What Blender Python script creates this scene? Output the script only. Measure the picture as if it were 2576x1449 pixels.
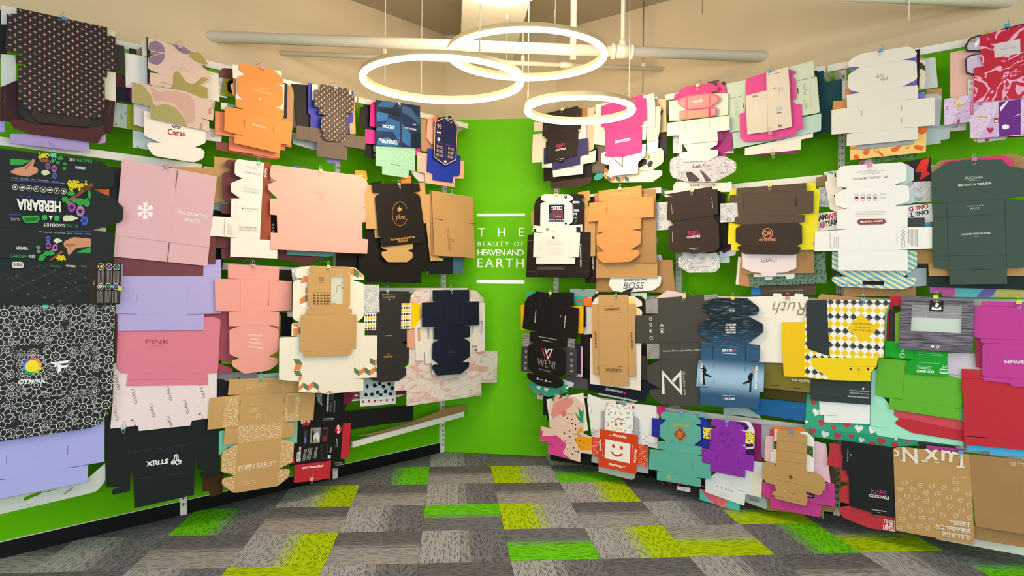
import bpy, bmesh, math, random
from mathutils import Vector, Matrix
from mathutils.geometry import tessellate_polygon

for _o in list(bpy.data.objects):
    bpy.data.objects.remove(_o, do_unlink=True)
SC = bpy.context.scene
COL = SC.collection
PI = math.pi

# ------------------------------------------------------------------ camera
cam_data = bpy.data.cameras.new('camera')
cam_data.sensor_fit = 'HORIZONTAL'
cam_data.sensor_width = 36.0
cam_data.lens = 1784.14 / 2576 * 36.0
cam = bpy.data.objects.new('camera', cam_data)
COL.objects.link(cam)
_yaw, _pit, _rol = 0.0855554, -0.0084092, 0.0094967
_f = Vector((math.sin(_yaw) * math.cos(_pit), math.cos(_yaw) * math.cos(_pit), math.sin(_pit)))
_r = Vector((math.cos(_yaw), -math.sin(_yaw), 0.0))
_u = _r.cross(_f)
_rx = _r * math.cos(_rol) + _u * math.sin(_rol)
_uy = -_r * math.sin(_rol) + _u * math.cos(_rol)
cam.matrix_world = Matrix(((_rx.x, _uy.x, -_f.x, 0.163789), (_rx.y, _uy.y, -_f.y, -5.842357),
                           (_rx.z, _uy.z, -_f.z, 1.521492), (0, 0, 0, 1)))
SC.camera = cam

# ------------------------------------------------------------------ sky, lamps, exposure
world = bpy.data.worlds.new('sky')
SC.world = world
world.use_nodes = True
_wn = world.node_tree.nodes
_bg = _wn['Background']
_sky = _wn.new('ShaderNodeTexSky')
_sky.sky_type = 'HOSEK_WILKIE'
_sky.sun_direction = (0.3, -0.6, 0.74)
_sky.turbidity = 4.0
world.node_tree.links.new(_sky.outputs[0], _bg.inputs[0])
_bg.inputs[1].default_value = 0.5
def area_lamp(name, loc, target, sx, sy, watts, rgb):
    d = bpy.data.lights.new(name, 'AREA')
    d.shape = 'RECTANGLE'
    d.size, d.size_y, d.energy, d.color = sx, sy, watts, rgb
    o = bpy.data.objects.new(name, d)
    COL.objects.link(o)
    o.location = loc
    o.rotation_euler = (Vector(target) - Vector(loc)).to_track_quat('-Z', 'Y').to_euler()
    return o
RING_E = 30.0          # emission of the warm ring lights
# cool fill lamps added outside made-up window openings of the unseen rear wall
for _k, _x in enumerate((-4.2, 0.3, 4.8)):
    area_lamp('added_cool_fill', (_x, -9.6, 1.75), (_x, 0, 1.3), 3.6, 2.4, 215.0, (0.86, 0.94, 1.0))
# overhead fill lamps added out of view, with no ceiling fixtures
for _x in (-2.6, 0.4, 3.4):
    area_lamp('added_top_fill', (_x, -5.6, 3.6), (_x, -4.9, 0), 1.2, 0.5, 58.0, (1.0, 0.98, 0.95))
SC.view_settings.view_transform = 'Standard'
SC.view_settings.look = 'None'
SC.view_settings.gamma = 1.0
SC.view_settings.use_curve_mapping = False
SC.view_settings.exposure = -0.12
SC.cycles.use_denoising = True
SC.cycles.max_bounces = 6

# ------------------------------------------------------------------ node helper: arithmetic on sockets
class E:
    def __init__(s, nt, sock): s.nt, s.s = nt, sock
    def _m(s, op, *a):
        n = s.nt.nodes.new('ShaderNodeMath'); n.operation = op
        for i, v in enumerate((s,) + a):
            if isinstance(v, E): s.nt.links.new(v.s, n.inputs[i])
            else: n.inputs[i].default_value = v
        return E(s.nt, n.outputs[0])
    def __add__(s, o): return s._m('ADD', o)
    def __sub__(s, o): return s._m('SUBTRACT', o)
    def __mul__(s, o): return s._m('MULTIPLY', o)
    def __truediv__(s, o): return s._m('DIVIDE', o)
    def mod(s, o): return s._m('FLOORED_MODULO', o)
    def floor(s): return s._m('FLOOR')
    def abs(s): return s._m('ABSOLUTE')
    def min(s, o): return s._m('MINIMUM', o)
    def max(s, o): return s._m('MAXIMUM', o)
    def lt(s, o): return s._m('LESS_THAN', o)
    def gt(s, o): return s._m('GREATER_THAN', o)
    def sin(s): return s._m('SINE')
    def cos(s): return s._m('COSINE')
    def sqrt(s): return s._m('SQRT')

    def smooth(s, a, b):
        n = s.nt.nodes.new('ShaderNodeMapRange'); n.interpolation_type = 'SMOOTHSTEP'
        s.nt.links.new(s.s, n.inputs[0]); n.inputs[1].default_value = a; n.inputs[2].default_value = b
        return E(s.nt, n.outputs[0])
def lin(h):
    "hex display colour -> linear rgba"
    h = h.lstrip('#'); v = []
    for i in (0, 2, 4):
        c = int(h[i:i + 2], 16) / 255
        v.append(c / 12.92 if c <= 0.04045 else ((c + 0.055) / 1.055) ** 2.4)
    k = 0.58 + 0.42 * min(1.0, max(v) / 0.16)      # printed blacks are deeper than they photograph
    return (v[0] * k, v[1] * k, v[2] * k, 1.0)
class Mat:
    def __init__(s, name, rough=0.55, spec=0.35):
        s.m = bpy.data.materials.new(name); s.m.use_nodes = True
        s.nt = s.m.node_tree; s.b = s.nt.nodes['Principled BSDF']
        s.b.inputs['Roughness'].default_value = rough
        s.b.inputs['Specular IOR Level'].default_value = spec
        tc = s.nt.nodes.new('ShaderNodeTexCoord'); s.obj = tc.outputs['Object']
        sp = s.nt.nodes.new('ShaderNodeSeparateXYZ'); s.nt.links.new(s.obj, sp.inputs[0])
        s.x, s.y, s.z = (E(s.nt, sp.outputs[i]) for i in range(3))
    def vec(s, x, y, z=0.0):
        n = s.nt.nodes.new('ShaderNodeCombineXYZ')
        for i, v in enumerate((x, y, z)):
            if isinstance(v, E): s.nt.links.new(v.s, n.inputs[i])
            else: n.inputs[i].default_value = v
        return n.outputs[0]
    def noise(s, vec, scale, detail=2.0, rough=0.5, dist=0.0):
        n = s.nt.nodes.new('ShaderNodeTexNoise')
        s.nt.links.new(vec, n.inputs['Vector']); n.inputs['Scale'].default_value = scale
        n.inputs['Detail'].default_value = detail; n.inputs['Roughness'].default_value = rough
        n.inputs['Distortion'].default_value = dist
        return E(s.nt, n.outputs[0])
    def white(s, vec):
        n = s.nt.nodes.new('ShaderNodeTexWhiteNoise'); n.noise_dimensions = '3D'
        s.nt.links.new(vec, n.inputs['Vector']); return E(s.nt, n.outputs['Value'])
    def rgb(s, h):
        n = s.nt.nodes.new('ShaderNodeRGB'); n.outputs[0].default_value = lin(h); return n.outputs[0]
    def mix(s, a, b, f):
        n = s.nt.nodes.new('ShaderNodeMix'); n.data_type = 'RGBA'
        for i, v in ((0, f), (6, a), (7, b)):
            if isinstance(v, E): s.nt.links.new(v.s, n.inputs[i])
            elif isinstance(v, str): n.inputs[i].default_value = lin(v)
            elif isinstance(v, (int, float)): n.inputs[i].default_value = v
            else: s.nt.links.new(v, n.inputs[i])
        return n.outputs[2]
    def color(s, sock):
        s.nt.links.new(sock, s.b.inputs['Base Color'])
    def bump(s, h, strength, dist=0.002):
        n = s.nt.nodes.new('ShaderNodeBump'); n.inputs['Strength'].default_value = strength
        n.inputs['Distance'].default_value = dist
        s.nt.links.new(h.s, n.inputs['Height']); s.nt.links.new(n.outputs[0], s.b.inputs['Normal'])
_plain = {}
def plain(h, rough=0.6, spec=0.22, metal=0.0, grain=0.04):
    k = (h, rough, spec, metal)
    if k not in _plain:
        M = Mat('card_' + h if metal == 0 else 'metal_' + h, rough, spec)
        n = M.noise(M.obj, 160.0, 2.0)
        M.color(M.mix(h, '000000', n * (2 * grain)))
        M.b.inputs['Metallic'].default_value = metal
        _plain[k] = M.m
    return _plain[k]

# ------------------------------------------------------------------ mesh helpers
def link(name, me, mat=None, parent=None, loc=None):
    o = bpy.data.objects.new(name, me); COL.objects.link(o)
    if mat is not None and me is not None and not me.materials: me.materials.append(mat)
    if parent is not None: o.parent = parent
    if loc is not None: o.location = loc
    return o
def tag(o, label, cat, group=None):
    o['label'] = label; o['category'] = cat
    if group: o['group'] = group
    return o
def struct(o):
    o['kind'] = 'structure'; return o
def empty(name, loc, rz=0.0):
    o = bpy.data.objects.new(name, None); COL.objects.link(o)
    o.empty_display_size = 0.05; o.location = loc; o.rotation_euler = (0, 0, rz); return o
def bm_mesh(name, bm, smooth=False):
    me = bpy.data.meshes.new(name); bm.normal_update(); bm.to_mesh(me); bm.free()
    if smooth: me.shade_smooth()
    return me
def box(bm, lo, hi, mtx=None):
    vs = [bm.verts.new((x, y, z)) for x in (lo[0], hi[0]) for y in (lo[1], hi[1]) for z in (lo[2], hi[2])]
    for f in ((0, 1, 3, 2), (4, 6, 7, 5), (0, 4, 5, 1), (2, 3, 7, 6), (0, 2, 6, 4), (1, 5, 7, 3)):
        bm.faces.new([vs[i] for i in f])
    if mtx is not None: bmesh.ops.transform(bm, matrix=mtx, verts=vs)
    return vs
def boxmesh(name, lo, hi, bevel=0.0):
    bm = bmesh.new(); box(bm, lo, hi); bmesh.ops.recalc_face_normals(bm, faces=bm.faces)
    if bevel: bmesh.ops.bevel(bm, geom=list(bm.edges), offset=bevel, segments=1, affect='EDGES')
    return bm_mesh(name, bm)
def tube(bm, pts, r, seg=8, close=False, caps=True):
    pts = [Vector(p) for p in pts]; n = len(pts); rings = []
    up = None
    for i, p in enumerate(pts):
        a = pts[(i - 1) % n] if (close or i) else p
        b = pts[(i + 1) % n] if (close or i < n - 1) else p
        t = (b - a).normalized()
        if up is None: up = Vector((0, 0, 1)) if abs(t.z) < 0.9 else Vector((1, 0, 0))
        s = t.cross(up).normalized(); up = s.cross(t).normalized()
        rings.append([bm.verts.new(p + (s * math.cos(2 * PI * k / seg) + up * math.sin(2 * PI * k / seg)) * r) for k in range(seg)])
    for i in range(n if close else n - 1):
        A, B = rings[i], rings[(i + 1) % n]
        for k in range(seg): bm.faces.new((A[k], A[(k + 1) % seg], B[(k + 1) % seg], B[k]))
    if caps and not close:
        bm.faces.new(rings[0]); bm.faces.new(rings[-1][::-1])
def tubemesh(name, pts, r, seg=8, close=False):
    bm = bmesh.new(); tube(bm, pts, r, seg, close); bmesh.ops.recalc_face_normals(bm, faces=bm.faces)
    return bm_mesh(name, bm, True)

# ------------------------------------------------------------------ wall frames: x along the wall (to the right as seen), -y into the room
class Frame:
    def __init__(s, ox, oy, ux, uy):
        s.o, s.u = Vector((ox, oy, 0)), Vector((ux, uy, 0)).normalized()
        s.n = Vector((s.u.y, -s.u.x, 0)); s.rz = math.atan2(s.u.y, s.u.x)
    def at(s, u, off, z): return s.o + s.u * u + s.n * off + Vector((0, 0, z))
FR = {'left': Frame(.105, .512, 2.353, 2.296), 'right': Frame(1.055, .283, 1.70, -1.675), 'back': Frame(.105, .512, .95, -.229)}
CEIL = 3.712

# ------------------------------------------------------------------ structure
def wallpaint(name, h, rough=0.7, bump=0.15, spec=0.25):
    M = Mat(name, rough, spec)
    n = M.noise(M.obj, 3.0, 3.0); M.color(M.mix(h, '000000', n * 0.06))
    M.bump(M.noise(M.obj, 90.0, 3.0), bump, 0.001); return M.m
M_BEIGE = wallpaint('beige_wall_paint', 'cab898')
M_CEIL = wallpaint('ceiling_paint', 'b3a48e')
M_BEAM = wallpaint('beam_paint', 'efe6d8')
M_GREEN = wallpaint('green_wall_paint', '63ba00', 0.55, 0.05, 0.12)
M_BLACK = plain('14181a', 0.5)
M_WHITE = plain('e8e6de', 0.4, 0.5)
def prism(name, poly, z0, z1, mat):
    bm = bmesh.new()
    a = [bm.verts.new((x, y, z0)) for x, y in poly]; b = [bm.verts.new((x, y, z1)) for x, y in poly]
    bm.faces.new(a[::-1]); bm.faces.new(b)
    for i in range(len(poly)):
        j = (i + 1) % len(poly); bm.faces.new((a[i], a[j], b[j], b[i]))
    bmesh.ops.recalc_face_normals(bm, faces=bm.faces)
    return struct(link(name, bm_mesh(name, bm), mat))
WALL_U = {'left': (-6.3, 0.0), 'back': (0.0, 0.977), 'right': (0.0, 6.3)}
for w, (a, b) in WALL_U.items():
    F = FR[w]
    root = struct(link('wall_' + w, boxmesh('wall_' + w, (a - .1, 0.012, 0), (b + .1, 0.16, CEIL)), M_BEIGE))
    root.location = F.o; root.rotation_euler = (0, 0, F.rz)
    cuts = {'left': [-6.3, -4.64, -3.48, -2.32, -1.16, 0.0], 'back': [0.0, 0.977], 'right': [0.0, 1.17, 2.34, 3.51, 4.68, 6.3]}[w]
    for p, q in zip(cuts, cuts[1:]):      # the green boards between the posts
        e = 0.0015
        link('green_board', boxmesh('green_board', (p + (e if p != cuts[0] else 0), 0.0, 0.0), (q - (e if q != cuts[-1] else 0), 0.0118, 2.955), 0.0008), M_GREEN, root)
fl = struct(empty('floor', (0, 0, 0)))
ceil = prism('ceiling', [(-6.5, -9.3), (6.8, -9.3), (6.8, -5), (1.2, .8), (-.05, .8), (-6.5, -5)], CEIL, CEIL + .1, M_CEIL)
beam = struct(link('trim_1', boxmesh('trim_1', (.225, -8.9, 3.437), (.68, .50, CEIL)), M_BEAM))
# side walls and the unseen rear wall, its openings made for the fill lamps
L0, R0 = FR['left'].at(-6.3, 0, 0), FR['right'].at(6.3, 0, 0)
prism('wall_west', [(L0.x - .1, L0.y), (L0.x, L0.y), (L0.x, -9.3), (L0.x - .1, -9.3)], 0, CEIL, M_BEIGE)
prism('wall_east', [(R0.x, R0.y), (R0.x + .1, R0.y), (R0.x + .1, -9.3), (R0.x, -9.3)], 0, CEIL, M_BEIGE)
prism('wall_rear', [(L0.x, -9.4), (R0.x, -9.4), (R0.x, -9.3), (L0.x, -9.3)], 0, .5, M_BEIGE)
prism('wall_rear', [(L0.x, -9.4), (R0.x, -9.4), (R0.x, -9.3), (L0.x, -9.3)], 3.0, CEIL, M_BEIGE)
for a, b in ((L0.x, -6.0), (-2.4, -1.5), (2.1, 3.0), (6.6, R0.x)):
    if b > a: prism('wall_rear', [(a, -9.4), (b, -9.4), (b, -9.3), (a, -9.3)], .5, 3.0, M_BEIGE)
# skirting along the left wall
F = FR['left']
bb = struct(link('baseboard_left', boxmesh('baseboard_left', (-6.0, -0.012, 0), (-0.02, 0, 0.088), .002), M_BLACK)); bb.location = F.o; bb.rotation_euler = (0, 0, F.rz)
bc = link('bead', boxmesh('bead', (-6.0, -0.0085, 0.088), (-0.02, 0, 0.0915)), M_WHITE, bb)
bb2 = struct(link('baseboard_right', boxmesh('baseboard_right', (0.05, -0.012, 0), (6.0, 0, 0.088), .002), M_BLACK)); bb2.location = FR['right'].o; bb2.rotation_euler = (0, 0, FR['right'].rz)

# carpet: every tile of the floor is a piece of its own
def carpet(name, a, b, horizontal, s0=0.42, s1=0.62):
    M = Mat('carpet_' + name, 0.95, 0.1)
    across, along = (M.y, M.x) if horizontal else (M.x, M.y)
    lines = M.white(M.vec((across * 260.0).floor(), 0.0, 3.0))
    f = (across + 0.25) * 2.0 + (lines - 0.5) * 0.22 + (M.noise(M.vec(across * 30.0, along * 2.0), 3.0) - 0.5) * 0.12
    base = M.mix(a, b, f.smooth(s0, s1))
    # short dark dashes that run along the grain
    row = (across * 118.0).floor()
    s = along * 11.0 + M.white(M.vec(row, 7.0, 1.0)) * 40.0
    pick = M.white(M.vec(row, s.floor(), 5.0))
    dash = pick.gt(0.25) * ((across * 118.0).mod(1.0) - 0.5).abs().lt(0.19) * s.mod(1.0).lt(pick * 0.8)
    fine = M.noise(M.vec(across * 300.0, along * 18.0), 1.0, 2.0)
    M.color(M.mix(M.mix(base, '18181c', dash * 0.85), '000000', (fine - 0.35).max(0.0) * 0.5))
    M.bump(fine - dash, 0.5, 0.002)
    return M.m
DK, LT, DG, LG, LM, GR = '6a6a6e', '9e9c9b', '72737a', 'a3a5a8', 'abcb00', '68c80e'
CARPET = {'Hdl': carpet('dark_to_light', LT, DK, True), 'Hdk': carpet('dark', DG, DK, True), 'Hdg': carpet('dark_to_green', GR, DG, True),
          'Hgd': carpet('green_to_dark', DG, GR, True), 'Hdy': carpet('dark_to_lime', LM, DG, True), 'Hyd': carpet('lime_to_dark', DG, LM, True),
          'Hly': carpet('light_to_lime', LM, LT, True),
          'Vld': carpet('light_dark', LG, DG, False), 'Vlg': carpet('light_to_lime_v', LG, LM, False), 'Vgl': carpet('lime_to_light_v', LM, LG, False),
          'Vdg': carpet('dark_to_green_v', DG, GR, False), 'Vgd': carpet('green_to_dark_v', GR, DG, False), 'Vdk': carpet('dark_v', DG, DK, False)}
TILES = {(-1, -1): 'Hdk', (0, -1): 'Vld', (1, -1): 'Hdk', (-1, 0): 'Vdg', (0, 0): 'Hdl', (1, 0): 'Vgl', (2, 0): 'Hdg', (-2, 1): 'Vlg', (-1, 1): 'Hdl',
         (0, 1): 'Vld', (1, 1): 'Hdl', (2, 1): 'Vlg', (3, 1): 'Hdk', (-4, 2): 'Hdk', (-3, 2): 'Vgd', (-2, 2): 'Hdl', (-1, 2): 'Vld', (0, 2): 'Hgd', (1, 2): 'Vgl',
         (2, 2): 'Hdl', (3, 2): 'Vld', (4, 2): 'Hdy', (-5, 3): 'Hdl', (-4, 3): 'Vld', (-3, 3): 'Hdl', (-2, 3): 'Vlg', (-1, 3): 'Hdl', (0, 3): 'Vld', (1, 3): 'Hdg',
         (2, 3): 'Vlg', (3, 3): 'Hly', (4, 3): 'Vdg', (5, 3): 'Hdy', (-5, 4): 'Vdk', (-4, 4): 'Hdl', (-3, 4): 'Vld', (-2, 4): 'Hyd', (-1, 4): 'Vld', (0, 4): 'Hdk',
         (1, 4): 'Vld', (2, 4): 'Hdk', (3, 4): 'Vld', (4, 4): 'Hdl', (5, 4): 'Vld', (6, 4): 'Hdg', (3, 0): 'Vdk', (-3, 1): 'Hdk', (-2, 0): 'Hdk', (5, 2): 'Vdk', (6, 3): 'Vdk'}
rnd = random.Random(4)
_tile_me = {}
nl, nr = FR['left'], FR['right']
def in_room(x, y):
    p = Vector((x, y, 0))
    return (p - nl.o).dot(nl.n) > -0.36 and (p - nr.o).dot(nr.n) > -0.36 and (p - FR['back'].o).dot(FR['back'].n) > -0.36
for i in range(-13, 14):
    for j in range(-2, 20):
        cx, cy = (i + .5) * .5, -(j + .5) * .5
        if not in_room(cx, cy) or not (-6.3 < cx < 6.6) or cy < -9.2: continue
        k = TILES.get((i, j)) or (rnd.choice(['Hdl', 'Hdk', 'Hdl', 'Hdg']) if (i + j) % 2 == 0 else rnd.choice(['Vld', 'Vld', 'Vlg', 'Vdk']))
        if k not in _tile_me:
            me = boxmesh('carpet_tile', (-.2494, -.2494, -.006), (.2494, .2494, 0.0), 0.0012); me.materials.append(CARPET[k]); _tile_me[k] = me
        link('carpet_tile', _tile_me[k], None, fl, (cx, cy, rnd.choice((0, 0, -.0003, .0003)) - .0004))
link('subfloor', boxmesh('subfloor', (-6.5, -9.4, -.05), (6.8, .9, -.0075)), M_BLACK, fl)

# slotted wall posts
def post_mesh():
    bm = bmesh.new(); box(bm, (-.021, -.028, 0.0), (.021, 0, 2.95)); bmesh.ops.recalc_face_normals(bm, faces=bm.faces)
    bmesh.ops.bevel(bm, geom=list(bm.edges), offset=.002, segments=1, affect='EDGES'); return bm_mesh('post', bm)
def slots_mesh():
    bm = bmesh.new(); z = 0.06
    while z < 2.9:
        for x in (-.0075, .0075): box(bm, (x - .0026, -.0284, z), (x + .0026, -.0279, z + .020))
        z += 0.042
    return bm_mesh('slots', bm)
pm, sm = post_mesh(), slots_mesh(); sm.materials.append(plain('23262a'))
for w, us, nm in (('left', (-4.64, -3.48, -2.32, -1.16, -.03), ('far left out of frame', 'at the left edge of the photo', 'at the left under the black fold-up box', 'behind the red and black car filter box', 'in the corner beside the lettered green wall')),
                  ('right', (.035, 1.19, 2.345, 3.51, 4.68), ('in the right corner beside the lettered green wall', 'right of the orange box', 'between the dilly white box and its left neighbours', 'at the right edge of the photo', 'far right out of frame'))):
    F = FR[w]
    for u, n in zip(us, nm):
        p = link('wall_post', pm.copy(), M_WHITE); p.location = F.at(u, 0, 0.002); p.rotation_euler = (0, 0, F.rz)
        tag(p, 'white slotted steel upright ' + n, 'post', 'slotted wall uprights')
        link('slots', sm, None, p)['kind'] = 'stuff'

# hanging rails on bracket arms
def rail(w, u0, u1, z0, z1, label, arms=(0.06, -0.06)):
    F = FR[w]; L = u1 - u0
    r = link('hanging_rail', boxmesh('hanging_rail', (0.002, -.265, -.044), (L - .002, -.243, 0), .002), M_WHITE)
    r.location = F.at(u0, 0, z0); r.rotation_euler = Matrix.Rotation(F.rz, 3, 'Z').to_euler()
    r.rotation_euler = (0, -math.atan2(z1 - z0, L), F.rz)
    tag(r, label, 'rail', 'white hanging rails')
    for u in (0.022, L - .022):
        bm = bmesh.new()
        for x in (u - .002, u + .002):
            pass
        pts = [(-.246, -.004), (-.246, -.04), (-.03, -.105), (-.03, -.004)]
        a = [bm.verts.new((u - .002, y, z)) for y, z in pts]; b = [bm.verts.new((u + .002, y, z)) for y, z in pts]
        bm.faces.new(a); bm.faces.new(b[::-1])
        for i in range(4): bm.faces.new((a[i], b[i], b[(i + 1) % 4], a[(i + 1) % 4]))
        bmesh.ops.recalc_face_normals(bm, faces=bm.faces)
        link('bracket_arm', bm_mesh('bracket_arm', bm), M_WHITE, r)
    return r
RAILS = [('left', -3.46, -2.325, 2.862, 2.878, 'top'), ('left', -2.315, -1.165, 2.88, 2.886, 'top'), ('left', -1.155, .015, 2.886, 2.892, 'top'),
 ('left', -4.6, -3.49, 2.85, 2.86, 'top'), ('left', -3.48, -2.325, 2.235, 2.232, 'second'), ('left', -2.315, -1.165, 2.222, 2.215, 'second'), ('left', -1.155, .015, 2.2, 2.2, 'second'),
 ('left', -3.48, -2.325, 1.36, 1.36, 'third'), ('left', -2.315, -1.165, 1.632, 1.588, 'third'), ('left', -1.155, .025, 1.468, 1.466, 'third'),
 ('left', -2.315, -1.165, .885, .885, 'fourth'), ('left', -1.185, 0.0, .322, .393, 'lowest'), ('left', -3.48, -2.325, .84, .84, 'fourth'),
 ('right', .03, 1.13, 2.895, 2.905, 'top'), ('right', 1.185, 2.305, 2.907, 2.912, 'top'), ('right', 2.318, 3.45, 2.912, 2.925, 'top'), ('right', 3.46, 4.6, 2.92, 2.92, 'top'),
 ('right', .03, 1.165, 2.215, 2.232, 'second'), ('right', 1.19, 2.3, 2.20, 2.222, 'second'), ('right', 2.318, 3.45, 2.225, 2.225, 'second'), ('right', 3.46, 4.6, 2.225, 2.225, 'second'),
 ('right', -.03, 1.17, 1.421, 1.43, 'third'), ('right', 1.19, 2.3, 1.43, 1.44, 'third'), ('right', 2.32, 3.45, 1.445, 1.455, 'third'), ('right', 3.46, 4.6, 1.455, 1.455, 'third'),
 ('right', .03, 1.17, .585, .6, 'fourth'), ('right', 1.19, 2.31, .61, .622, 'fourth'), ('right', 2.32, 3.45, .62, .63, 'fourth'), ('right', 2.95, 4.6, .10, .14, 'lowest')]
_rc = {}
for w, a, b, z0, z1, row in RAILS:
    k = _rc[(w, row)] = _rc.get((w, row), 0) + 1
    pos = {1: 'nearest', 2: 'second', 3: 'third', 4: 'outermost'}[k]
    rail(w, a, b, z0, z1, 'white steel hanging rail, %s row of the %s wall, %s section' % (row, w, pos))

# lettering on the back wall
def text_mesh(s, size=1.0, offset=0.0, shear=0.0, space=1.0, res=3):
    c = bpy.data.curves.new('t', 'FONT'); c.body = s; c.size = size; c.offset = offset; c.shear = shear; c.space_character = space
    c.resolution_u = res; c.fill_mode = 'FRONT' if False else 'BOTH'
    o = bpy.data.objects.new('t', c); COL.objects.link(o)
    dg = bpy.context.evaluated_depsgraph_get()
    me = bpy.data.meshes.new_from_object(o.evaluated_get(dg))
    bpy.data.objects.remove(o); bpy.data.curves.remove(c)
    return me
_cap = None
def glyph_points(s, bold=0.0, shear=0.0, space=1.0):
    "verts and faces of a line of text; cap height 1, starting at x = 0"
    global _cap
    if _cap is None:
        m = text_mesh('H'); _cap = max(v.co.y for v in m.vertices); bpy.data.meshes.remove(m)
    m = text_mesh(s, 1.0 / _cap, bold, shear, space)
    vs = [(v.co.x, v.co.y) for v in m.vertices]; fs = [tuple(p.vertices) for p in m.polygons]
    bpy.data.meshes.remove(m)
    if not vs: return [], [], 0
    x0 = min(v[0] for v in vs); vs = [(x - x0, y) for x, y in vs]
    return vs, fs, max(v[0] for v in vs)
F = FR['back']
sign = empty('wall_lettering', F.at(0, 0, 1.35), F.rz)
tag(sign, 'white capital lettering and two bars on the green back wall', 'lettering')
M_SIGN = plain('ffffff', .5)
def raised(name, verts, faces, parent, y0, y1, mat):
    "each connected letter becomes a raised mesh of its own"
    up = list(range(len(verts)))
    def find(i):
        while up[i] != i: up[i] = up[up[i]]; i = up[i]
        return i
    for f in faces:
        for i in f[1:]: up[find(i)] = find(f[0])
    for r in sorted({find(f[0]) for f in faces}):
        ids = [i for i in range(len(verts)) if find(i) == r]; new = {i: k for k, i in enumerate(ids)}
        raised_one(name, [verts[i] for i in ids], [[new[i] for i in f] for f in faces if find(f[0]) == r], parent, y0, y1, mat)
def raised_one(name, verts, faces, parent, y0, y1, mat):
    bm = bmesh.new()
    vs = [bm.verts.new((x, y1, z)) for x, z in verts]
    for f in faces:
        try: bm.faces.new([vs[i] for i in f])
        except ValueError: pass
    bmesh.ops.recalc_face_normals(bm, faces=bm.faces)
    for f in bm.faces:
        if f.normal.y > 0: f.normal_flip()
    if y0 != y1:
        r = bmesh.ops.extrude_face_region(bm, geom=list(bm.faces))
        nv = [g for g in r['geom'] if isinstance(g, bmesh.types.BMVert)]
        bmesh.ops.translate(bm, verts=nv, vec=(0, y0 - y1, 0))
    return link(name, bm_mesh(name, bm), mat, parent)
SIGN = [('T H E', 0.2998, 0.5714, 0.4086, 0.0738), ('BEAUTY OF', 0.2988, 0.4853, 0.4119, 0.0408), ('HEAVEN AND', 0.2978, 0.4034, 0.4123, 0.0528), ('EARTH', 0.2988, 0.3001, 0.4123, 0.0774)]
BARS = [(0.2892, 0.749, 0.717, 0.7732), (0.2929, 0.1562, 0.7192, 0.1882)]
for s, x, z, w, h in SIGN:
    w1 = glyph_points(s, .004)[2]; w2 = glyph_points(s, .004, 0, 2.0)[2]
    sp = 1.0 + (w / h - w1) / (w2 - w1)
    vs, fs, ww = glyph_points(s, .004, 0, max(sp, .8))
    raised('letter', [(x + a * w / ww, z + b * h) for a, b in vs], fs, sign, -.006, -.0005, M_SIGN)
for x0, z0, x1, z1 in BARS:
    link('bar', boxmesh('bar', (x0, -.006, z0), (x1, -.0005, z1)), M_SIGN, sign)


# ------------------------------------------------------------------ pipes and rods under the ceiling
M_PIPE = plain('e6dcc8', .45, .5); M_ROD = plain('7d7463', .4, .5)
p1 = link('ceiling_pipe', tubemesh('ceiling_pipe', [(-1.47, -.965, 3.133), (2.38, -.968, 3.137)], .038, 16), M_PIPE)
tag(p1, 'thick cream pipe crossing under the ceiling behind the ring lights', 'pipe')
link('tee_fitting', tubemesh('tee_fitting', [(1.275, -.965, 3.137), (1.41, -.965, 3.137)], .047, 16), M_PIPE, p1)
for x in (1.275, 1.405): link('collar', tubemesh('collar', [(x - .012, -.965, 3.137), (x + .012, -.965, 3.137)], .052, 16), M_PIPE, p1)
link('tee_neck', tubemesh('tee_neck', [(1.342, -.965, 3.16), (1.342, -.965, 3.215)], .026, 12), M_PIPE, p1)
p2 = link('ceiling_pipe', tubemesh('ceiling_pipe', [(-1.09, -.612, 3.15), (1.82, -.416, 3.192)], .018, 12), M_PIPE)
tag(p2, 'thin cream pipe behind the thick pipe near the corner', 'pipe')
link('coupling', tubemesh('coupling', [(.98, -.472, 3.18), (1.09, -.465, 3.181)], .024, 12), M_PIPE, p2)
p3 = link('ceiling_pipe', tubemesh('ceiling_pipe', [(1.9, -1.955, 3.178), (3.40, -1.972, 3.178)], .038, 16), M_PIPE)
tag(p3, 'thick pale pipe at the top right entering the beige wall', 'pipe')
d1 = link('drop_pipe', tubemesh('drop_pipe', [(1.342, -.965, 3.2), (1.342, -.965, CEIL)], .0155, 12), M_PIPE)
tag(d1, 'cream vertical pipe dropping from the ceiling onto the thick pipe', 'pipe')
s1 = link('strut', boxmesh('strut', (.981, -.925, 3.085), (1.021, -.90, CEIL), .002), M_PIPE)
tag(s1, 'flat cream steel strut holding the thick pipe', 'strut')
link('pipe_clamp', tubemesh('pipe_clamp', [(1.001, -.965 + .043 * math.cos(a), 3.136 + .043 * math.sin(a)) for a in [i * PI / 8 for i in range(16)]], .004, 6, True), M_PIPE, s1)
for n, (x, y, z, lab) in enumerate(((1.632, -.43, 2.995, 'grey hanger rod right of the ring lights'), (-.335, -.562, 2.99, 'pale hanger rod left of the ring lights'),
                                (.688, -.492, 3.03, 'pale hanger rod behind the middle of the ring lights'), (1.95, -.85, 3.47, 'short grey rod stub hanging from the ceiling at right'), (2.745, -2.0, 3.03, 'pale hanger rod below the pipe at the top right'))):
    h = link('hanger_rod', tubemesh('hanger_rod', [(x, y, z), (x, y, CEIL)], .0045, 6), M_ROD if n in (0, 3) else M_PIPE)
    tag(h, lab, 'rod', 'threaded hanger rods')
    if n < 3: link('rod_clamp', boxmesh('rod_clamp', (x - .012, y - .012, 3.185), (x + .012, y + .012, 3.23), .002), M_PIPE, h)

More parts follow.
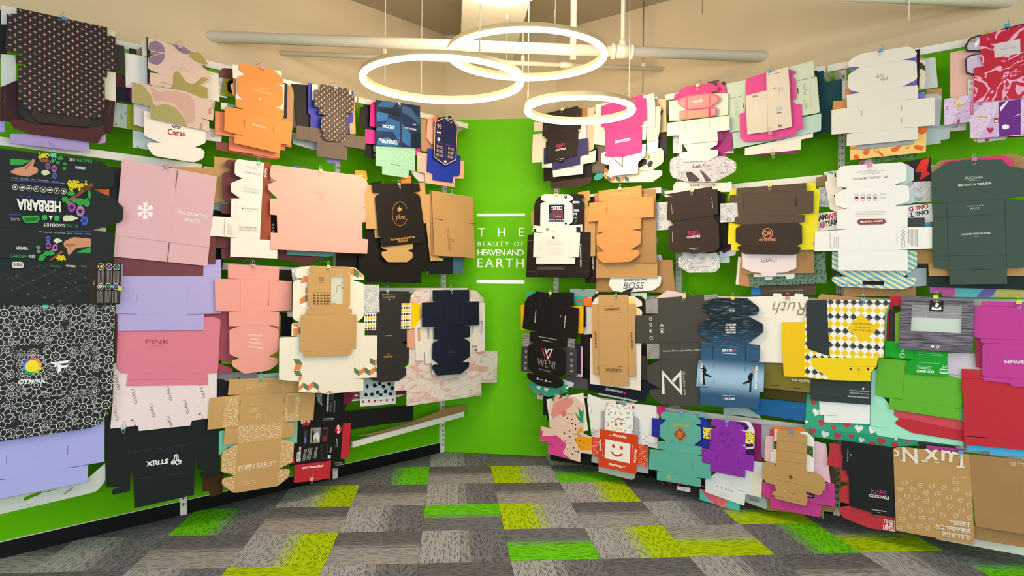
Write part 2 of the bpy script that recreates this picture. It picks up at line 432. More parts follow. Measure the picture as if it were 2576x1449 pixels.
# ------------------------------------------------------------------ ring lights
M_BRASS = plain('b5a47e', .35, .5, .0)
M_EMIT = bpy.data.materials.new('warm_led_diffuser'); M_EMIT.use_nodes = True
_b = M_EMIT.node_tree.nodes['Principled BSDF']
_b.inputs['Base Color'].default_value = (1, .95, .85, 1); _b.inputs['Emission Color'].default_value = (1.0, .80, .56, 1); _b.inputs['Emission Strength'].default_value = RING_E
M_UP = M_EMIT.copy(); M_UP.name = 'warm_led_uplight'; M_UP.node_tree.nodes['Principled BSDF'].inputs['Emission Strength'].default_value = 2.4 * RING_E
def ring_section(name, r, prof, mat, parent, seg=96):
    bm = bmesh.new(); rings = []
    for k in range(seg):
        a = 2 * PI * k / seg; c, s = math.cos(a), math.sin(a)
        rings.append([bm.verts.new(((r + p[0]) * c, (r + p[0]) * s, p[1])) for p in prof])
    n = len(prof)
    for k in range(seg):
        A, B = rings[k], rings[(k + 1) % seg]
        for i in range(n): bm.faces.new((A[i], B[i], B[(i + 1) % n], A[(i + 1) % n]))
    bmesh.ops.recalc_face_normals(bm, faces=bm.faces)
    return link(name, bm_mesh(name, bm, False), mat, parent)
def ring_light(cx, cy, z, r, cables, label, tops, up=False):
    t = empty('ring_light', (cx, cy, z)); tag(t, label, 'pendant lamp', 'warm ring lights')
    prof = [(-.017, .001), (-.021, -.008), (-.015, -.021), (.015, -.021), (.021, -.008), (.017, .001)]
    if up:      # this one also shines up at the beam
        prof = [(p[0], .029 - p[1]) for p in prof]
        ring_section('upper_diffuser', r, prof, M_UP, t)
        prof = [(p[0], .029 - p[1]) for p in prof]
    ring_section('housing', r, [(-.017, .001), (.017, .001), (.017, .028), (-.017, .028)], M_BRASS, t)
    ring_section('diffuser', r, prof, M_EMIT, t)
    for a, top in zip(cables, tops):
        x, y = r * math.cos(math.radians(a)), r * math.sin(math.radians(a))
        link('cable', tubemesh('cable', [(x, y, .03), (x, y, top - z)], .0022, 6), M_PIPE, t)
        link('cable_gripper', tubemesh('cable_gripper', [(x, y, .026), (x, y, .11)], .004, 8), M_BRASS, t)
        link('ceiling_cup', tubemesh('ceiling_cup', [(x, y, top - z - .03), (x, y, top - z)], .012, 10), M_PIPE, t)
BB = 3.437
ring_light(.642, -1.245, 2.996, .5, (-77, 101), 'large glowing ring light, the upper right one of the two large rings', (CEIL, BB))
ring_light(.097, -1.291, 2.802, .5, (108, -64), 'large glowing ring light at left, lower of the two large rings', (CEIL, BB))
ring_light(1.008, -1.151, 2.677, .35, (184, 8), 'medium glowing ring light hanging lowest at right', (BB, CEIL))
ring_light(.451, -1.46, 3.335, .222, (150, -30), 'small glowing ring light high under the beam, cut by the photo top', (BB, BB), True)

# ------------------------------------------------------------------ printed patterns (flat print on the boards)
def pat_cross(bg='262022', fg='d9918c'):
    M = Mat('cross_print', .5); dx, dz = .043, .037
    m = None
    for ox, oz in ((0, 0), (dx / 2, dz / 2)):
        a = ((M.x + ox).mod(dx) - dx / 2).abs(); b = ((M.z + oz).mod(dz) - dz / 2).abs()
        k = (a.lt(.0015) * b.lt(.0075)).max(a.lt(.0068) * b.lt(.0015))
        m = k if m is None else m.max(k)
    M.color(M.mix(bg, fg, m)); return M.m
def pat_rods(bg, fg, scale=34.0, rod=.40, wid=.09, multi=False, shift=0.0):
    "short rods at random angles, one per voronoi cell, plus dots"
    M = Mat('rod_print', .6); acc = None; col = None
    for sc, L, wd, dx in ((scale, rod, wid, 0.0), (scale * 1.0, .0, .085, .37)):
        v = M.nt.nodes.new('ShaderNodeTexVoronoi'); v.feature = 'F1'; v.voronoi_dimensions = '2D'; v.inputs['Randomness'].default_value = .75
        M.nt.links.new(M.vec(M.x + dx + shift, M.z + dx * .7), v.inputs['Vector']); v.inputs['Scale'].default_value = sc
        sp = M.nt.nodes.new('ShaderNodeSeparateXYZ'); M.nt.links.new(v.outputs['Position'], sp.inputs[0])
        cs = M.nt.nodes.new('ShaderNodeSeparateColor'); M.nt.links.new(v.outputs['Color'], cs.inputs[0])
        ang = E(M.nt, cs.outputs[0]) * 6.283
        px_, pz_ = (M.x + dx + shift - E(M.nt, sp.outputs[0])) * sc, (M.z + dx * .7 - E(M.nt, sp.outputs[1])) * sc
        u = px_ * ang.cos() + pz_ * ang.sin(); w = pz_ * ang.cos() - px_ * ang.sin()
        du = (u.abs() - L).max(0.0); d = (du * du + w * w).sqrt()
        k = d.lt(wd); acc = k if acc is None else acc.max(k)
        if multi:
            hs = M.nt.nodes.new('ShaderNodeCombineColor'); hs.mode = 'HSV'
            M.nt.links.new(cs.outputs[1], hs.inputs[0]); hs.inputs[1].default_value = .75; hs.inputs[2].default_value = .55
            col = hs.outputs[0]
    M.color(M.mix(bg, col if multi else fg, acc)); return M.m
def pat_diamond(s=.031):
    M = Mat('diamond_print', .4)
    a = (M.x + M.z) / (s * 1.414); b = (M.x - M.z) / (s * 1.414)
    ia, ib = a.floor(), b.floor()
    par = (ia + ib).mod(2.0)                       # white cells alternate with coloured ones
    kind = ((ia - ib) / 2.0).floor().mod(2.0)
    sub = (a.mod(1.0) - .5).abs().max((b.mod(1.0) - .5).abs())
    dark = M.mix('3a4148', '8b8f94', sub.gt(.30) * (a.mod(1.0)).lt(.5))
    c = M.mix('f2c811', dark, kind)
    M.color(M.mix(c, 'f1f0ec', par)); return M.m
def pat_marble():
    M = Mat('marbled_print', .4)
    n = M.noise(M.vec(M.x * 1.0, M.z * .75), 5.0, 1.5, .45, 3.2)
    k = ((n * 30.0).sin()).smooth(.45, .55) * M.noise(M.vec(M.x, M.z), 14.0).smooth(.40, .46)
    M.color(M.mix('b51230', 'e2a2c4', k)); return M.m
def pat_money(a='d6d6da', b='8a8a91'):
    M = Mat('banknote_print', .5)
    n = M.noise(M.vec(M.x, M.z), 26.0, 4.0, .6, 1.5); l = ((M.x * 420.0 + M.z * 300.0 + n * 14.0).sin() * .5 + .5)
    v = M.nt.nodes.new('ShaderNodeTexVoronoi'); v.feature = 'DISTANCE_TO_EDGE'; v.voronoi_dimensions = '2D'
    M.nt.links.new(M.vec(M.x, M.z), v.inputs['Vector']); v.inputs['Scale'].default_value = 14.0
    e = E(M.nt, v.outputs['Distance']).lt(.03)
    M.color(M.mix(M.mix(a, b, l * n.smooth(.35, .62)), 'efeff0', e)); return M.m
def pat_wood():
    M = Mat('dark_wood_print', .28, .5)
    n = M.noise(M.vec(M.x * 6.0, M.z * 130.0), 1.0, 4.0, .6, .6); p = (M.z * 18.0).mod(1.0).lt(.035)
    M.color(M.mix(M.mix('2c2733', '8d859b', n.smooth(.3, .75)), '17151a', p)); return M.m
def pat_crumple():
    M = Mat('crumpled_paper_print', .5)
    n = M.noise(M.vec(M.x * 1.0, M.z * 2.6), 5.0, 3.0, .6, 1.2); m = M.noise(M.vec(M.x * 1.2 + 3.0, M.z * 3.0), 6.0, 3.0, .6, 1.0)
    c = M.mix(M.mix('ddd3cd', 'd9a59f', n.smooth(.47, .62)), 'a9b7ae', m.smooth(.55, .72))
    f = M.noise(M.vec(M.x, M.z), 16.0, 4.0, .65, 2.0)
    M.color(M.mix(c, 'f2ece6', f.smooth(.52, .72) * .7)); M.bump(f, .35, .004); return M.m
def pat_blue(dk='14263c', md='2c5680', lt='9fc3e4'):
    M = Mat('blue_gloss_print', .3, .5)
    f = ((M.z - .0) / .62)
    n = M.noise(M.vec(M.x, M.z), 7.0, 2.0)
    g = M.mix(M.mix(md, lt, f.smooth(.12, .32)), M.mix(md, dk, f.smooth(.55, .95)), f.smooth(.36, .55))
    h = M.noise(M.vec(M.x * 14.0, M.z * 110.0), 1.0, 3.0, .6)
    M.color(M.mix(g, '86b0c4', h.smooth(.52, .75) * f.smooth(.55, .7) * .55)); return M.m
def pat_daisies():
    M = Mat('daisy_outline_print', .5); acc = None; inside = None
    for sc, dx, pet in ((8.6, .0, 10.0), (18.0, .41, 9.0)):
        v = M.nt.nodes.new('ShaderNodeTexVoronoi'); v.feature = 'F1'; v.voronoi_dimensions = '2D'; v.inputs['Randomness'].default_value = .55
        X, Z = M.x + dx, M.z + dx * .6
        M.nt.links.new(M.vec(X, Z), v.inputs['Vector']); v.inputs['Scale'].default_value = sc
        sp = M.nt.nodes.new('ShaderNodeSeparateXYZ'); M.nt.links.new(v.outputs['Position'], sp.inputs[0])
        u, w = (X - E(M.nt, sp.outputs[0])) * sc, (Z - E(M.nt, sp.outputs[1])) * sc
        d = (u * u + w * w).sqrt(); th = w._m('ARCTAN2', u)
        lobe = ((th * (pet / 2)).cos()).abs()
        rim = lobe * .13 + .35; wd = .0007 * sc + .007
        core = (d - .19).abs().lt(wd); edge = (d - rim).abs().lt(wd)
        spoke = lobe.lt(.14) * d.gt(.19) * d.lt(rim); dot = (d - .08).abs().lt(wd * .7)
        k = core.max(edge).max(spoke).max(dot); ins = d.lt(rim + .03)
        if acc is None: acc, inside = k, ins
        else: acc = acc.max(k * (inside * -1.0 + 1.0))
    M.color(M.mix('22282c', 'e3e6e6', acc)); return M.m
def pat_grid(bg='4b4b4d', fg='c9c9c9', s=.0075):
    M = Mat('dot_grid_print', .5)
    k = (M.x.mod(s) / s - .5).abs().max((M.z.mod(s) / s - .5).abs()).lt(.34)
    M.color(M.mix(bg, fg, k)); return M.m
def pat_lines(bg='2c2c2e', fg='d5d5d5', s=.009):
    M = Mat('line_print', .5); M.color(M.mix(bg, fg, (M.z.mod(s) / s).lt(.4))); return M.m
def pat_stripes(a='5fa3cf', b='dfe4a0', s=.026):
    M = Mat('diagonal_stripe_print', .5)
    k = ((M.x * .5 + M.z * .86).mod(s) / s).lt(.5); n = M.noise(M.vec(M.x, M.z), 240.0, 1.0).smooth(.5, .56)
    M.color(M.mix(M.mix(a, 'cfe0ea', n * .5), M.mix(b, 'f1f3cf', n * .6), k)); return M.m
def pat_comic():
    M = Mat('comic_doodle_print', .45)
    n = M.noise(M.vec(M.x, M.z), 30.0, 1.0, .5, 2.0); k = (n - .5).abs().lt(.012)
    ray = ((M.z * .6 - M.x) * 34.0).sin().gt(.2)
    M.color(M.mix(M.mix('d9c3df', 'c9b0d6', ray), '8a6f9c', k)); return M.m
def pat_spots(bg='f3f3f3', fg='3b3f9a', sc=34.0, r=.14):
    M = Mat('spot_print', .5)
    v = M.nt.nodes.new('ShaderNodeTexVoronoi'); v.voronoi_dimensions = '2D'; v.inputs['Randomness'].default_value = .5
    M.nt.links.new(M.vec(M.x, M.z), v.inputs['Vector']); v.inputs['Scale'].default_value = sc
    M.color(M.mix(bg, fg, E(M.nt, v.outputs['Distance']).lt(r))); return M.m
def pat_kraft(h='bb915a'):
    M = Mat('kraft_board_' + h, .75, .2)
    n = M.noise(M.vec(M.x * 3.0, M.z), 180.0, 3.0); m = M.noise(M.vec(M.x, M.z), 5.0, 2.0)
    M.color(M.mix(M.mix(h, '6d5231', n * .22), 'ead0a0', m * .12)); return M.m
def pat_foliage():
    M = Mat('leaf_photo_print', .4)
    n = M.noise(M.vec(M.x, M.z), 60.0, 3.0, .6, 1.0)
    M.color(M.mix(M.mix('16301a', '4b7a3a', n.smooth(.35, .6)), 'b9c9a0', n.smooth(.62, .8))); return M.m
def pat_camo(a, b, c):
    M = Mat('pattern_blotches', .5)
    n = M.noise(M.vec(M.x, M.z), 16.0, 1.0, .5, .6); m = M.noise(M.vec(M.x + 5.0, M.z), 13.0, 1.0, .5, .6)
    M.color(M.mix(M.mix(a, b, n.smooth(.54, .56)), c, m.smooth(.58, .6))); return M.m
def pat_film():
    M = Mat('clear_film', .08, .5); M.color(M.rgb('e8efe8')); M.b.inputs['Alpha'].default_value = .28; return M.m
PATTERN = {'@cross': pat_cross, '@crossbrown': lambda: pat_cross('4a3d36', 'f0b9a4'), '@sprinkle': lambda: pat_rods('c8a06a', 'efe3cb', 56.0, .34, .085), '@diamond': pat_diamond, '@diamondsmall': lambda: pat_diamond(.017),
           '@confetti': lambda: pat_rods('f4f2ee', 'aa3030', 26.0, .16, .11, True), '@redconfetti': lambda: pat_rods('d8441f', 'f3e0d8', 44.0, .2, .1),
           '@marble': pat_marble, '@money': pat_money, '@moneywarm': lambda: pat_money('cfc7cf', '857d86'), '@wood': pat_wood, '@crumple': pat_crumple, '@blue': pat_blue, '@daisies': pat_daisies,
           '@grid': pat_grid, '@lines': pat_lines, '@stripes': pat_stripes, '@comic': pat_comic, '@spots': pat_spots, '@kraft': pat_kraft, '@kraftdark': lambda: pat_kraft('a0784c'), '@kraftlight': lambda: pat_kraft('c79d64'),
           '@foliage': pat_foliage, '@film': pat_film, '@peachcamo': lambda: pat_camo('e9d9b8', 'c9855c', '4a4036'), '@terrazzo': lambda: pat_rods('5f7d6b', '2e4638', 40.0, .12, .16),
           '@bluefacet': lambda: pat_camo('1d2f4d', '2a5e94', '152238'), '@catprint': lambda: pat_rods('f1dc1d', '4a4a4a', 60.0, .1, .2), '@snow': lambda: pat_rods('8fc3a4', 'e9f3ea', 60.0, .0, .12), '@leaves': pat_foliage}
_pm = {}
def material(key, rough=None):
    if key.startswith('@'):
        if key not in _pm: _pm[key] = PATTERN[key]()
        return _pm[key]
    return plain(key, rough or .55)

# ------------------------------------------------------------------ flat boards
def parse(s):
    out = []
    for t in s.split():
        v = [float(a) for a in t.split(',')]
        out.append((v[0] / 1000, v[1] / 1000, (v[2] / 1000 if len(v) > 2 else 0.0)))
    return out
def fillet(P):
    out = []; n = len(P)
    for i, (x, z, r) in enumerate(P):
        if not r: out.append(Vector((x, z))); continue
        p = Vector((x, z)); a = Vector(P[i - 1][:2]) - p; b = Vector(P[(i + 1) % n][:2]) - p
        la, lb = a.length, b.length
        if la < 1e-5 or lb < 1e-5: out.append(p); continue
        a /= la; b /= lb; ang = a.angle(b, 0)
        if ang < .05 or ang > 3.1: out.append(p); continue
        d = min(r / math.tan(ang / 2), la * .49, lb * .49); r2 = d * math.tan(ang / 2)
        c = p + (a + b).normalized() * (r2 / math.sin(ang / 2))
        s0, s1 = p + a * d - c, p + b * d - c
        a0 = math.atan2(s0.y, s0.x); da = math.atan2(s1.y, s1.x) - a0
        while da > PI: da -= 2 * PI
        while da < -PI: da += 2 * PI
        k = max(2, min(9, int(abs(da) * r2 / .006) + 2))
        for q in range(k + 1):
            t = a0 + da * q / k; out.append(c + Vector((math.cos(t), math.sin(t))) * r2)
    # drop doubled points
    res = [p for i, p in enumerate(out) if (p - out[i - 1]).length > 2e-4]
    return res
def area2(L): return sum(L[i - 1].x * L[i].y - L[i].x * L[i - 1].y for i in range(len(L)))
def inset(L, e):
    out = []; n = len(L)
    for i in range(n):
        a, p, b = L[i - 1], L[i], L[(i + 1) % n]
        d1 = (p - a).normalized(); d2 = (b - p).normalized()
        n1 = Vector((-d1.y, d1.x)); n2 = Vector((-d2.y, d2.x)); m = n1 + n2
        if m.length < .2: out.append(p + n1 * e); continue
        m.normalize(); out.append(p + m * min(e / max(m.dot(n1), .35), e * 2.2))
    return out
def board_mesh(name, outline, holes, t):
    L = fillet(parse(outline))
    if area2(L) < 0: L.reverse()
    I = inset(L, .0007); n = len(L)
    V = [(p.x, 0, p.y) for p in L] + [(p.x, -t + .0007, p.y) for p in L] + [(p.x, -t, p.y) for p in I]
    Fc = []
    for i in range(n):
        j = (i + 1) % n
        Fc.append((i, j, n + j, n + i)); Fc.append((n + i, n + j, 2 * n + j, 2 * n + i))
    H = []
    for h in holes:
        q = fillet(parse(h))
        if area2(q) > 0: q.reverse()
        H.append(q)
    if not H:
        Fc.append(tuple(range(2 * n, 3 * n))); Fc.append(tuple(range(n - 1, -1, -1)))
    else:
        hb = []
        for q in H:
            k = len(V); m = len(q); hb.append(k)
            V += [(p.x, 0, p.y) for p in q] + [(p.x, -t, p.y) for p in q]
            for i in range(m):
                j = (i + 1) % m; Fc.append((k + i, k + j, k + m + j, k + m + i))
        for lv in (0, 1):
            loops = [[Vector((p.x, p.y, 0)) for p in (I if lv else L)]] + [[Vector((p.x, p.y, 0)) for p in q] for q in H]
            idx = [(2 * n + i if lv else i) for i in range(n)]
            for k, q in zip(hb, H): idx += [k + i + (len(q) if lv else 0) for i in range(len(q))]
            for tri in tessellate_polygon(loops):
                a, b, c = (idx[i] for i in tri)
                A, B, C_ = (Vector((V[i][0], V[i][2])) for i in (a, b, c))
                ccw = (B - A).cross(C_ - A) > 0
                Fc.append((a, b, c) if ccw == bool(lv) else (a, c, b))
    me = bpy.data.meshes.new(name); me.from_pydata(V, [], Fc); me.validate(); return me
def stroke(pts, w, close):
    P = [Vector(p[:2]) for p in pts]; n = len(P); V = []; Fc = []
    for i, p in enumerate(P):
        a = P[i - 1] if (close or i) else None; b = P[(i + 1) % n] if (close or i < n - 1) else None
        d1 = (p - a).normalized() if a is not None else None; d2 = (b - p).normalized() if b is not None else None
        d1 = d1 or d2; d2 = d2 or d1
        n1 = Vector((-d1.y, d1.x)); n2 = Vector((-d2.y, d2.x)); m = n1 + n2
        m = n1 if m.length < .3 else m.normalized()
        k = w / 2 / max(m.dot(n1), .5)
        V += [(p + m * k)[:], (p - m * k)[:]]
    for i in range(n if close else n - 1):
        j = (i + 1) % n; Fc.append((2 * i, 2 * i + 1, 2 * j + 1, 2 * j))
    return V, Fc
def decals(q):
    "one print entry -> list of (verts, faces) in the plane of the board"
    k = q[0]
    if k == 'T':
        c, s, x0, z0, x1, z1, cap = q[1], *q[3:9]; bold, sh, sp = (tuple(q[9:]) + (0, 0, 1.0)[len(q) - 9:])[:3]
        vs, fs, w = glyph_points(s, bold, sh, sp)
        if not vs: return []
        d = Vector((x1 - x0, z1 - z0)) / 1000; up = Vector((-d.y, d.x)).normalized() * cap / 1000
        o = Vector((x0, z0)) / 1000
        return [([(o + d * (a / w) + up * b)[:] for a, b in vs], fs)]
    out = []
    for s in q[3].split(';'):
        if k == 'P':
            L = fillet(parse(s)); out.append(([p[:] for p in L], [tuple(range(len(L)))]))
        elif k[0] == 'K':
            w, close = k[1:].split(','); P = parse(s)
            P = fillet(P) if close == '1' or any(p[2] for p in P) else [Vector(p[:2]) for p in P]
            out.append(stroke(P, float(w) / 1000, close == '1'))
        else:
            x, z, r, ri = ([float(v) for v in s.split(',')] + [0.0])[:4]; m = 20 if r > 6 else 9
            o = [((x + r * math.cos(2 * PI * i / m)) / 1000, (z + r * math.sin(2 * PI * i / m)) / 1000) for i in range(m)]
            if ri:
                o += [((x + ri * math.cos(2 * PI * i / m)) / 1000, (z + ri * math.sin(2 * PI * i / m)) / 1000) for i in range(m)]
                out.append((o, [(i, (i + 1) % m, m + (i + 1) % m, m + i) for i in range(m)]))
            else: out.append((o, [tuple(range(m))]))
    return out
def build_board(label, w, off, u0, z0, color, group, panels, prints=(), rough=None, t=.0022):
    F = FR[w]
    root = empty('box_blank', F.at(u0 / 1000, off / 1000, z0 / 1000), F.rz)
    tag(root, label, 'box', GROUPS[group])
    for e in panels:
        if isinstance(e, str): e = (e,)
        e = tuple(e) + ('',) * (4 - len(e))
        nm = e[3] or 'panel'
        me = board_mesh(nm, e[0], [h for h in e[2].split(';') if h], t)
        link(nm, me, material(e[1] or color, rough), root)
        for h in e[2].split(';'):       # behind a narrow slot: an added backing plate that keeps it dark
            P = parse(h) if h else []
            if P and max(p[0] for p in P) - min(p[0] for p in P) < .09 and max(p[1] for p in P) - min(p[1] for p in P) < .07 and min(max(p[0] for p in P) - min(p[0] for p in P), max(p[1] for p in P) - min(p[1] for p in P)) < .012:
                link('slot_backing', boxmesh('slot_backing', (min(p[0] for p in P) - .006, .0032, min(p[1] for p in P) - .006), (max(p[0] for p in P) + .006, .0044, max(p[1] for p in P) + .006)), material(e[1] or color, rough), root)
    bags = {}; i = 0
    for q in prints:
        for vs, fs in decals(q):
            V, Fc = bags.setdefault((q[2] or {'T': 'lettering', 'K': 'print_and_shade_line'}.get(q[0][0], 'print'), q[1]), ([], []))  # strokes hold print and the painted dark of slots and creases
            i += 1; k = len(V); y = -t - .0003 - .00006 * i
            V += [(a, y, b) for a, b in vs]; Fc += [tuple(k + j for j in f) for f in fs]
    for (nm, c), (V, Fc) in bags.items():
        me = bpy.data.meshes.new(nm); me.from_pydata(V, [], Fc); me.validate()
        bm = bmesh.new(); bm.from_mesh(me); bm.normal_update()
        for f in bm.faces:
            if f.normal.y > 0: f.normal_flip()
        bm.to_mesh(me); bm.free()
        link(nm, me, material(c, .45), root)
    return root

GROUPS = ['flat boxes stacked behind the large cross print box', 'flat boxes stacked with the blotch print box', 'flat boxes stacked with the upper orange box', 'flat boxes stacked with the small brown cross print box', 'flat boxes stacked with the blue facet print box', 'flat boxes stacked with the navy score card box', 'flat boxes stacked with the herb garden box', 'flat boxes stacked with the pink snowflake box', 'flat boxes stacked with the upright white dental box', 'flat boxes stacked with the wide salmon pink box', 'flat boxes stacked with the black star logo box', 'flat boxes stacked with the kraft olive branch box', 'flat boxes stacked at the left photo edge, third row', 'flat boxes stacked with the pale lilac and deep pink boxes', 'flat boxes stacked with the pale pink slanted lettering box', 'flat boxes stacked with the salmon die-cut box', 'flat boxes stacked with the kraft window box', 'flat boxes stacked with the tall charcoal box', 'flat boxes stacked with the navy die-cut box', 'flat boxes stacked with the kraft sprinkle print box', 'flat boxes stacked with the car filter box', 'sagging paper on the lowest left rail', 'flat boxes stacked with the dark cocktail box, top row', 'flat boxes stacked with the hashtag pink box, top row', 'flat boxes stacked with the salmon smile box, top row', 'flat boxes stacked with the glossy water bottle box', 'flat boxes stacked with the large white dilly box', 'flat boxes stacked with the red marbled box', 'flat boxes stacked with the white phone picture box', 'flat boxes stacked with the orange die-cut box, second row', 'dark boxes stacked behind the second cocktail box', 'flat boxes stacked with the brown ventures box', 'flat boxes stacked with the large white dental box', 'flat boxes stacked with the dark green skincare box', 'flat boxes stacked with the black thin lettered box', 'flat boxes stacked with the kraft brewery box', 'flat boxes stacked with the large charcoal pets box', 'boxes lying behind the third row rail at right', 'flat boxes stacked with the glossy blue athletic box', 'flat boxes stacked with the white brush script box', 'flat boxes stacked with the diamond checker box', 'flat boxes stacked with the plank print window box', 'flat boxes stacked with the magenta hashtag box', 'flat boxes stacked with the pink brush stroke box', 'flat boxes stacked with the red orange snack box', 'flat boxes stacked with the sea green diamond box', 'flat boxes stacked with the purple paw box', 'flat boxes stacked with the kraft octagon box', 'flat boxes stacked with the kraft lux box']
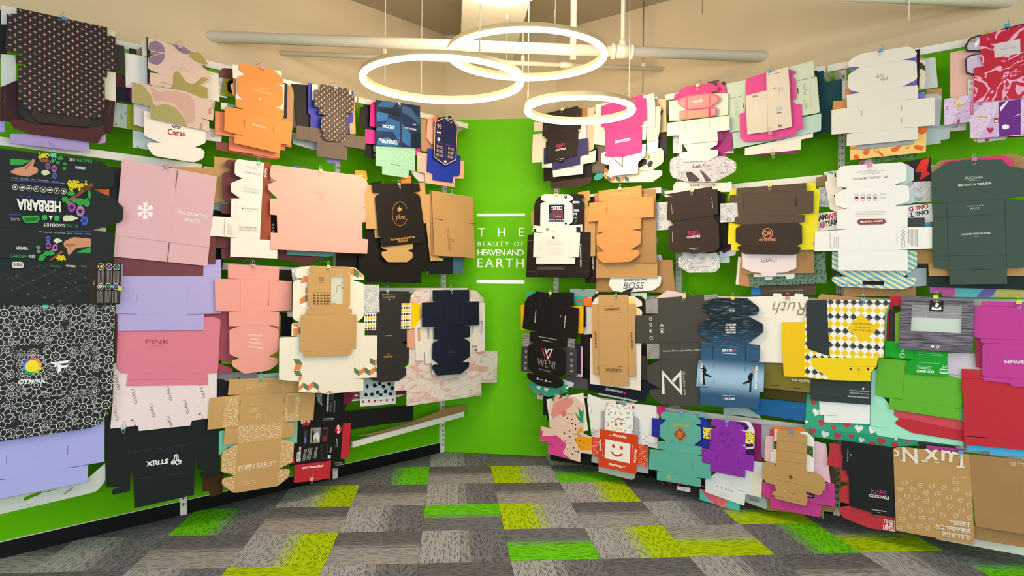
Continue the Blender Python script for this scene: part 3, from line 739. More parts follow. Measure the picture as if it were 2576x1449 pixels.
DATA = [
('large black flat box with pink cross print at the upper left', 'left', 366, -3118, 2366, '@cross', 0, ['163,55 191,49 189,22,15 -162,0,30 -200,29,11 -167,41', '-167,41 -185,40 -202,57 -202,216 -163,234 164,250 198,248 201,67 163,55', '-163,234 -210,230 -214,268 -168,285 165,285 211,287 210,252 164,250', '-168,285 -255,278 -249,465 -208,478 210,486 251,484 255,300 165,285', '-208,478 -208,507 210,525 210,486']),
('dark brown tuck flap box just below the large cross print box', 'left', 361, -3125, 2317, '3e3033', 0, ['-136,72 135,106 136,44,11 130,24,18 91,11 -106,0,29 -135,31,22']),
('charcoal box with rounded flap below the large cross print box', 'left', 355, -3121, 2310, '2c3433', 0, ['-193,116 193,163 193,44,15 111,17 -156,0,44 -192,41,29']),
('maroon box with long rounded flap below the cross print stack', 'left', 348, -3131, 2252, '542a2f', 0, ['-221,62,29 214,111 221,81,22 185,0,15 112,4 -137,3,29 -206,21,22'], [('T', '6d3b3f', '', 'www.packaka.com', 41, 39, -54, 36, 8.5)]),
('wide dark maroon box with worn creases behind the cross print box', 'left', 339, -3122, 2300, '3f2129', 0, ['-266,166 -199,215 266,203 252,21 62,21 -266,0'], [('K2.9,0', '6d4145', '', '246,180 234,146 240,115;-247,147 -245,119 -254,88')]),
('pale lilac box peeking out lowest under the cross print stack', 'left', 332, -3164, 2197, 'a795cf', 0, ['-181,47 106,88 181,63 181,6 -181,0']),
('off white box left of the cross print box, lower one', 'left', 325, -3350, 2476, 'cfd6cf', 0, ['-33,160 33,170 31,2 -32,0']),
('off white box at the top left corner behind the crosses', 'left', 321, -3347, 2785, 'd3d4cd', 0, ['-35,97 35,101 30,16 -33,0']),
('cream box edge right of the lower cross print panel', 'left', 334, -2939, 2495, 'dcd8c8', 0, ['-88,147 86,178 88,0 -87,6']),
('charcoal box flap right of the cross print box', 'left', 344, -2863, 2658, '393838', 0, ['-55,152 50,162 55,10 -54,0']),
('black box at the left photo edge behind the cross print box', 'left', 316, -3416, 2616, '26292b', 0, ['-62,240 61,243 62,0 -61,4']),
('small dark maroon box behind the charcoal flap by the crosses', 'left', 310, -2839, 2590, '54262d', 0, ['-49,83 49,76 45,1 -48,0']),
('dark indigo box under the small maroon box by the crosses', 'left', 303, -2821, 2509, '2b2440', 0, ['-64,99 46,103 48,42 64,12 -63,0']),
('pale box with sprig print and lime edge under the crosses', 'left', 296, -2785, 2370, 'b3c1bf', 0, ['-97,134 96,143 97,1 -96,0'], [('P', '8f9a1c', '', '9,139 96,141 95,3 3,3'), ('K2.3,0', '4a4f52', 'lettering', '-24,73 -30,65 -20,68 -26,59 -18,61 -24,53 -16,54;-52,23 -56,15 -48,20 -52,13 -46,15 -49,9 -42,12;-4,96 -6,90 0,94 -5,85 2,90 -2,82')]),
('pink, mauve and olive blotch print box, open die-cut', 'left', 366, -2540, 2419, 'd3b7ab', 1, ['147,71 204,64 205,0 -139,18 -140,83 -85,82', '-85,82 -239,89 -240,203 -89,206 147,194 240,187 228,70 147,71', '-89,206 -145,210 -144,277 -89,284 143,268 196,262 196,195 147,194', '-89,284 -153,295,15 -154,361,15 -87,402 142,390 202,361,15 203,308 143,268', '-87,402 -157,399,23 -154,472 52,476 149,466,46 200,399 142,390'], [('P', '85718a', '', '-152,406 -150,446,23 -106,471,31 -64,449,31 -63,411 -88,406;-152,360 -88,397 -63,406 -64,369,46 -99,326,46 -152,332,15;-61,471 52,474 89,458 69,428,23 25,437,31 -15,465,23'), ('P', '9d9052', '', '89,458 149,462,39 196,405 163,397,31 114,404,39 71,428,31;-14,301,39 12,327,31 67,265,39 108,264,31 163,326,31 201,315 146,270 192,259 193,198 147,195 53,214,31 -79,206 -79,218,23 -34,201,23 -14,241,31'), ('P', 'caa095', '', '-145,200 -92,177,31 -1,204,54 94,196,46 115,152,31 116,42,31 71,15,23 47,77,46 -13,133,46 -79,127,31 -117,113,31'), ('P', 'a39a63', '', '-238,202 -181,199,39 -137,148,39 -122,102 -86,84 -237,90;-138,81 -53,119,54 7,103,46 54,51,39 71,9 -137,19'), ('P', 'b98d75', '', '195,98,15 197,136,12 214,154,12 218,109,12'), ('P', 'a79c7c', '', '218,137,15 221,179 236,181 230,139,8'), ('P', 'b98d75', '', '144,5 148,37,9 164,47,8 162,3'), ('T', 'b09a8c', '', 'COOLLA', 82, 350, -23, 346, 20.3, 0, 0, 1.5), ('T', '9c8570', '', 'SMALL BATCH SUNCARE', 125, 223, -80, 241, 7.7)]),
('thin dark box edge left of the blotch print box', 'left', 360, -2687, 2631, '2b2628', 1, ['-13,264 6,263 13,0 -7,4']),
('white box with a red serif name and oval bottom flap', 'left', 352, -2529, 2221, 'efe4db', 1, ['113,92 154,91,23 175,73,19 164,30,31 106,0,38 -127,7,46 -177,75,19 -89,87', '-89,87 -178,114,15 -179,255 -18,260 179,226 178,127,15 113,92'], [('T', 'a22f38', '', 'Caras', -47, 142, 54, 147, 33.3, 0.03), ('P', '6b6468', '', '-27,201 30,202 23,187,8 -17,186,8'), ('K3.1,0', 'efe4db', '', '-17,200 1,188 22,199')]),
('plain white box right behind the blotch print box', 'left', 343, -2333, 2612, 'dcd1c6', 1, ['-74,180 66,177 74,5 -73,0']),
('plain white box left behind the blotch print box', 'left', 330, -2735, 2595, 'dad8d8', 1, ['-67,191 66,198 67,6 -63,0']),
('pale lavender box under the olive flap of the blotch box', 'left', 339, -2683, 2372, 'c9c3cb', 1, ['-76,142 76,137 76,0 -76,19']),
('pale box with sprigs right of the red serif name', 'left', 323, -2314, 2367, 'c8c4c2', 1, ['-83,90 83,76 77,9 -82,0'], [('K2.4,0', '5d5a58', 'lettering', '13,45 11,39 18,42 16,35 23,38 21,31 27,33')]),
('pale box with sprigs left of the oval white flap', 'left', 316, -2669, 2264, 'b5c4c6', 1, ['-86,99 86,94 86,0 -86,1'], [('K2.3,0', '5d5a58', 'lettering', '-59,14 -62,8 -55,11 -60,4 -53,7 -57,0')]),
('bright orange die-cut box with small white script, upper left', 'left', 366, -2004, 2354, 'f08d45', 2, ['94,66 153,65 147,0 -169,19 -169,73 -106,73', ('-106,73 -236,85 -234,235 -106,240 103,230 236,220 229,66 94,66', '', '-108,178 -108,132 -102,133 -103,179;96,172 96,127 103,128 102,173'), '-106,240 -163,249 -164,300 -99,302 104,299 171,291 168,231 103,230', '-99,302 -152,329,27 -154,423,19 -140,445 -93,466 113,458 166,441,19 169,345,30 151,310,15 104,299', '-93,466 -147,482,27 -137,522,19 -4,538 103,536,38 170,492,38 170,456,11 113,458'], [('T', 'ffd3ad', '', 'WELCOME TO THE GARDEN', 73, 379, -56, 385, 7.8), ('K1.5,0', 'ffe3cb', 'lettering', '19,397 15,401 9,398 5,402 -2,397 -5,402 -12,397'), ('K2.3,0', 'ffe9d4', 'lettering', '43,146 39,153 32,147 29,153 21,147 18,156 11,147 8,157 0,148 -2,159 -10,152 -13,158 -21,150 -23,160 -31,151 -34,161 -41,155 -44,163 -52,154'), ('P', 'ffe3cb', '', '-3,335 11,335 8,324 -3,325')]),
('white box behind the upper orange box, edges showing', 'left', 359, -2005, 2602, 'f0e3d6', 2, ['-181,261 159,297 160,218 181,215 177,0 -159,47 -156,176 -177,176']),
('coral box lying just behind the upper orange box', 'left', 343, -2022, 2409, 'e4875e', 2, ['-266,147 -161,155 -75,180 266,19 262,3 210,0 -139,4 -266,5']),
('coral box bottom edge under the orange box', 'left', 336, -1998, 2328, 'dd8058', 2, ['-197,82 -95,105 197,81 194,55 161,57 156,1 -196,0']),
('brown box bottom edge lowest under the orange box', 'left', 330, -2084, 2306, '7a4238', 2, ['-193,65 -5,73 193,29 189,0 -192,15']),
('round topped maroon box left behind the orange box', 'left', 317, -2198, 2780, '6b3b36', 2, ['-55,18,30 -34,58,34 47,72 55,2 -51,0']),
('olive box with black window left behind the orange box', 'left', 312, -2158, 2669, '85861c', 2, ['-62,108,11 76,128 77,4 -77,0'], [('P', '1b1714', '', '-38,89,15 -11,114,8 62,125 62,29 -35,26,15')]),
('banknote print box edge left behind the orange box', 'left', 305, -2219, 2658, '@money', 2, ['-27,129 26,132 27,1 -26,0']),
('black box right behind the upper orange box', 'left', 328, -1814, 2603, '211d1b', 2, ['-33,228 33,234 29,0 -31,0']),
('tan box right behind the upper orange box', 'left', 319, -1784, 2529, 'b98a5e', 2, ['-89,296 89,296 56,257 48,0 -87,27']),
('pale box with sprigs low between orange and cross boxes', 'left', 296, -1602, 2423, 'b7c1c4', 2, ['-124,103 123,91 124,0 -118,24'], [('K2.4,0', '5d5a58', 'lettering', '-27,32 -29,27 -23,30 -27,23 -19,28 -22,22;3,29 2,25 6,28 4,22 10,27 8,21')]),
('small brown flat box with peach cross print, top row', 'left', 366, -1433, 2493, '@crossbrown', 3, ['61,65 113,49,12 68,14,16 -67,0,32 -111,30,12 -87,43', '-87,43 -111,65,8 -110,159,12 -68,177 48,188 109,182,16 107,75,16 61,65', '-68,177 -125,177 -126,211 -73,226 76,221 127,222 122,192 48,188', '-73,226 -166,217 -164,336 -121,340 119,360 166,359 162,236 76,221', '-121,340 -118,385,8 121,402,12 119,360']),
('plain grey brown die-cut box under the small cross print box', 'left', 353, -1440, 2378, '6a5b50', 3, ['80,101 129,96 124,5 -129,0 -130,95', '-130,95 -288,94 -287,186,12 -83,196 -84,280 83,295 84,188 288,201 284,106 80,101'], [('K2.4,0', '574a41', '', '-191,192 -194,98;194,194 189,105;-82,89 -79,3')]),
('white box edge beside the small brown cross print box', 'left', 344, -1440, 2761, 'ece1d4', 3, ['-165,110 165,130 164,36 -164,0']),
('royal violet box behind the small brown cross print box', 'left', 335, -1441, 2574, '3b3ea0', 3, ['-191,299 191,320 191,97 155,89 156,5 -170,0 -166,84 -187,88']),
('black box left of the violet box, top row', 'left', 323, -1666, 2574, '1b1a22', 3, ['-89,268 44,289 89,94 89,4 -42,0 -64,226']),
('grey brown box edge left of the black box, top row', 'left', 316, -1674, 2548, '5c534b', 3, ['-47,256,12 -14,277,8 57,284 59,39 -59,0']),
('tan box edge right of the small brown cross print box', 'left', 317, -1250, 2585, 'c8a06c', 3, ['-36,277 21,281 36,8 -14,0']),
('glossy navy and blue facet print box with white italic lettering', 'left', 366, -852, 2527, '22365a', 4, ['19,360 217,378 221,43 24,25', '24,25 -214,0 -221,338 19,360'], [('P', '2c6398', '', '-157,342 -20,355 -64,309 -209,289'), ('P', '2e6aa6', '', '-212,251 -103,255 -109,205 -211,177'), ('P', '1a2745', '', '-202,279 -53,303 13,287 13,254 -156,255'), ('P', '2a5d94', '', '-92,226 14,213 16,39 -51,127 -211,109 -211,133 -155,146'), ('P', '2f6ca5', '', '-195,55 -93,80 8,30 -209,5'), ('P', '3a587f', '', '32,348 119,340 164,298 214,282 214,222 120,273 32,290'), ('P', '2f659e', '', '33,208 121,139 117,36 37,67'), ('P', '18253f', '', '134,141 215,171 216,48 136,40'), ('T', 'eef2f6', '', 'SKOR', -39, 172, -158, 168, 22.9, 0.04, 0.25), ('T', 'eef2f6', '', "IT'S HOW GOOD", -10, 52, -164, 42, 14.7, 0.04), ('T', 'eef2f6', '', 'YOU WANT TO BE', -10, 68, -185, 55, 14.7, 0.04), ('T', 'dfe6ee', '', 'INSIDE THE BOX', 176, 189, 61, 183, 13.4, 0.03), ('K3.4,0', 'dfe6ee', '', '176,223 140,220')], 0.3),
('mint green box with white snow dots under the blue facets', 'left', 353, -864, 2322, '@snow', 4, ['131,63 126,2 -132,0 -133,60', '-133,60 -194,58 -196,227 196,258 192,65 131,63'], [('K3.4,0', '7a5a35', 'lettering', '43,84 38,91 31,83 27,91 20,83 15,90 8,84 4,91 -3,84 -7,93 -14,82 -18,91 -26,82 -30,91 -37,84 -40,93 -48,83')]),
('magenta box edge left of the blue facet box, upper', 'left', 346, -1052, 2666, 'cf2280', 4, ['-52,161 -25,188 59,199 61,1 -61,0']),
('bright pink box left of the blue facet box, lower', 'left', 339, -1065, 2534, 'e8308c', 4, ['-81,102 80,118 81,9 -80,0']),
('black box left of the pink box by the blue facets', 'left', 325, -1105, 2647, '232021', 4, ['-80,149 79,166 80,0 -79,0'], [('K2.5,0', '77706c', 'lettering', '-44,107 -40,52')]),
('black box low left of the mint box', 'left', 317, -1052, 2435, '1d1a1b', 4, ['-76,108 75,123 76,10 -75,0'], [('P', 'c22f78', '', '-11,33,13 25,42 76,41 76,23 10,16,8')]),
('navy shield shaped card with copper border and scores of 99', 'left', 366, -350, 2466, '242b5c', 5, ['-134,343 -90,361,18 -18,401,23 9,388 22,383 39,398,7 74,409,18 125,359,9 140,347 125,66 -7,0 -140,53'], [('K6.4,1', 'efbd9b', '', '-124,340 -84,359,18 -18,394,23 5,380 25,378 44,394,7 69,401,18 117,354 129,339 114,70 -8,9 -131,59'), ('T', 'e8bd92', '', '99', -99, 292, -52, 294, 38.0), ('P', 'c8313c', '', '-101,274 -57,274 -58,266 -102,265'), ('P', 'f1ebe4', '', '-102,265 -58,266 -59,256 -103,255'), ('K3.6,0', '8a4a9a', '', '-100,242 -61,243'), ('C', 'd9d3da', '', '-82,207,15.5,10'), ('C', 'f1edf0', '', '-82,207,7.3'), ('K2.7,0', '8a4a9a', '', '-100,176 92,177;-7,160 -8,76'), ('C', 'e0a070', '', '56,368,9.1'), ('T', 'f0c9a6', '', '99 PAC', -105, 136, -36, 136, 22.7), ('T', 'f0c9a6', '', '99 SHO', -105, 102, -35, 101, 22.7), ('T', 'f0c9a6', '', '99 PAS', -107, 66, -35, 66, 22.7), ('T', 'f0c9a6', '', '99 DRI', 23, 136, 87, 137, 23.0), ('T', 'f0c9a6', '', '99 DEF', 21, 102, 85, 102, 23.0), ('T', 'f0c9a6', '', '99 PHY', 20, 68, 86, 68, 23.0), ('P', 'f3efee', 'heart', '-8,40 -7,42 -5,45 1,47 7,45 9,42 7,37 1,32 -4,27 -7,24 -8,23 -8,24 -11,27 -17,29 -22,33 -25,37 -23,41 -17,44 -11,44 -8,41')]),
('royal blue die-cut box under the navy score card', 'left', 348, -351, 2340, '2038a2', 5, ['105,58 99,3 -126,0 -127,52', '-127,52 -191,60 -182,249 191,238 187,90 168,65 105,58'], [('K2.7,0', '162a80', '', '-56,114 -59,74;58,115 56,79')]),
('salmon pink box with rounded top left of the score card', 'left', 341, -462, 2630, 'efab98', 5, ['-72,166,27 -43,215,31 76,237 78,8 -29,0 -78,36,18']),
('salmon pink die-cut box lowest under the royal blue box', 'left', 336, -371, 2309, 'f1b3a2', 5, ['158,74 157,3 -176,0 -177,75', '-177,75 -261,85 -263,236 -150,235 263,231 258,85 158,74']),
('brown box left of the salmon box by the score card', 'left', 325, -518, 2562, 'b88a72', 5, ['-75,256 75,272 66,6 -63,0'], [('K2.7,0', '9a6f58', '', '-62,134 -60,9')]),
('pale grey box with rounded corner under the salmon box', 'left', 316, -547, 2317, 'cdc8c3', 5, ['-142,75 142,91 142,20 -51,0,35 -108,39,18']),
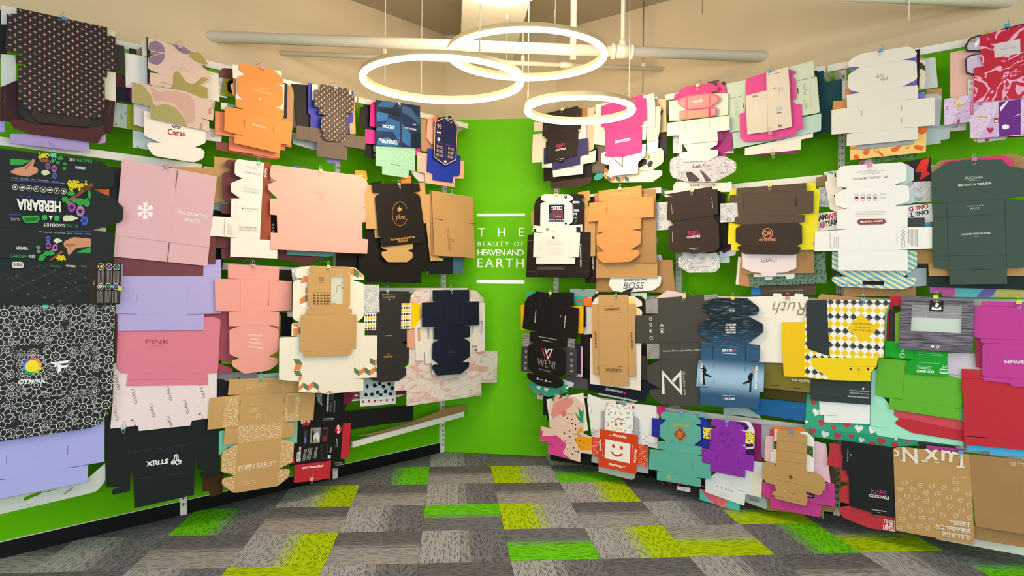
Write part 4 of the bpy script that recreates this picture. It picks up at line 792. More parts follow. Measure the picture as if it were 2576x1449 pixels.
('black herb garden kit box with hand, flower prints and white lettering', 'left', 411, -3172, 1381, '273134', 6, [('167,232 325,225 319,0 165,1', '38302f'), '165,1 -332,3 -333,235 167,232', '-333,235 -333,382 176,395 282,390 281,235 167,232', '-333,382 -333,616 178,616 287,576,36 334,530,21 331,453,29 176,395', '-333,616 -334,770 -21,771 177,774,43 234,764,50 291,715,36 283,635,21 178,616'], [('P', '2f9e46', '', '-191,727 -101,730 -146,700 -190,696'), ('P', 'c98f6e', '', '-193,661 -166,684 -131,695 -106,724 -93,741 -86,732 -94,702,6 -72,694,11 -73,673,11 -114,647,14 -165,650'), ('P', 'a86a4c', '', '-129,689 -106,718 -94,734 -92,732 -106,704 -124,681'), ('P', '2f9e46', '', '171,307 119,283 105,275 171,275'), ('P', 'c98f6e', '', '171,350 91,355,21 48,332,11 43,316,7 49,300 57,299 65,260,6 72,262 100,295 124,302 171,308'), ('P', 'a86a4c', '', '49,314 70,321 102,316 70,299 65,302'), ('C', 'd8c21e', '', '-31,770,4;-50,771,3.7;-42,763,4.4;-42,766,5.7;-35,771,5.8;-62,750,4.3;-52,753,5.1;-58,758,3.5;-41,768,5.6;-42,756,3;-55,767,4.1;-44,766,5.9;-38,761,3.1;-71,752,3.1;-40,758,6;-64,752,5.2;-35,755,5.1;-24,767,5.6;-42,765,4.8;-65,745,5.2;-51,759,5.5;-66,770,4.4;-59,760,5.8;-48,766,3.6;-63,756,5.7;-54,767,5.4'), ('P', '8b5a3a', '', '-23,736 -35,730 -48,728 -60,729 -66,735 -61,741 -46,746 -34,746 -25,742'), ('P', '2f8f3e', '', '40,762 39,752 28,751 20,747 15,754 12,761 17,766 28,771 34,770;-1,738 -4,732 -9,728 -17,727 -24,732 -20,739 -15,742 -9,747 -3,743;25,736 24,730 17,727 9,725 8,730 5,735 10,741 18,742 24,742;58,734 54,728 48,725 42,725 37,729 36,734 41,738 49,740 56,739;54,710 52,704 47,700 40,699 37,704 36,710 38,713 46,717 53,716;11,763 8,756 1,755 -6,755 -11,757 -10,764 -6,768 1,772 9,768'), ('P', 'a35cc0', '', '-27,712 -20,715 -17,712 -20,709 -27,711;-27,709 -20,708 -18,703 -22,702 -27,708;-28,707 -22,701 -23,696 -26,697 -28,707;-29,706 -27,697 -28,692 -31,696 -30,706;-31,706 -32,696 -35,692 -36,697 -32,706;-32,707 -36,698 -40,697 -39,702 -33,708;-33,709 -39,703 -43,704 -41,709 -33,710;-33,711 -41,710 -43,714 -39,716 -33,712;-33,713 -39,717 -40,722 -36,722 -32,714;-32,715 -36,723 -35,728 -32,725 -31,715;-30,715 -31,726 -29,730 -27,725 -29,715;-28,715 -26,725 -23,727 -22,722 -28,715;-27,714 -22,721 -18,721 -20,716 -27,713'), ('C', '6b3f28', '', '-30,711,6.9'), ('P', 'a96ac6', '', '2,702 9,706 13,703 9,699 2,701;2,700 9,698 11,694 7,692 1,699;1,698 7,691 6,686 3,687 0,697;-1,696 2,687 0,682 -3,685 -2,696;-3,696 -3,685 -7,682 -8,687 -3,697;-4,697 -8,688 -12,687 -11,692 -4,698;-5,699 -12,693 -15,695 -13,699 -5,700;-5,702 -13,700 -15,704 -12,707 -5,703;-5,704 -12,708 -12,713 -8,713 -4,705;-3,706 -8,714 -7,719 -3,717 -3,706;-2,706 -3,717 0,722 2,717 -1,706;0,706 3,717 6,719 7,713 1,705;1,704 7,713 11,712 9,707 2,704'), ('C', '6b3f28', '', '-2,701,7.3'), ('P', 'ccd0b4', '', '-20,678 -26,670 -35,664 -44,661 -49,662 -58,670 -61,676 -52,685 -43,688 -34,691 -23,683'), ('P', '4e63c8', '', '3,666 8,673 13,666 9,658 3,663;2,661 8,656 4,648 -2,650 0,660;-2,660 -4,651 -10,653 -10,662 -3,662;-3,665 -10,664 -10,673 -4,677 -2,667;0,669 -2,678 4,682 8,674 2,668'), ('C', '2c3a8a', '', '0,664,6.4'), ('C', 'dcc81e', '', '94,628,7.3;94,638,7.4;61,634,4.7;108,633,4.3;106,626,4.6;98,630,5.9;77,618,5.9;125,619,6.7;126,634,7.4;67,614,4.8;109,645,5.5;109,631,3.9;69,603,4.3;96,625,4.6;78,641,5.8;99,634,7.1;145,637,7.5;92,631,5.8;90,645,7.1;72,615,4.6;69,645,6.9;115,623,6.2;96,617,7.4;118,617,7.3;130,617,5.4;103,632,3.9;83,621,7.5;107,620,5.9;84,618,6.8;106,622,4.8;92,635,4.2;71,621,7.6;103,620,4.1;104,648,4.5;94,625,4.1;128,628,5.3;77,622,6.6;92,628,4.5;114,610,4;145,651,5.5;93,635,7.5;113,606,6.2;63,623,4.1;97,628,5.6;76,627,5.9;146,624,4.3;132,625,4.9;111,623,6.8;77,601,7.2;80,632,6.3;64,630,6.5;100,630,4.7;81,618,4.3;122,621,5.5;73,628,7.7;82,612,5.5;90,618,4.2;101,620,6.8;72,620,5;116,632,5.2'), ('P', '94593c', '', '69,540,14 65,555,11 90,572 101,569 90,545,11'), ('P', '7d4a35', '', '90,566 123,609 172,648 181,630 134,592 104,565'), ('P', '5d3a2c', '', '174,624 171,616 170,608 159,601 142,599 130,604 122,609 118,616 132,623 146,627 160,626'), ('P', '2f9a44', '', '66,549 62,539 51,537 38,533 33,542 31,550 38,560 51,562 58,557;95,582 85,570 78,569 65,569 55,573 59,583 64,591 78,594 87,593;139,544 133,530 121,520 108,522 98,532 96,547 106,560 121,560 134,557;166,540 160,522 152,516 140,520 131,529 126,543 139,555 151,566 160,552;110,547 109,540 98,534 90,534 81,539 84,549 90,556 99,559 107,558;77,532 76,523 66,520 55,521 53,527 48,533 57,540 66,540 77,539;169,583 168,568 163,556 157,564 155,574 154,592 157,605 163,604 168,596'), ('P', 'a84fc0', '', '82,511 93,516 98,512 93,507 82,510;82,508 93,505 95,498 90,496 81,507;81,505 89,495 89,487 84,489 80,504;78,503 83,489 80,482 76,487 77,503;76,503 75,487 70,483 68,490 75,504;74,505 67,491 62,490 63,498 73,506;72,507 62,499 57,502 61,508 72,509;72,511 61,509 57,515 62,519 72,512;73,514 63,520 62,528 67,528 74,515;75,516 68,529 70,537 75,533 76,517;77,517 76,533 80,539 82,533 78,517;80,517 83,532 89,535 89,527 81,516;81,515 90,526 95,525 93,518 82,513'), ('C', '4b2d1e', '', '77,510,10.3'), ('P', 'bb7ad2', '', '123,493 135,498 140,494 135,488 123,491;123,489 135,487 137,479 131,477 122,488;121,486 131,476 130,468 125,470 120,485;119,484 124,469 121,462 116,468 118,484;116,484 115,468 110,463 108,471 115,485;114,486 108,471 102,470 103,479 113,487;113,489 102,480 97,483 100,490 112,490;112,492 100,491 97,497 102,501 113,494;113,496 103,502 101,511 107,510 114,497;115,498 108,511 110,520 115,516 116,499;118,499 116,516 120,522 123,515 119,499;120,499 124,515 130,518 130,510 121,498;122,496 131,508 137,508 135,500 123,495'), ('C', '4b2d1e', '', '118,492,10.7'), ('P', 'd6d8c2', '', '106,456 104,447 94,446 75,435 64,436 51,432 38,438 39,447 36,455 48,463 53,467 63,465 79,468 86,463 93,461'), ('P', '4467d2', '', '142,445 152,454 157,444 152,434 142,442;141,438 151,431 147,419 138,420 139,436;136,436 136,420 127,418 124,429 134,437;132,441 123,432 117,441 123,452 132,444;134,448 124,454 127,466 136,465 136,449;139,450 138,465 147,468 151,456 141,448'), ('C', '2c3a9a', '', '137,443,9.9'), ('P', '2faa45', '', '-143,446 -71,455 -66,437,7 -76,419,7 -128,412,7 -140,429'), ('P', '1d6a2c', '', '-136,438 -73,445 -77,425 -128,418'), ('P', '2faa45', '', '-58,456,6 -34,462,6 -34,436 -58,432,6;-3,458,6 22,463,6 21,436 -2,433,6'), ('P', 'e9eee9', '', '-28,456 -9,458 -11,453 -17,444 -17,436 -20,436 -20,443'), ('P', '4467d2', '', '-27,339 -22,345 -18,339 -21,333 -27,337;-28,335 -22,331 -24,324 -29,325 -29,334;-31,334 -30,325 -35,324 -37,331 -32,335;-33,337 -38,332 -41,338 -38,344 -33,339;-32,341 -37,345 -36,352 -30,351 -31,342;-29,342 -29,351 -24,353 -22,346 -28,341'), ('C', '2c3a9a', '', '-30,338,6'), ('P', 'd2d6bf', '', '34,332 30,327 19,321 8,317 -2,324 -6,326 -4,334 -1,337 8,345 18,343 26,338'), ('P', 'a84fc0', '', '-25,305 -18,308 -15,305 -18,301 -25,304;-25,302 -18,300 -16,295 -20,294 -26,301;-26,300 -20,293 -21,288 -24,289 -27,300;-28,299 -25,289 -27,284 -30,288 -29,299;-30,299 -30,288 -34,285 -35,290 -30,300;-31,300 -35,291 -39,290 -38,296 -31,301;-32,302 -39,297 -42,299 -40,303 -32,303;-32,305 -40,304 -42,308 -39,311 -32,306;-31,307 -38,311 -39,317 -35,317 -31,308;-30,309 -35,317 -34,323 -30,320 -30,309;-29,309 -30,320 -27,324 -25,319 -28,309;-27,309 -24,319 -21,321 -21,315 -26,308;-26,307 -20,315 -16,314 -18,309 -25,306'), ('C', '4b2d1e', '', '-29,304,7.3'), ('P', 'bb7ad2', '', '5,295 12,298 15,295 12,292 5,294;4,293 12,291 13,286 10,285 4,292;4,291 9,285 9,279 5,281 3,291;2,290 5,281 3,276 0,280 1,290;1,290 0,280 -3,277 -4,282 0,290;-1,291 -5,282 -9,282 -8,287 -1,292;-2,293 -8,288 -12,290 -9,294 -2,294;-2,295 -9,295 -12,299 -8,301 -2,296;-1,297 -8,302 -9,307 -5,307 -1,298;0,299 -4,307 -3,312 0,310 1,299;1,300 0,310 3,314 5,309 2,299;3,299 5,309 9,311 9,305 4,298;4,297 10,305 13,304 12,299 4,297'), ('C', '4b2d1e', '', '1,295,6.9'), ('P', '6a8a6a', '', '-62,294 -65,288 -71,285 -78,284 -82,289 -84,296 -78,303 -71,301 -66,300;-61,272 -65,265 -71,264 -78,265 -81,268 -81,275 -78,280 -71,282 -63,278;-4,276 -7,270 -12,264 -21,266 -25,272 -24,278 -20,281 -12,285 -4,283'), ('P', '2f9a44', '', '-41,248 -43,238 -53,235 -62,238 -69,241 -67,252 -63,256 -52,261 -46,254;-23,263 -23,255 -32,251 -41,253 -50,258 -50,267 -42,274 -33,278 -22,273;0,267 -2,259 -11,255 -21,253 -25,261 -24,269 -20,280 -11,280 -5,276;-48,236 -52,226 -61,224 -69,226 -74,230 -73,239 -68,247 -61,249 -55,244'), ('P', '94593c', '', '-24,230 20,271 28,283,7 41,274,7 22,262 -14,229'), ('C', 'd8c21e', '', '9,239,4.8;30,236,5.1;47,236,4.9;28,240,4.9;37,251,6.5;34,237,5.5;16,242,4.8;7,240,4.5;22,251,6.7;32,243,4.2;34,237,6.1;11,240,4.3;19,251,6.2;22,240,3.5;37,241,6.8;24,246,6.5;12,243,4;43,247,4.1;30,249,4.5;43,239,5.8;40,247,4.5;30,245,5.7;34,237,5.4;17,232,4.4;28,233,5.2;26,239,4.3'), ('P', '3b3a92', '', '-194,622 45,634 45,626 -194,615;48,383 171,389 171,381 48,376;-200,455 -150,454 -150,449 -199,447'), ('K2.1,1', 'dfe3e2', '', '-161,588 -168,574 -180,573 -186,585 -180,598 -168,600'), ('P', 'dfe3e2', '', '-167,587 -171,581 -175,582 -179,584 -181,589 -175,592 -170,591'), ('K2.1,1', 'dfe3e2', '', '-132,589 -138,575 -151,574 -157,586 -151,600 -139,601'), ('P', 'dfe3e2', '', '-137,589 -142,583 -146,582 -151,584 -150,590 -146,594 -141,594'), ('K2.1,1', 'dfe3e2', '', '-102,588 -108,574 -121,573 -128,585 -121,599 -108,601'), ('P', 'dfe3e2', '', '-110,587 -112,582 -116,581 -121,583 -121,588 -116,591 -111,592'), ('K2.1,1', 'dfe3e2', '', '-71,589 -77,575 -90,573 -97,586 -90,600 -77,601'), ('P', 'dfe3e2', '', '-80,588 -80,583 -86,583 -88,585 -89,589 -85,592 -79,591'), ('K2.1,1', 'dfe3e2', '', '-40,589 -47,575 -60,574 -67,586 -60,600 -47,601'), ('P', 'dfe3e2', '', '-46,588 -50,582 -55,583 -58,585 -58,590 -55,592 -50,591'), ('K2.1,1', 'dfe3e2', '', '-11,590 -17,576 -31,574 -37,587 -31,601 -17,602'), ('P', 'dfe3e2', '', '-16,589 -21,585 -25,581 -31,586 -29,590 -25,596 -21,593'), ('K2.1,1', 'dfe3e2', '', '20,589 13,575 0,573 -7,586 0,600 13,601'), ('P', 'dfe3e2', '', '14,588 9,583 5,583 2,583 2,589 5,593 9,591'), ('K2.1,1', 'dfe3e2', '', '52,589 45,575 32,573 25,586 32,600 45,602'), ('P', 'dfe3e2', '', '47,588 43,584 37,581 34,585 31,589 37,595 43,591'), ('T', '34a853', '', 'GARDEN', 171, 769, 95, 765, 15.8, 0.01), ('T', 'eef0ef', '', 'KIT', 87, 764, 61, 763, 15.6, 0.01), ('T', 'dfe3e2', '', 'HERBARIA', 140, 727, 90, 724, 13.3, 0.04), ('T', 'e6e9e8', '', 'HERBARIA', 24, 531, -168, 528, 50.0, 0.06), ('T', '3d3a9a', '', 'Amazing Aromas', 13, 556, -155, 548, 16.6, 0, 0.3), ('T', '34a853', '', 'KLIKIL', 102, 418, 46, 418, 14.5), ('T', 'eef0ef', '', 'GARDEN KIT', 43, 418, -52, 416, 14.3, 0.02), ('T', 'b8bdbb', '', 'KLIKIL', -153, 434, -195, 432, 11.5), ('T', 'dfe3e2', '', 'HERBARIA', -168, 278, -118, 279, 14.3, 0.04), ('T', '34a853', '', 'GARDEN', -195, 238, -121, 239, 14.8, 0.01), ('T', 'eef0ef', '', 'KIT', -115, 239, -87, 239, 15.1, 0.02), ('T', '34a853', '', 'GARDEN KIT', 29, 202, -22, 206, 9.0), ('T', 'cfd4d2', '', 'HERBARIA', 96, 206, 49, 208, 10.3, 0.03), ('T', '9aa09e', '', 'KLIKIL', 147, 204, 119, 207, 8.0), ('T', 'c4c8c6', '', 'NETTLES', -161, 634, -190, 633, 5.1), ('T', 'c4c8c6', '', 'BORAGE', -119, 634, -152, 634, 5.2), ('T', 'c4c8c6', '', 'MINT', -85, 635, -109, 635, 5.2), ('T', 'c4c8c6', '', 'WHITE MUSTARD', -31, 636, -77, 636, 5.3), ('T', 'c4c8c6', '', 'CORIANDER', 17, 635, -17, 635, 5.3), ('T', 'c4c8c6', '', 'SEEDS', 41, 630, 25, 630, 5.4), ('T', 'c4c8c6', '', 'MINT', -72, 369, -56, 370, 5.3), ('T', 'c4c8c6', '', 'CORIANDER', -49, 368, -14, 369, 5.3), ('T', 'c4c8c6', '', 'WHITE MUSTARD', -5, 369, 47, 369, 5.3), ('T', 'c4c8c6', '', 'BORAGE', 55, 368, 79, 369, 5.4), ('T', 'c4c8c6', '', 'CORIANDER', 88, 369, 126, 370, 5.4), ('T', 'c4c8c6', '', 'NETTLES', 135, 370, 165, 370, 5.5), ('P', 'dfe0de', '', '-187,209,9 -184,217,9 -140,218,9 -137,187,9 -184,186,9'), ('P', '2a2c2e', '', '-181,210 -179,210 -179,193 -180,193;-178,210 -175,211 -175,193 -178,193;-174,211 -173,211 -173,193 -174,193;-171,211 -169,211 -169,193 -171,193;-168,211 -167,211 -166,194 -167,194;-165,211 -163,211 -163,194 -165,194;-161,211 -159,211 -159,194 -161,194;-158,211 -157,211 -157,194 -158,194;-155,211 -153,211 -153,194 -155,194;-151,211 -150,211 -149,194 -151,194;-148,211 -146,211 -146,194 -148,194;-145,211 -144,211 -144,194 -145,194'), ('K1.4,0', '4c5856', '', '-221,159 -44,36;-169,146 23,19;-95,225 119,73;41,205 166,132;-188,74 2,178;-120,54 166,159;-47,36 166,113;-217,125 -80,200;18,17 119,70'), ('K1.4,0', '8c9694', 'lettering', '-173,148 -171,144 -169,148 -167,145 -166,150 -164,145;-102,129 -99,124 -98,129 -96,126 -95,130 -92,126;-146,103 -144,99 -142,103 -140,100 -139,104 -137,100;-192,75 -190,72 -189,76 -186,73 -185,76 -183,72;-79,199 -77,194 -76,199 -73,196 -72,200 -70,196;-54,152 -52,149 -50,152 -48,150 -47,153 -44,150;-7,180 -4,176 -3,180 -1,177 1,181 3,177;-31,111 -28,107 -27,112 -25,108 -23,112 -21,109;-123,57 -121,55 -119,59 -117,55 -116,59 -113,55;-51,40 -49,37 -47,41 -45,38 -44,41 -41,38;-6,63 -4,61 -3,65 0,61 1,65 4,61;61,162 63,159 64,164 67,161 68,164 71,161;42,92 45,88 46,92 49,88 50,93 52,90;88,118 90,115 92,118 94,116 95,120 98,116;135,144 138,139 139,144 142,141 143,146 146,142;109,75 112,70 113,76 116,71 117,75 120,72;16,21 19,18 20,23 22,20 24,23 26,20'), ('K2.9,1', 'dfe3e2', '', '232,203 224,187 208,187 200,202 208,217 224,217'), ('P', 'd8c21e', '', '225,202 221,197 216,195 210,197 210,202 211,207 216,212 222,209'), ('K2.9,0', '8f8a88', 'lettering', '202,180 201,115;208,180 207,115;215,180 213,115;221,181 220,115;227,181 226,115'), ('K2.9,1', 'dfe3e2', '', '271,203 263,188 247,188 239,203 247,218 263,218'), ('P', 'a84fc0', '', '262,203 262,197 255,196 251,197 245,203 250,210 255,212 262,211'), ('K2.9,0', '8f8a88', 'lettering', '241,181 240,115;247,181 246,116;254,181 252,116;260,181 259,116;266,181 265,116'), ('K2.9,1', 'dfe3e2', '', '309,202 301,187 285,187 277,202 285,217 301,218'), ('P', '2f9a44', '', '302,202 299,197 293,191 287,194 287,202 287,207 293,213 298,207'), ('K2.9,0', '8f8a88', 'lettering', '278,180 277,114;285,180 284,114;291,180 290,114;298,180 296,114;304,180 303,114'), ('K2.9,1', 'dfe3e2', '', '229,96 221,81 205,81 197,96 205,111 221,111'), ('P', 'ccd0b4', '', '221,96 219,89 213,87 207,89 202,96 207,104 213,106 220,103'), ('K2.9,0', '8f8a88', 'lettering', '199,74 198,9;205,74 204,9;211,74 210,9;217,74 216,9;224,74 222,9'), ('K2.9,1', 'dfe3e2', '', '267,96 259,81 243,81 235,96 243,111 259,111'), ('P', '2f9a44', '', '260,96 256,89 251,89 246,91 244,96 246,101 251,103 258,101'), ('K2.9,0', '8f8a88', 'lettering', '237,74 236,9;243,74 242,9;249,74 248,9;256,74 254,9;262,74 261,9'), ('K2.9,1', 'dfe3e2', '', '305,95 297,80 281,80 272,95 280,110 297,110'), ('P', '4467d2', '', '299,95 294,89 289,87 282,90 279,95 283,102 289,106 295,101'), ('K2.9,0', '8f8a88', 'lettering', '274,73 273,7;281,73 279,7;287,73 286,7;293,73 292,7;300,73 299,7'), ('T', 'c9ccca', '', 'KLIKIL', 177, 126, 176, 99, 9.0)]),
('dark grey box behind the herb garden box flap', 'left', 350, -2903, 1942, '39393b', 6, ['-82,190 81,196 82,0 -81,10']),
('pale pink cosmetics fridge box with white snowflake', 'left', 384, -2586, 1601, 'dcb0ba', 7, ['54,563 292,548 235,0 -2,18', '-2,18 -292,39 -250,582 54,563'], [('K9.7,0', 'f5efef', 'snowflake', '-127,304 -126,255'), ('K9,0', 'f5efef', 'snowflake', '-127,281 -115,272;-126,268 -115,259;-127,281 -138,270;-126,268 -138,257'), ('K9.7,0', 'f5efef', 'snowflake', '-127,304 -165,276'), ('K9,0', 'f5efef', 'snowflake', '-144,291 -147,276;-154,284 -157,268;-144,291 -158,295;-154,284 -168,288'), ('K9.7,0', 'f5efef', 'snowflake', '-127,304 -165,325'), ('K9,0', 'f5efef', 'snowflake', '-144,313 -158,307;-154,319 -168,313;-144,313 -147,328;-154,319 -157,334'), ('K9.7,0', 'f5efef', 'snowflake', '-127,304 -127,352'), ('K9,0', 'f5efef', 'snowflake', '-127,326 -138,335;-127,339 -138,348;-127,326 -116,337;-127,339 -116,350'), ('K9.7,0', 'f5efef', 'snowflake', '-127,304 -88,331'), ('K9,0', 'f5efef', 'snowflake', '-109,316 -106,332;-99,323 -96,339;-109,316 -95,312;-99,323 -84,320'), ('K9.7,0', 'f5efef', 'snowflake', '-127,304 -88,282'), ('K9,0', 'f5efef', 'snowflake', '-109,294 -95,300;-99,288 -84,294;-109,294 -106,279;-99,288 -96,273'), ('T', 'f5efef', '', 'THE COSMETICS', 56, 302, 238, 287, 18.3, 0.02), ('T', 'f5efef', '', 'FRIDGE', 100, 261, 184, 257, 18.4, 0.02), ('T', 'efdfe2', '', 'WWW.THECOSMETICSFRIDGE.COM', -213, 176, -68, 166, 8.4, 0.01), ('K3.7,0', '5a4248', '', '52,554 42,452;7,131 -2,20'), ('K1.9,0', 'c69aa6', '', '-289,157 10,134 242,113')]),  # dark slot strokes and the crease line are shade painted on
('maroon box directly behind the pink snowflake box', 'left', 378, -2582, 1614, '6c393d', 7, ['-285,208 285,176 284,0 -285,21']),
('maroon box bottom edge lowest under the pink snowflake box', 'left', 375, -2622, 1535, '74404a', 7, ['-252,121 252,112 250,6 -203,0 -203,68 -251,70']),
('kraft box edge behind the upper right of the pink snowflake box', 'left', 343, -2421, 2005, '@kraft', 7, ['-133,175 88,196 128,184,15 133,0 18,3']),
('white dental printing box, tall and narrow beside the rust box', 'left', 387, -2110, 1660, 'eee8e1', 8, ['101,119 227,122 225,0 -97,2 -96,120 -45,122', '-45,122 -227,125 -209,244 -42,248', ('-42,248 107,252 101,119 -45,122', '', '-38,210 -39,163 -35,163 -34,210'), '-42,248 -97,250 -92,364 -36,370 113,373 107,252', '-36,370 -96,405,19 -98,457,15 -20,497 120,506 113,373', '-20,497 -72,512,23 -70,591,19 -52,613,15 126,614 120,506'], [('T', '8f8884', '', 'DENTAL MAKERS', 101, 539, -7, 544, 10.7), ('T', 'aaa39e', '', 'PROFESSIONAL', 76, 568, 15, 571, 5.7), ('T', 'aaa39e', '', 'PHOTOPOLYMER RESIN', 91, 579, -4, 579, 5.7), ('T', 'b0a8a2', '', 'LA STAMPA 3D DEL', 96, 418, -10, 423, 10.7, 0.01), ('T', 'b0a8a2', '', 'SETTORE DENTALE', 96, 436, -15, 441, 10.0), ('T', '8f7f7c', '', 'DENTAL MAKERS', -9, 305, 89, 305, 8.4), ('P', 'a0403c', '', '-22,313 -14,314 -16,302 -22,301'), ('K1.5,0', 'a39c98', '', '6,293 51,294'), ('T', 'a8766e', '', '3D PRINTING FOR', -31, 184, 77, 186, 10.4, 0.01), ('T', 'a8a09b', '', 'DENTAL INDUSTRY', -34, 166, 82, 169, 10.4), ('K3,0', 'a8a09b', 'lettering', '-135,237 -139,134'), ('K2.3,0', 'b5aea9', 'lettering', '-113,205 -115,136;-100,203 -102,134;-87,201 -89,132;-74,199 -76,130')]),
('rust brown box with white tree print beside the white dental box', 'left', 375, -1966, 1777, '9c4b33', 8, ['-23,502 35,506 43,4 -43,0'], [('K4.6,0', 'f0e8e0', 'lettering', '-8,407 11,414 -10,416 6,423 -8,426 8,433 -8,436 7,442 -10,445 11,452 -4,455 9,462 -5,465')]),
('maroon die-cut box behind the white dental box', 'left', 362, -2106, 1645, '69363a', 8, ['-126,596,19 -109,619,15 179,636 183,10 -144,0 -148,65 -87,68 -183,70 -180,146 -87,144 -88,282 -146,285 -150,343 -89,345 -136,375,19 -140,532,19 -79,564 -123,576,15']),
('black box with ring marks between rust and salmon boxes', 'left', 353, -1905, 1825, '2b1d1f', 8, ['-46,143 44,135 46,0 -45,2'], [('C', 'e9dfd8', '', '11,57,6.9,4.6;11,37,6.9,4.6;11,16,6.9,4.6')]),
('kraft box with folded flap left of the maroon box', 'left', 338, -2285, 1990, '@kraft', 8, ['-6,287 94,289 84,194 99,29 6,0 -98,11 -99,206 -9,216,8 -2,238']),
('pale teal box in the gap left of the white dental box', 'left', 326, -2230, 1938, '79a39e', 8, ['-58,87 57,84 58,0 -57,11']),
('black box in the gap left of the white dental box', 'left', 321, -2226, 1911, '1a1719', 8, ['-65,45 65,49 65,0 -65,4']),
('black box low in the gap left of the white dental box', 'left', 316, -2246, 1587, '161416', 8, ['-27,130 27,125 24,0 -26,6']),
('wide salmon pink box with small animal head logo', 'left', 393, -1553, 1718, 'f3b2a6', 9, ['372,339 344,331 374,327 375,230 345,227 348,107 398,106 392,0 -384,1 -383,109 -335,109 -340,225 -390,226 -390,329 -336,334', '-336,334 -405,387,24 -407,419,16 -340,448 -398,467,32 -384,550,24 312,564 407,533,48 363,440 372,339'], [('T', 'c0837b', '', 'A E L O W', 53, 410, -58, 415, 15.5), ('C', 'b97a74', '', '-3,374,18.3,15.9'), ('K2.4,1', 'b97a74', '', '-14,380 -3,363 8,379 -3,375')]),
('dark maroon box bottom edge under the wide salmon box', 'left', 359, -1515, 1623, '5c2f34', 9, ['-366,116 366,104 96,82 -94,22,8 -104,0 -207,2,16 -233,29 -308,27 -365,40']),
('dusty teal strip box under the wide salmon box', 'left', 368, -1612, 1686, '4f8484', 9, ['-192,42 192,39 190,15 134,0 -192,1']),
('black box under the wide salmon box at right', 'left', 343, -1299, 1583, '1d1a1b', 9, ['-101,131 101,130 98,0 -101,20']),
('orange card right of the white steel upright, second row', 'left', 326, -1168, 2266, 'f29a32', 9, ['-58,59 43,68 58,3 -43,0'], [('K3.4,0', 'ffe0b8', 'lettering', '-23,33 -17,28 -9,35 -4,26 4,34 10,28 17,34')]),
('black box with gold star logo and gold scripture line', 'left', 393, -859, 1773, '25211f', 10, ['215,128 256,124 257,75,22 222,52,17 -164,0,17 -191,57,13 -149,65', '-149,65 -196,81,9 -235,370,22 -179,402 142,441 206,422,22 262,142,13 215,128', '-179,402 -253,397 -262,461 199,518 211,455 142,441'], [('K5.2,0', 'a8743c', 'gold_ring', '75,227 66,209 53,194 39,182 23,174 5,170 -12,171 -28,177 -42,187 -54,201 -64,217 -69,236 -71,256 -70,276 -64,296 -56,314 -44,329 -30,341 -13,350 4,353 21,353 37,347 52,338 64,324 74,307'), ('P', 'c8964a', 'gold_star', '15,297 25,286 8,285 0,272 -8,284 -25,282 -16,294 -25,305 -8,306 0,319 7,307 24,309'), ('T', 'c8964a', '', 'pkm', -32, 219, 52, 224, 37.0), ('T', 'e0a437', '', 'This I know, that God is for me.', -85, 51, 157, 88, 15.0, 0.03), ('T', 'e0a437', '', 'Psalm 56:9', -7, 42, 84, 56, 15.2, 0.03)]),
('kraft box wings left and right behind the star logo box', 'left', 379, -879, 1901, '@kraftlight', 10, ['-310,322 -230,327 291,403 310,81 -144,5 -282,0']),
('kraft box tongue with rounded end under the star logo box', 'left', 384, -868, 1662, '@kraftlight', 10, ['-158,148 158,163 153,111,13 100,94 154,83,17 151,37,26 92,5,26 -94,0,34 -152,48,34 -152,77,17 -92,86 -158,108,13']),
('large black box under the star logo box', 'left', 361, -865, 1505, '201d1d', 10, ['262,95 261,0 -274,6 -275,81', '-275,81 -350,84 -346,216 -286,222 -288,398 326,481 350,304 340,97 262,95'], [('K2.6,0', '3f3a39', '', '-190,304 -191,106;190,314 195,105'), ('K2.6,0', '3a3534', '', '-345,82 -285,81')]),
('kraft box with olive branch mark beside the lettered wall', 'left', 393, -276, 1720, '@kraft', 11, ['116,522 219,521 253,0 122,4', '122,4 -217,8 -253,526 116,522'], [('K4.6,0', '4a3420', '', '-232,303 -122,299;121,294 245,295'), ('T', '6b4f33', '', 'THE OLIVE PRESS', -80, 240, -60, 53, 21.5, 0.01), ('K2.8,0', '6b4f33', '', '-43,165 -26,143 -7,127'), ('P', '6b4f33', '', '-26,143 6,154 -13,138;-30,146 -48,142 -35,155;-17,134 6,134 -7,127')]),  # two dark strokes paint the shade inside the side slots
('kraft box edge directly left behind the olive branch box', 'left', 382, -480, 1727, '@kraftdark', 11, ['-58,519 39,520 58,0 -37,1']),
('kraft box edge second behind the olive branch box', 'left', 375, -478, 1682, '@kraftlight', 11, ['-106,529 -29,541 50,31 106,26 88,4 26,7 -41,0 -85,257']),
('black box low left under the olive branch box', 'left', 356, -389, 1576, '22262b', 11, ['-131,134 143,143 139,8 -143,0']),
('slate blue box under the olive branch box', 'left', 350, -227, 1579, '46697d', 11, ['-126,155 126,159 98,5 -125,0']),
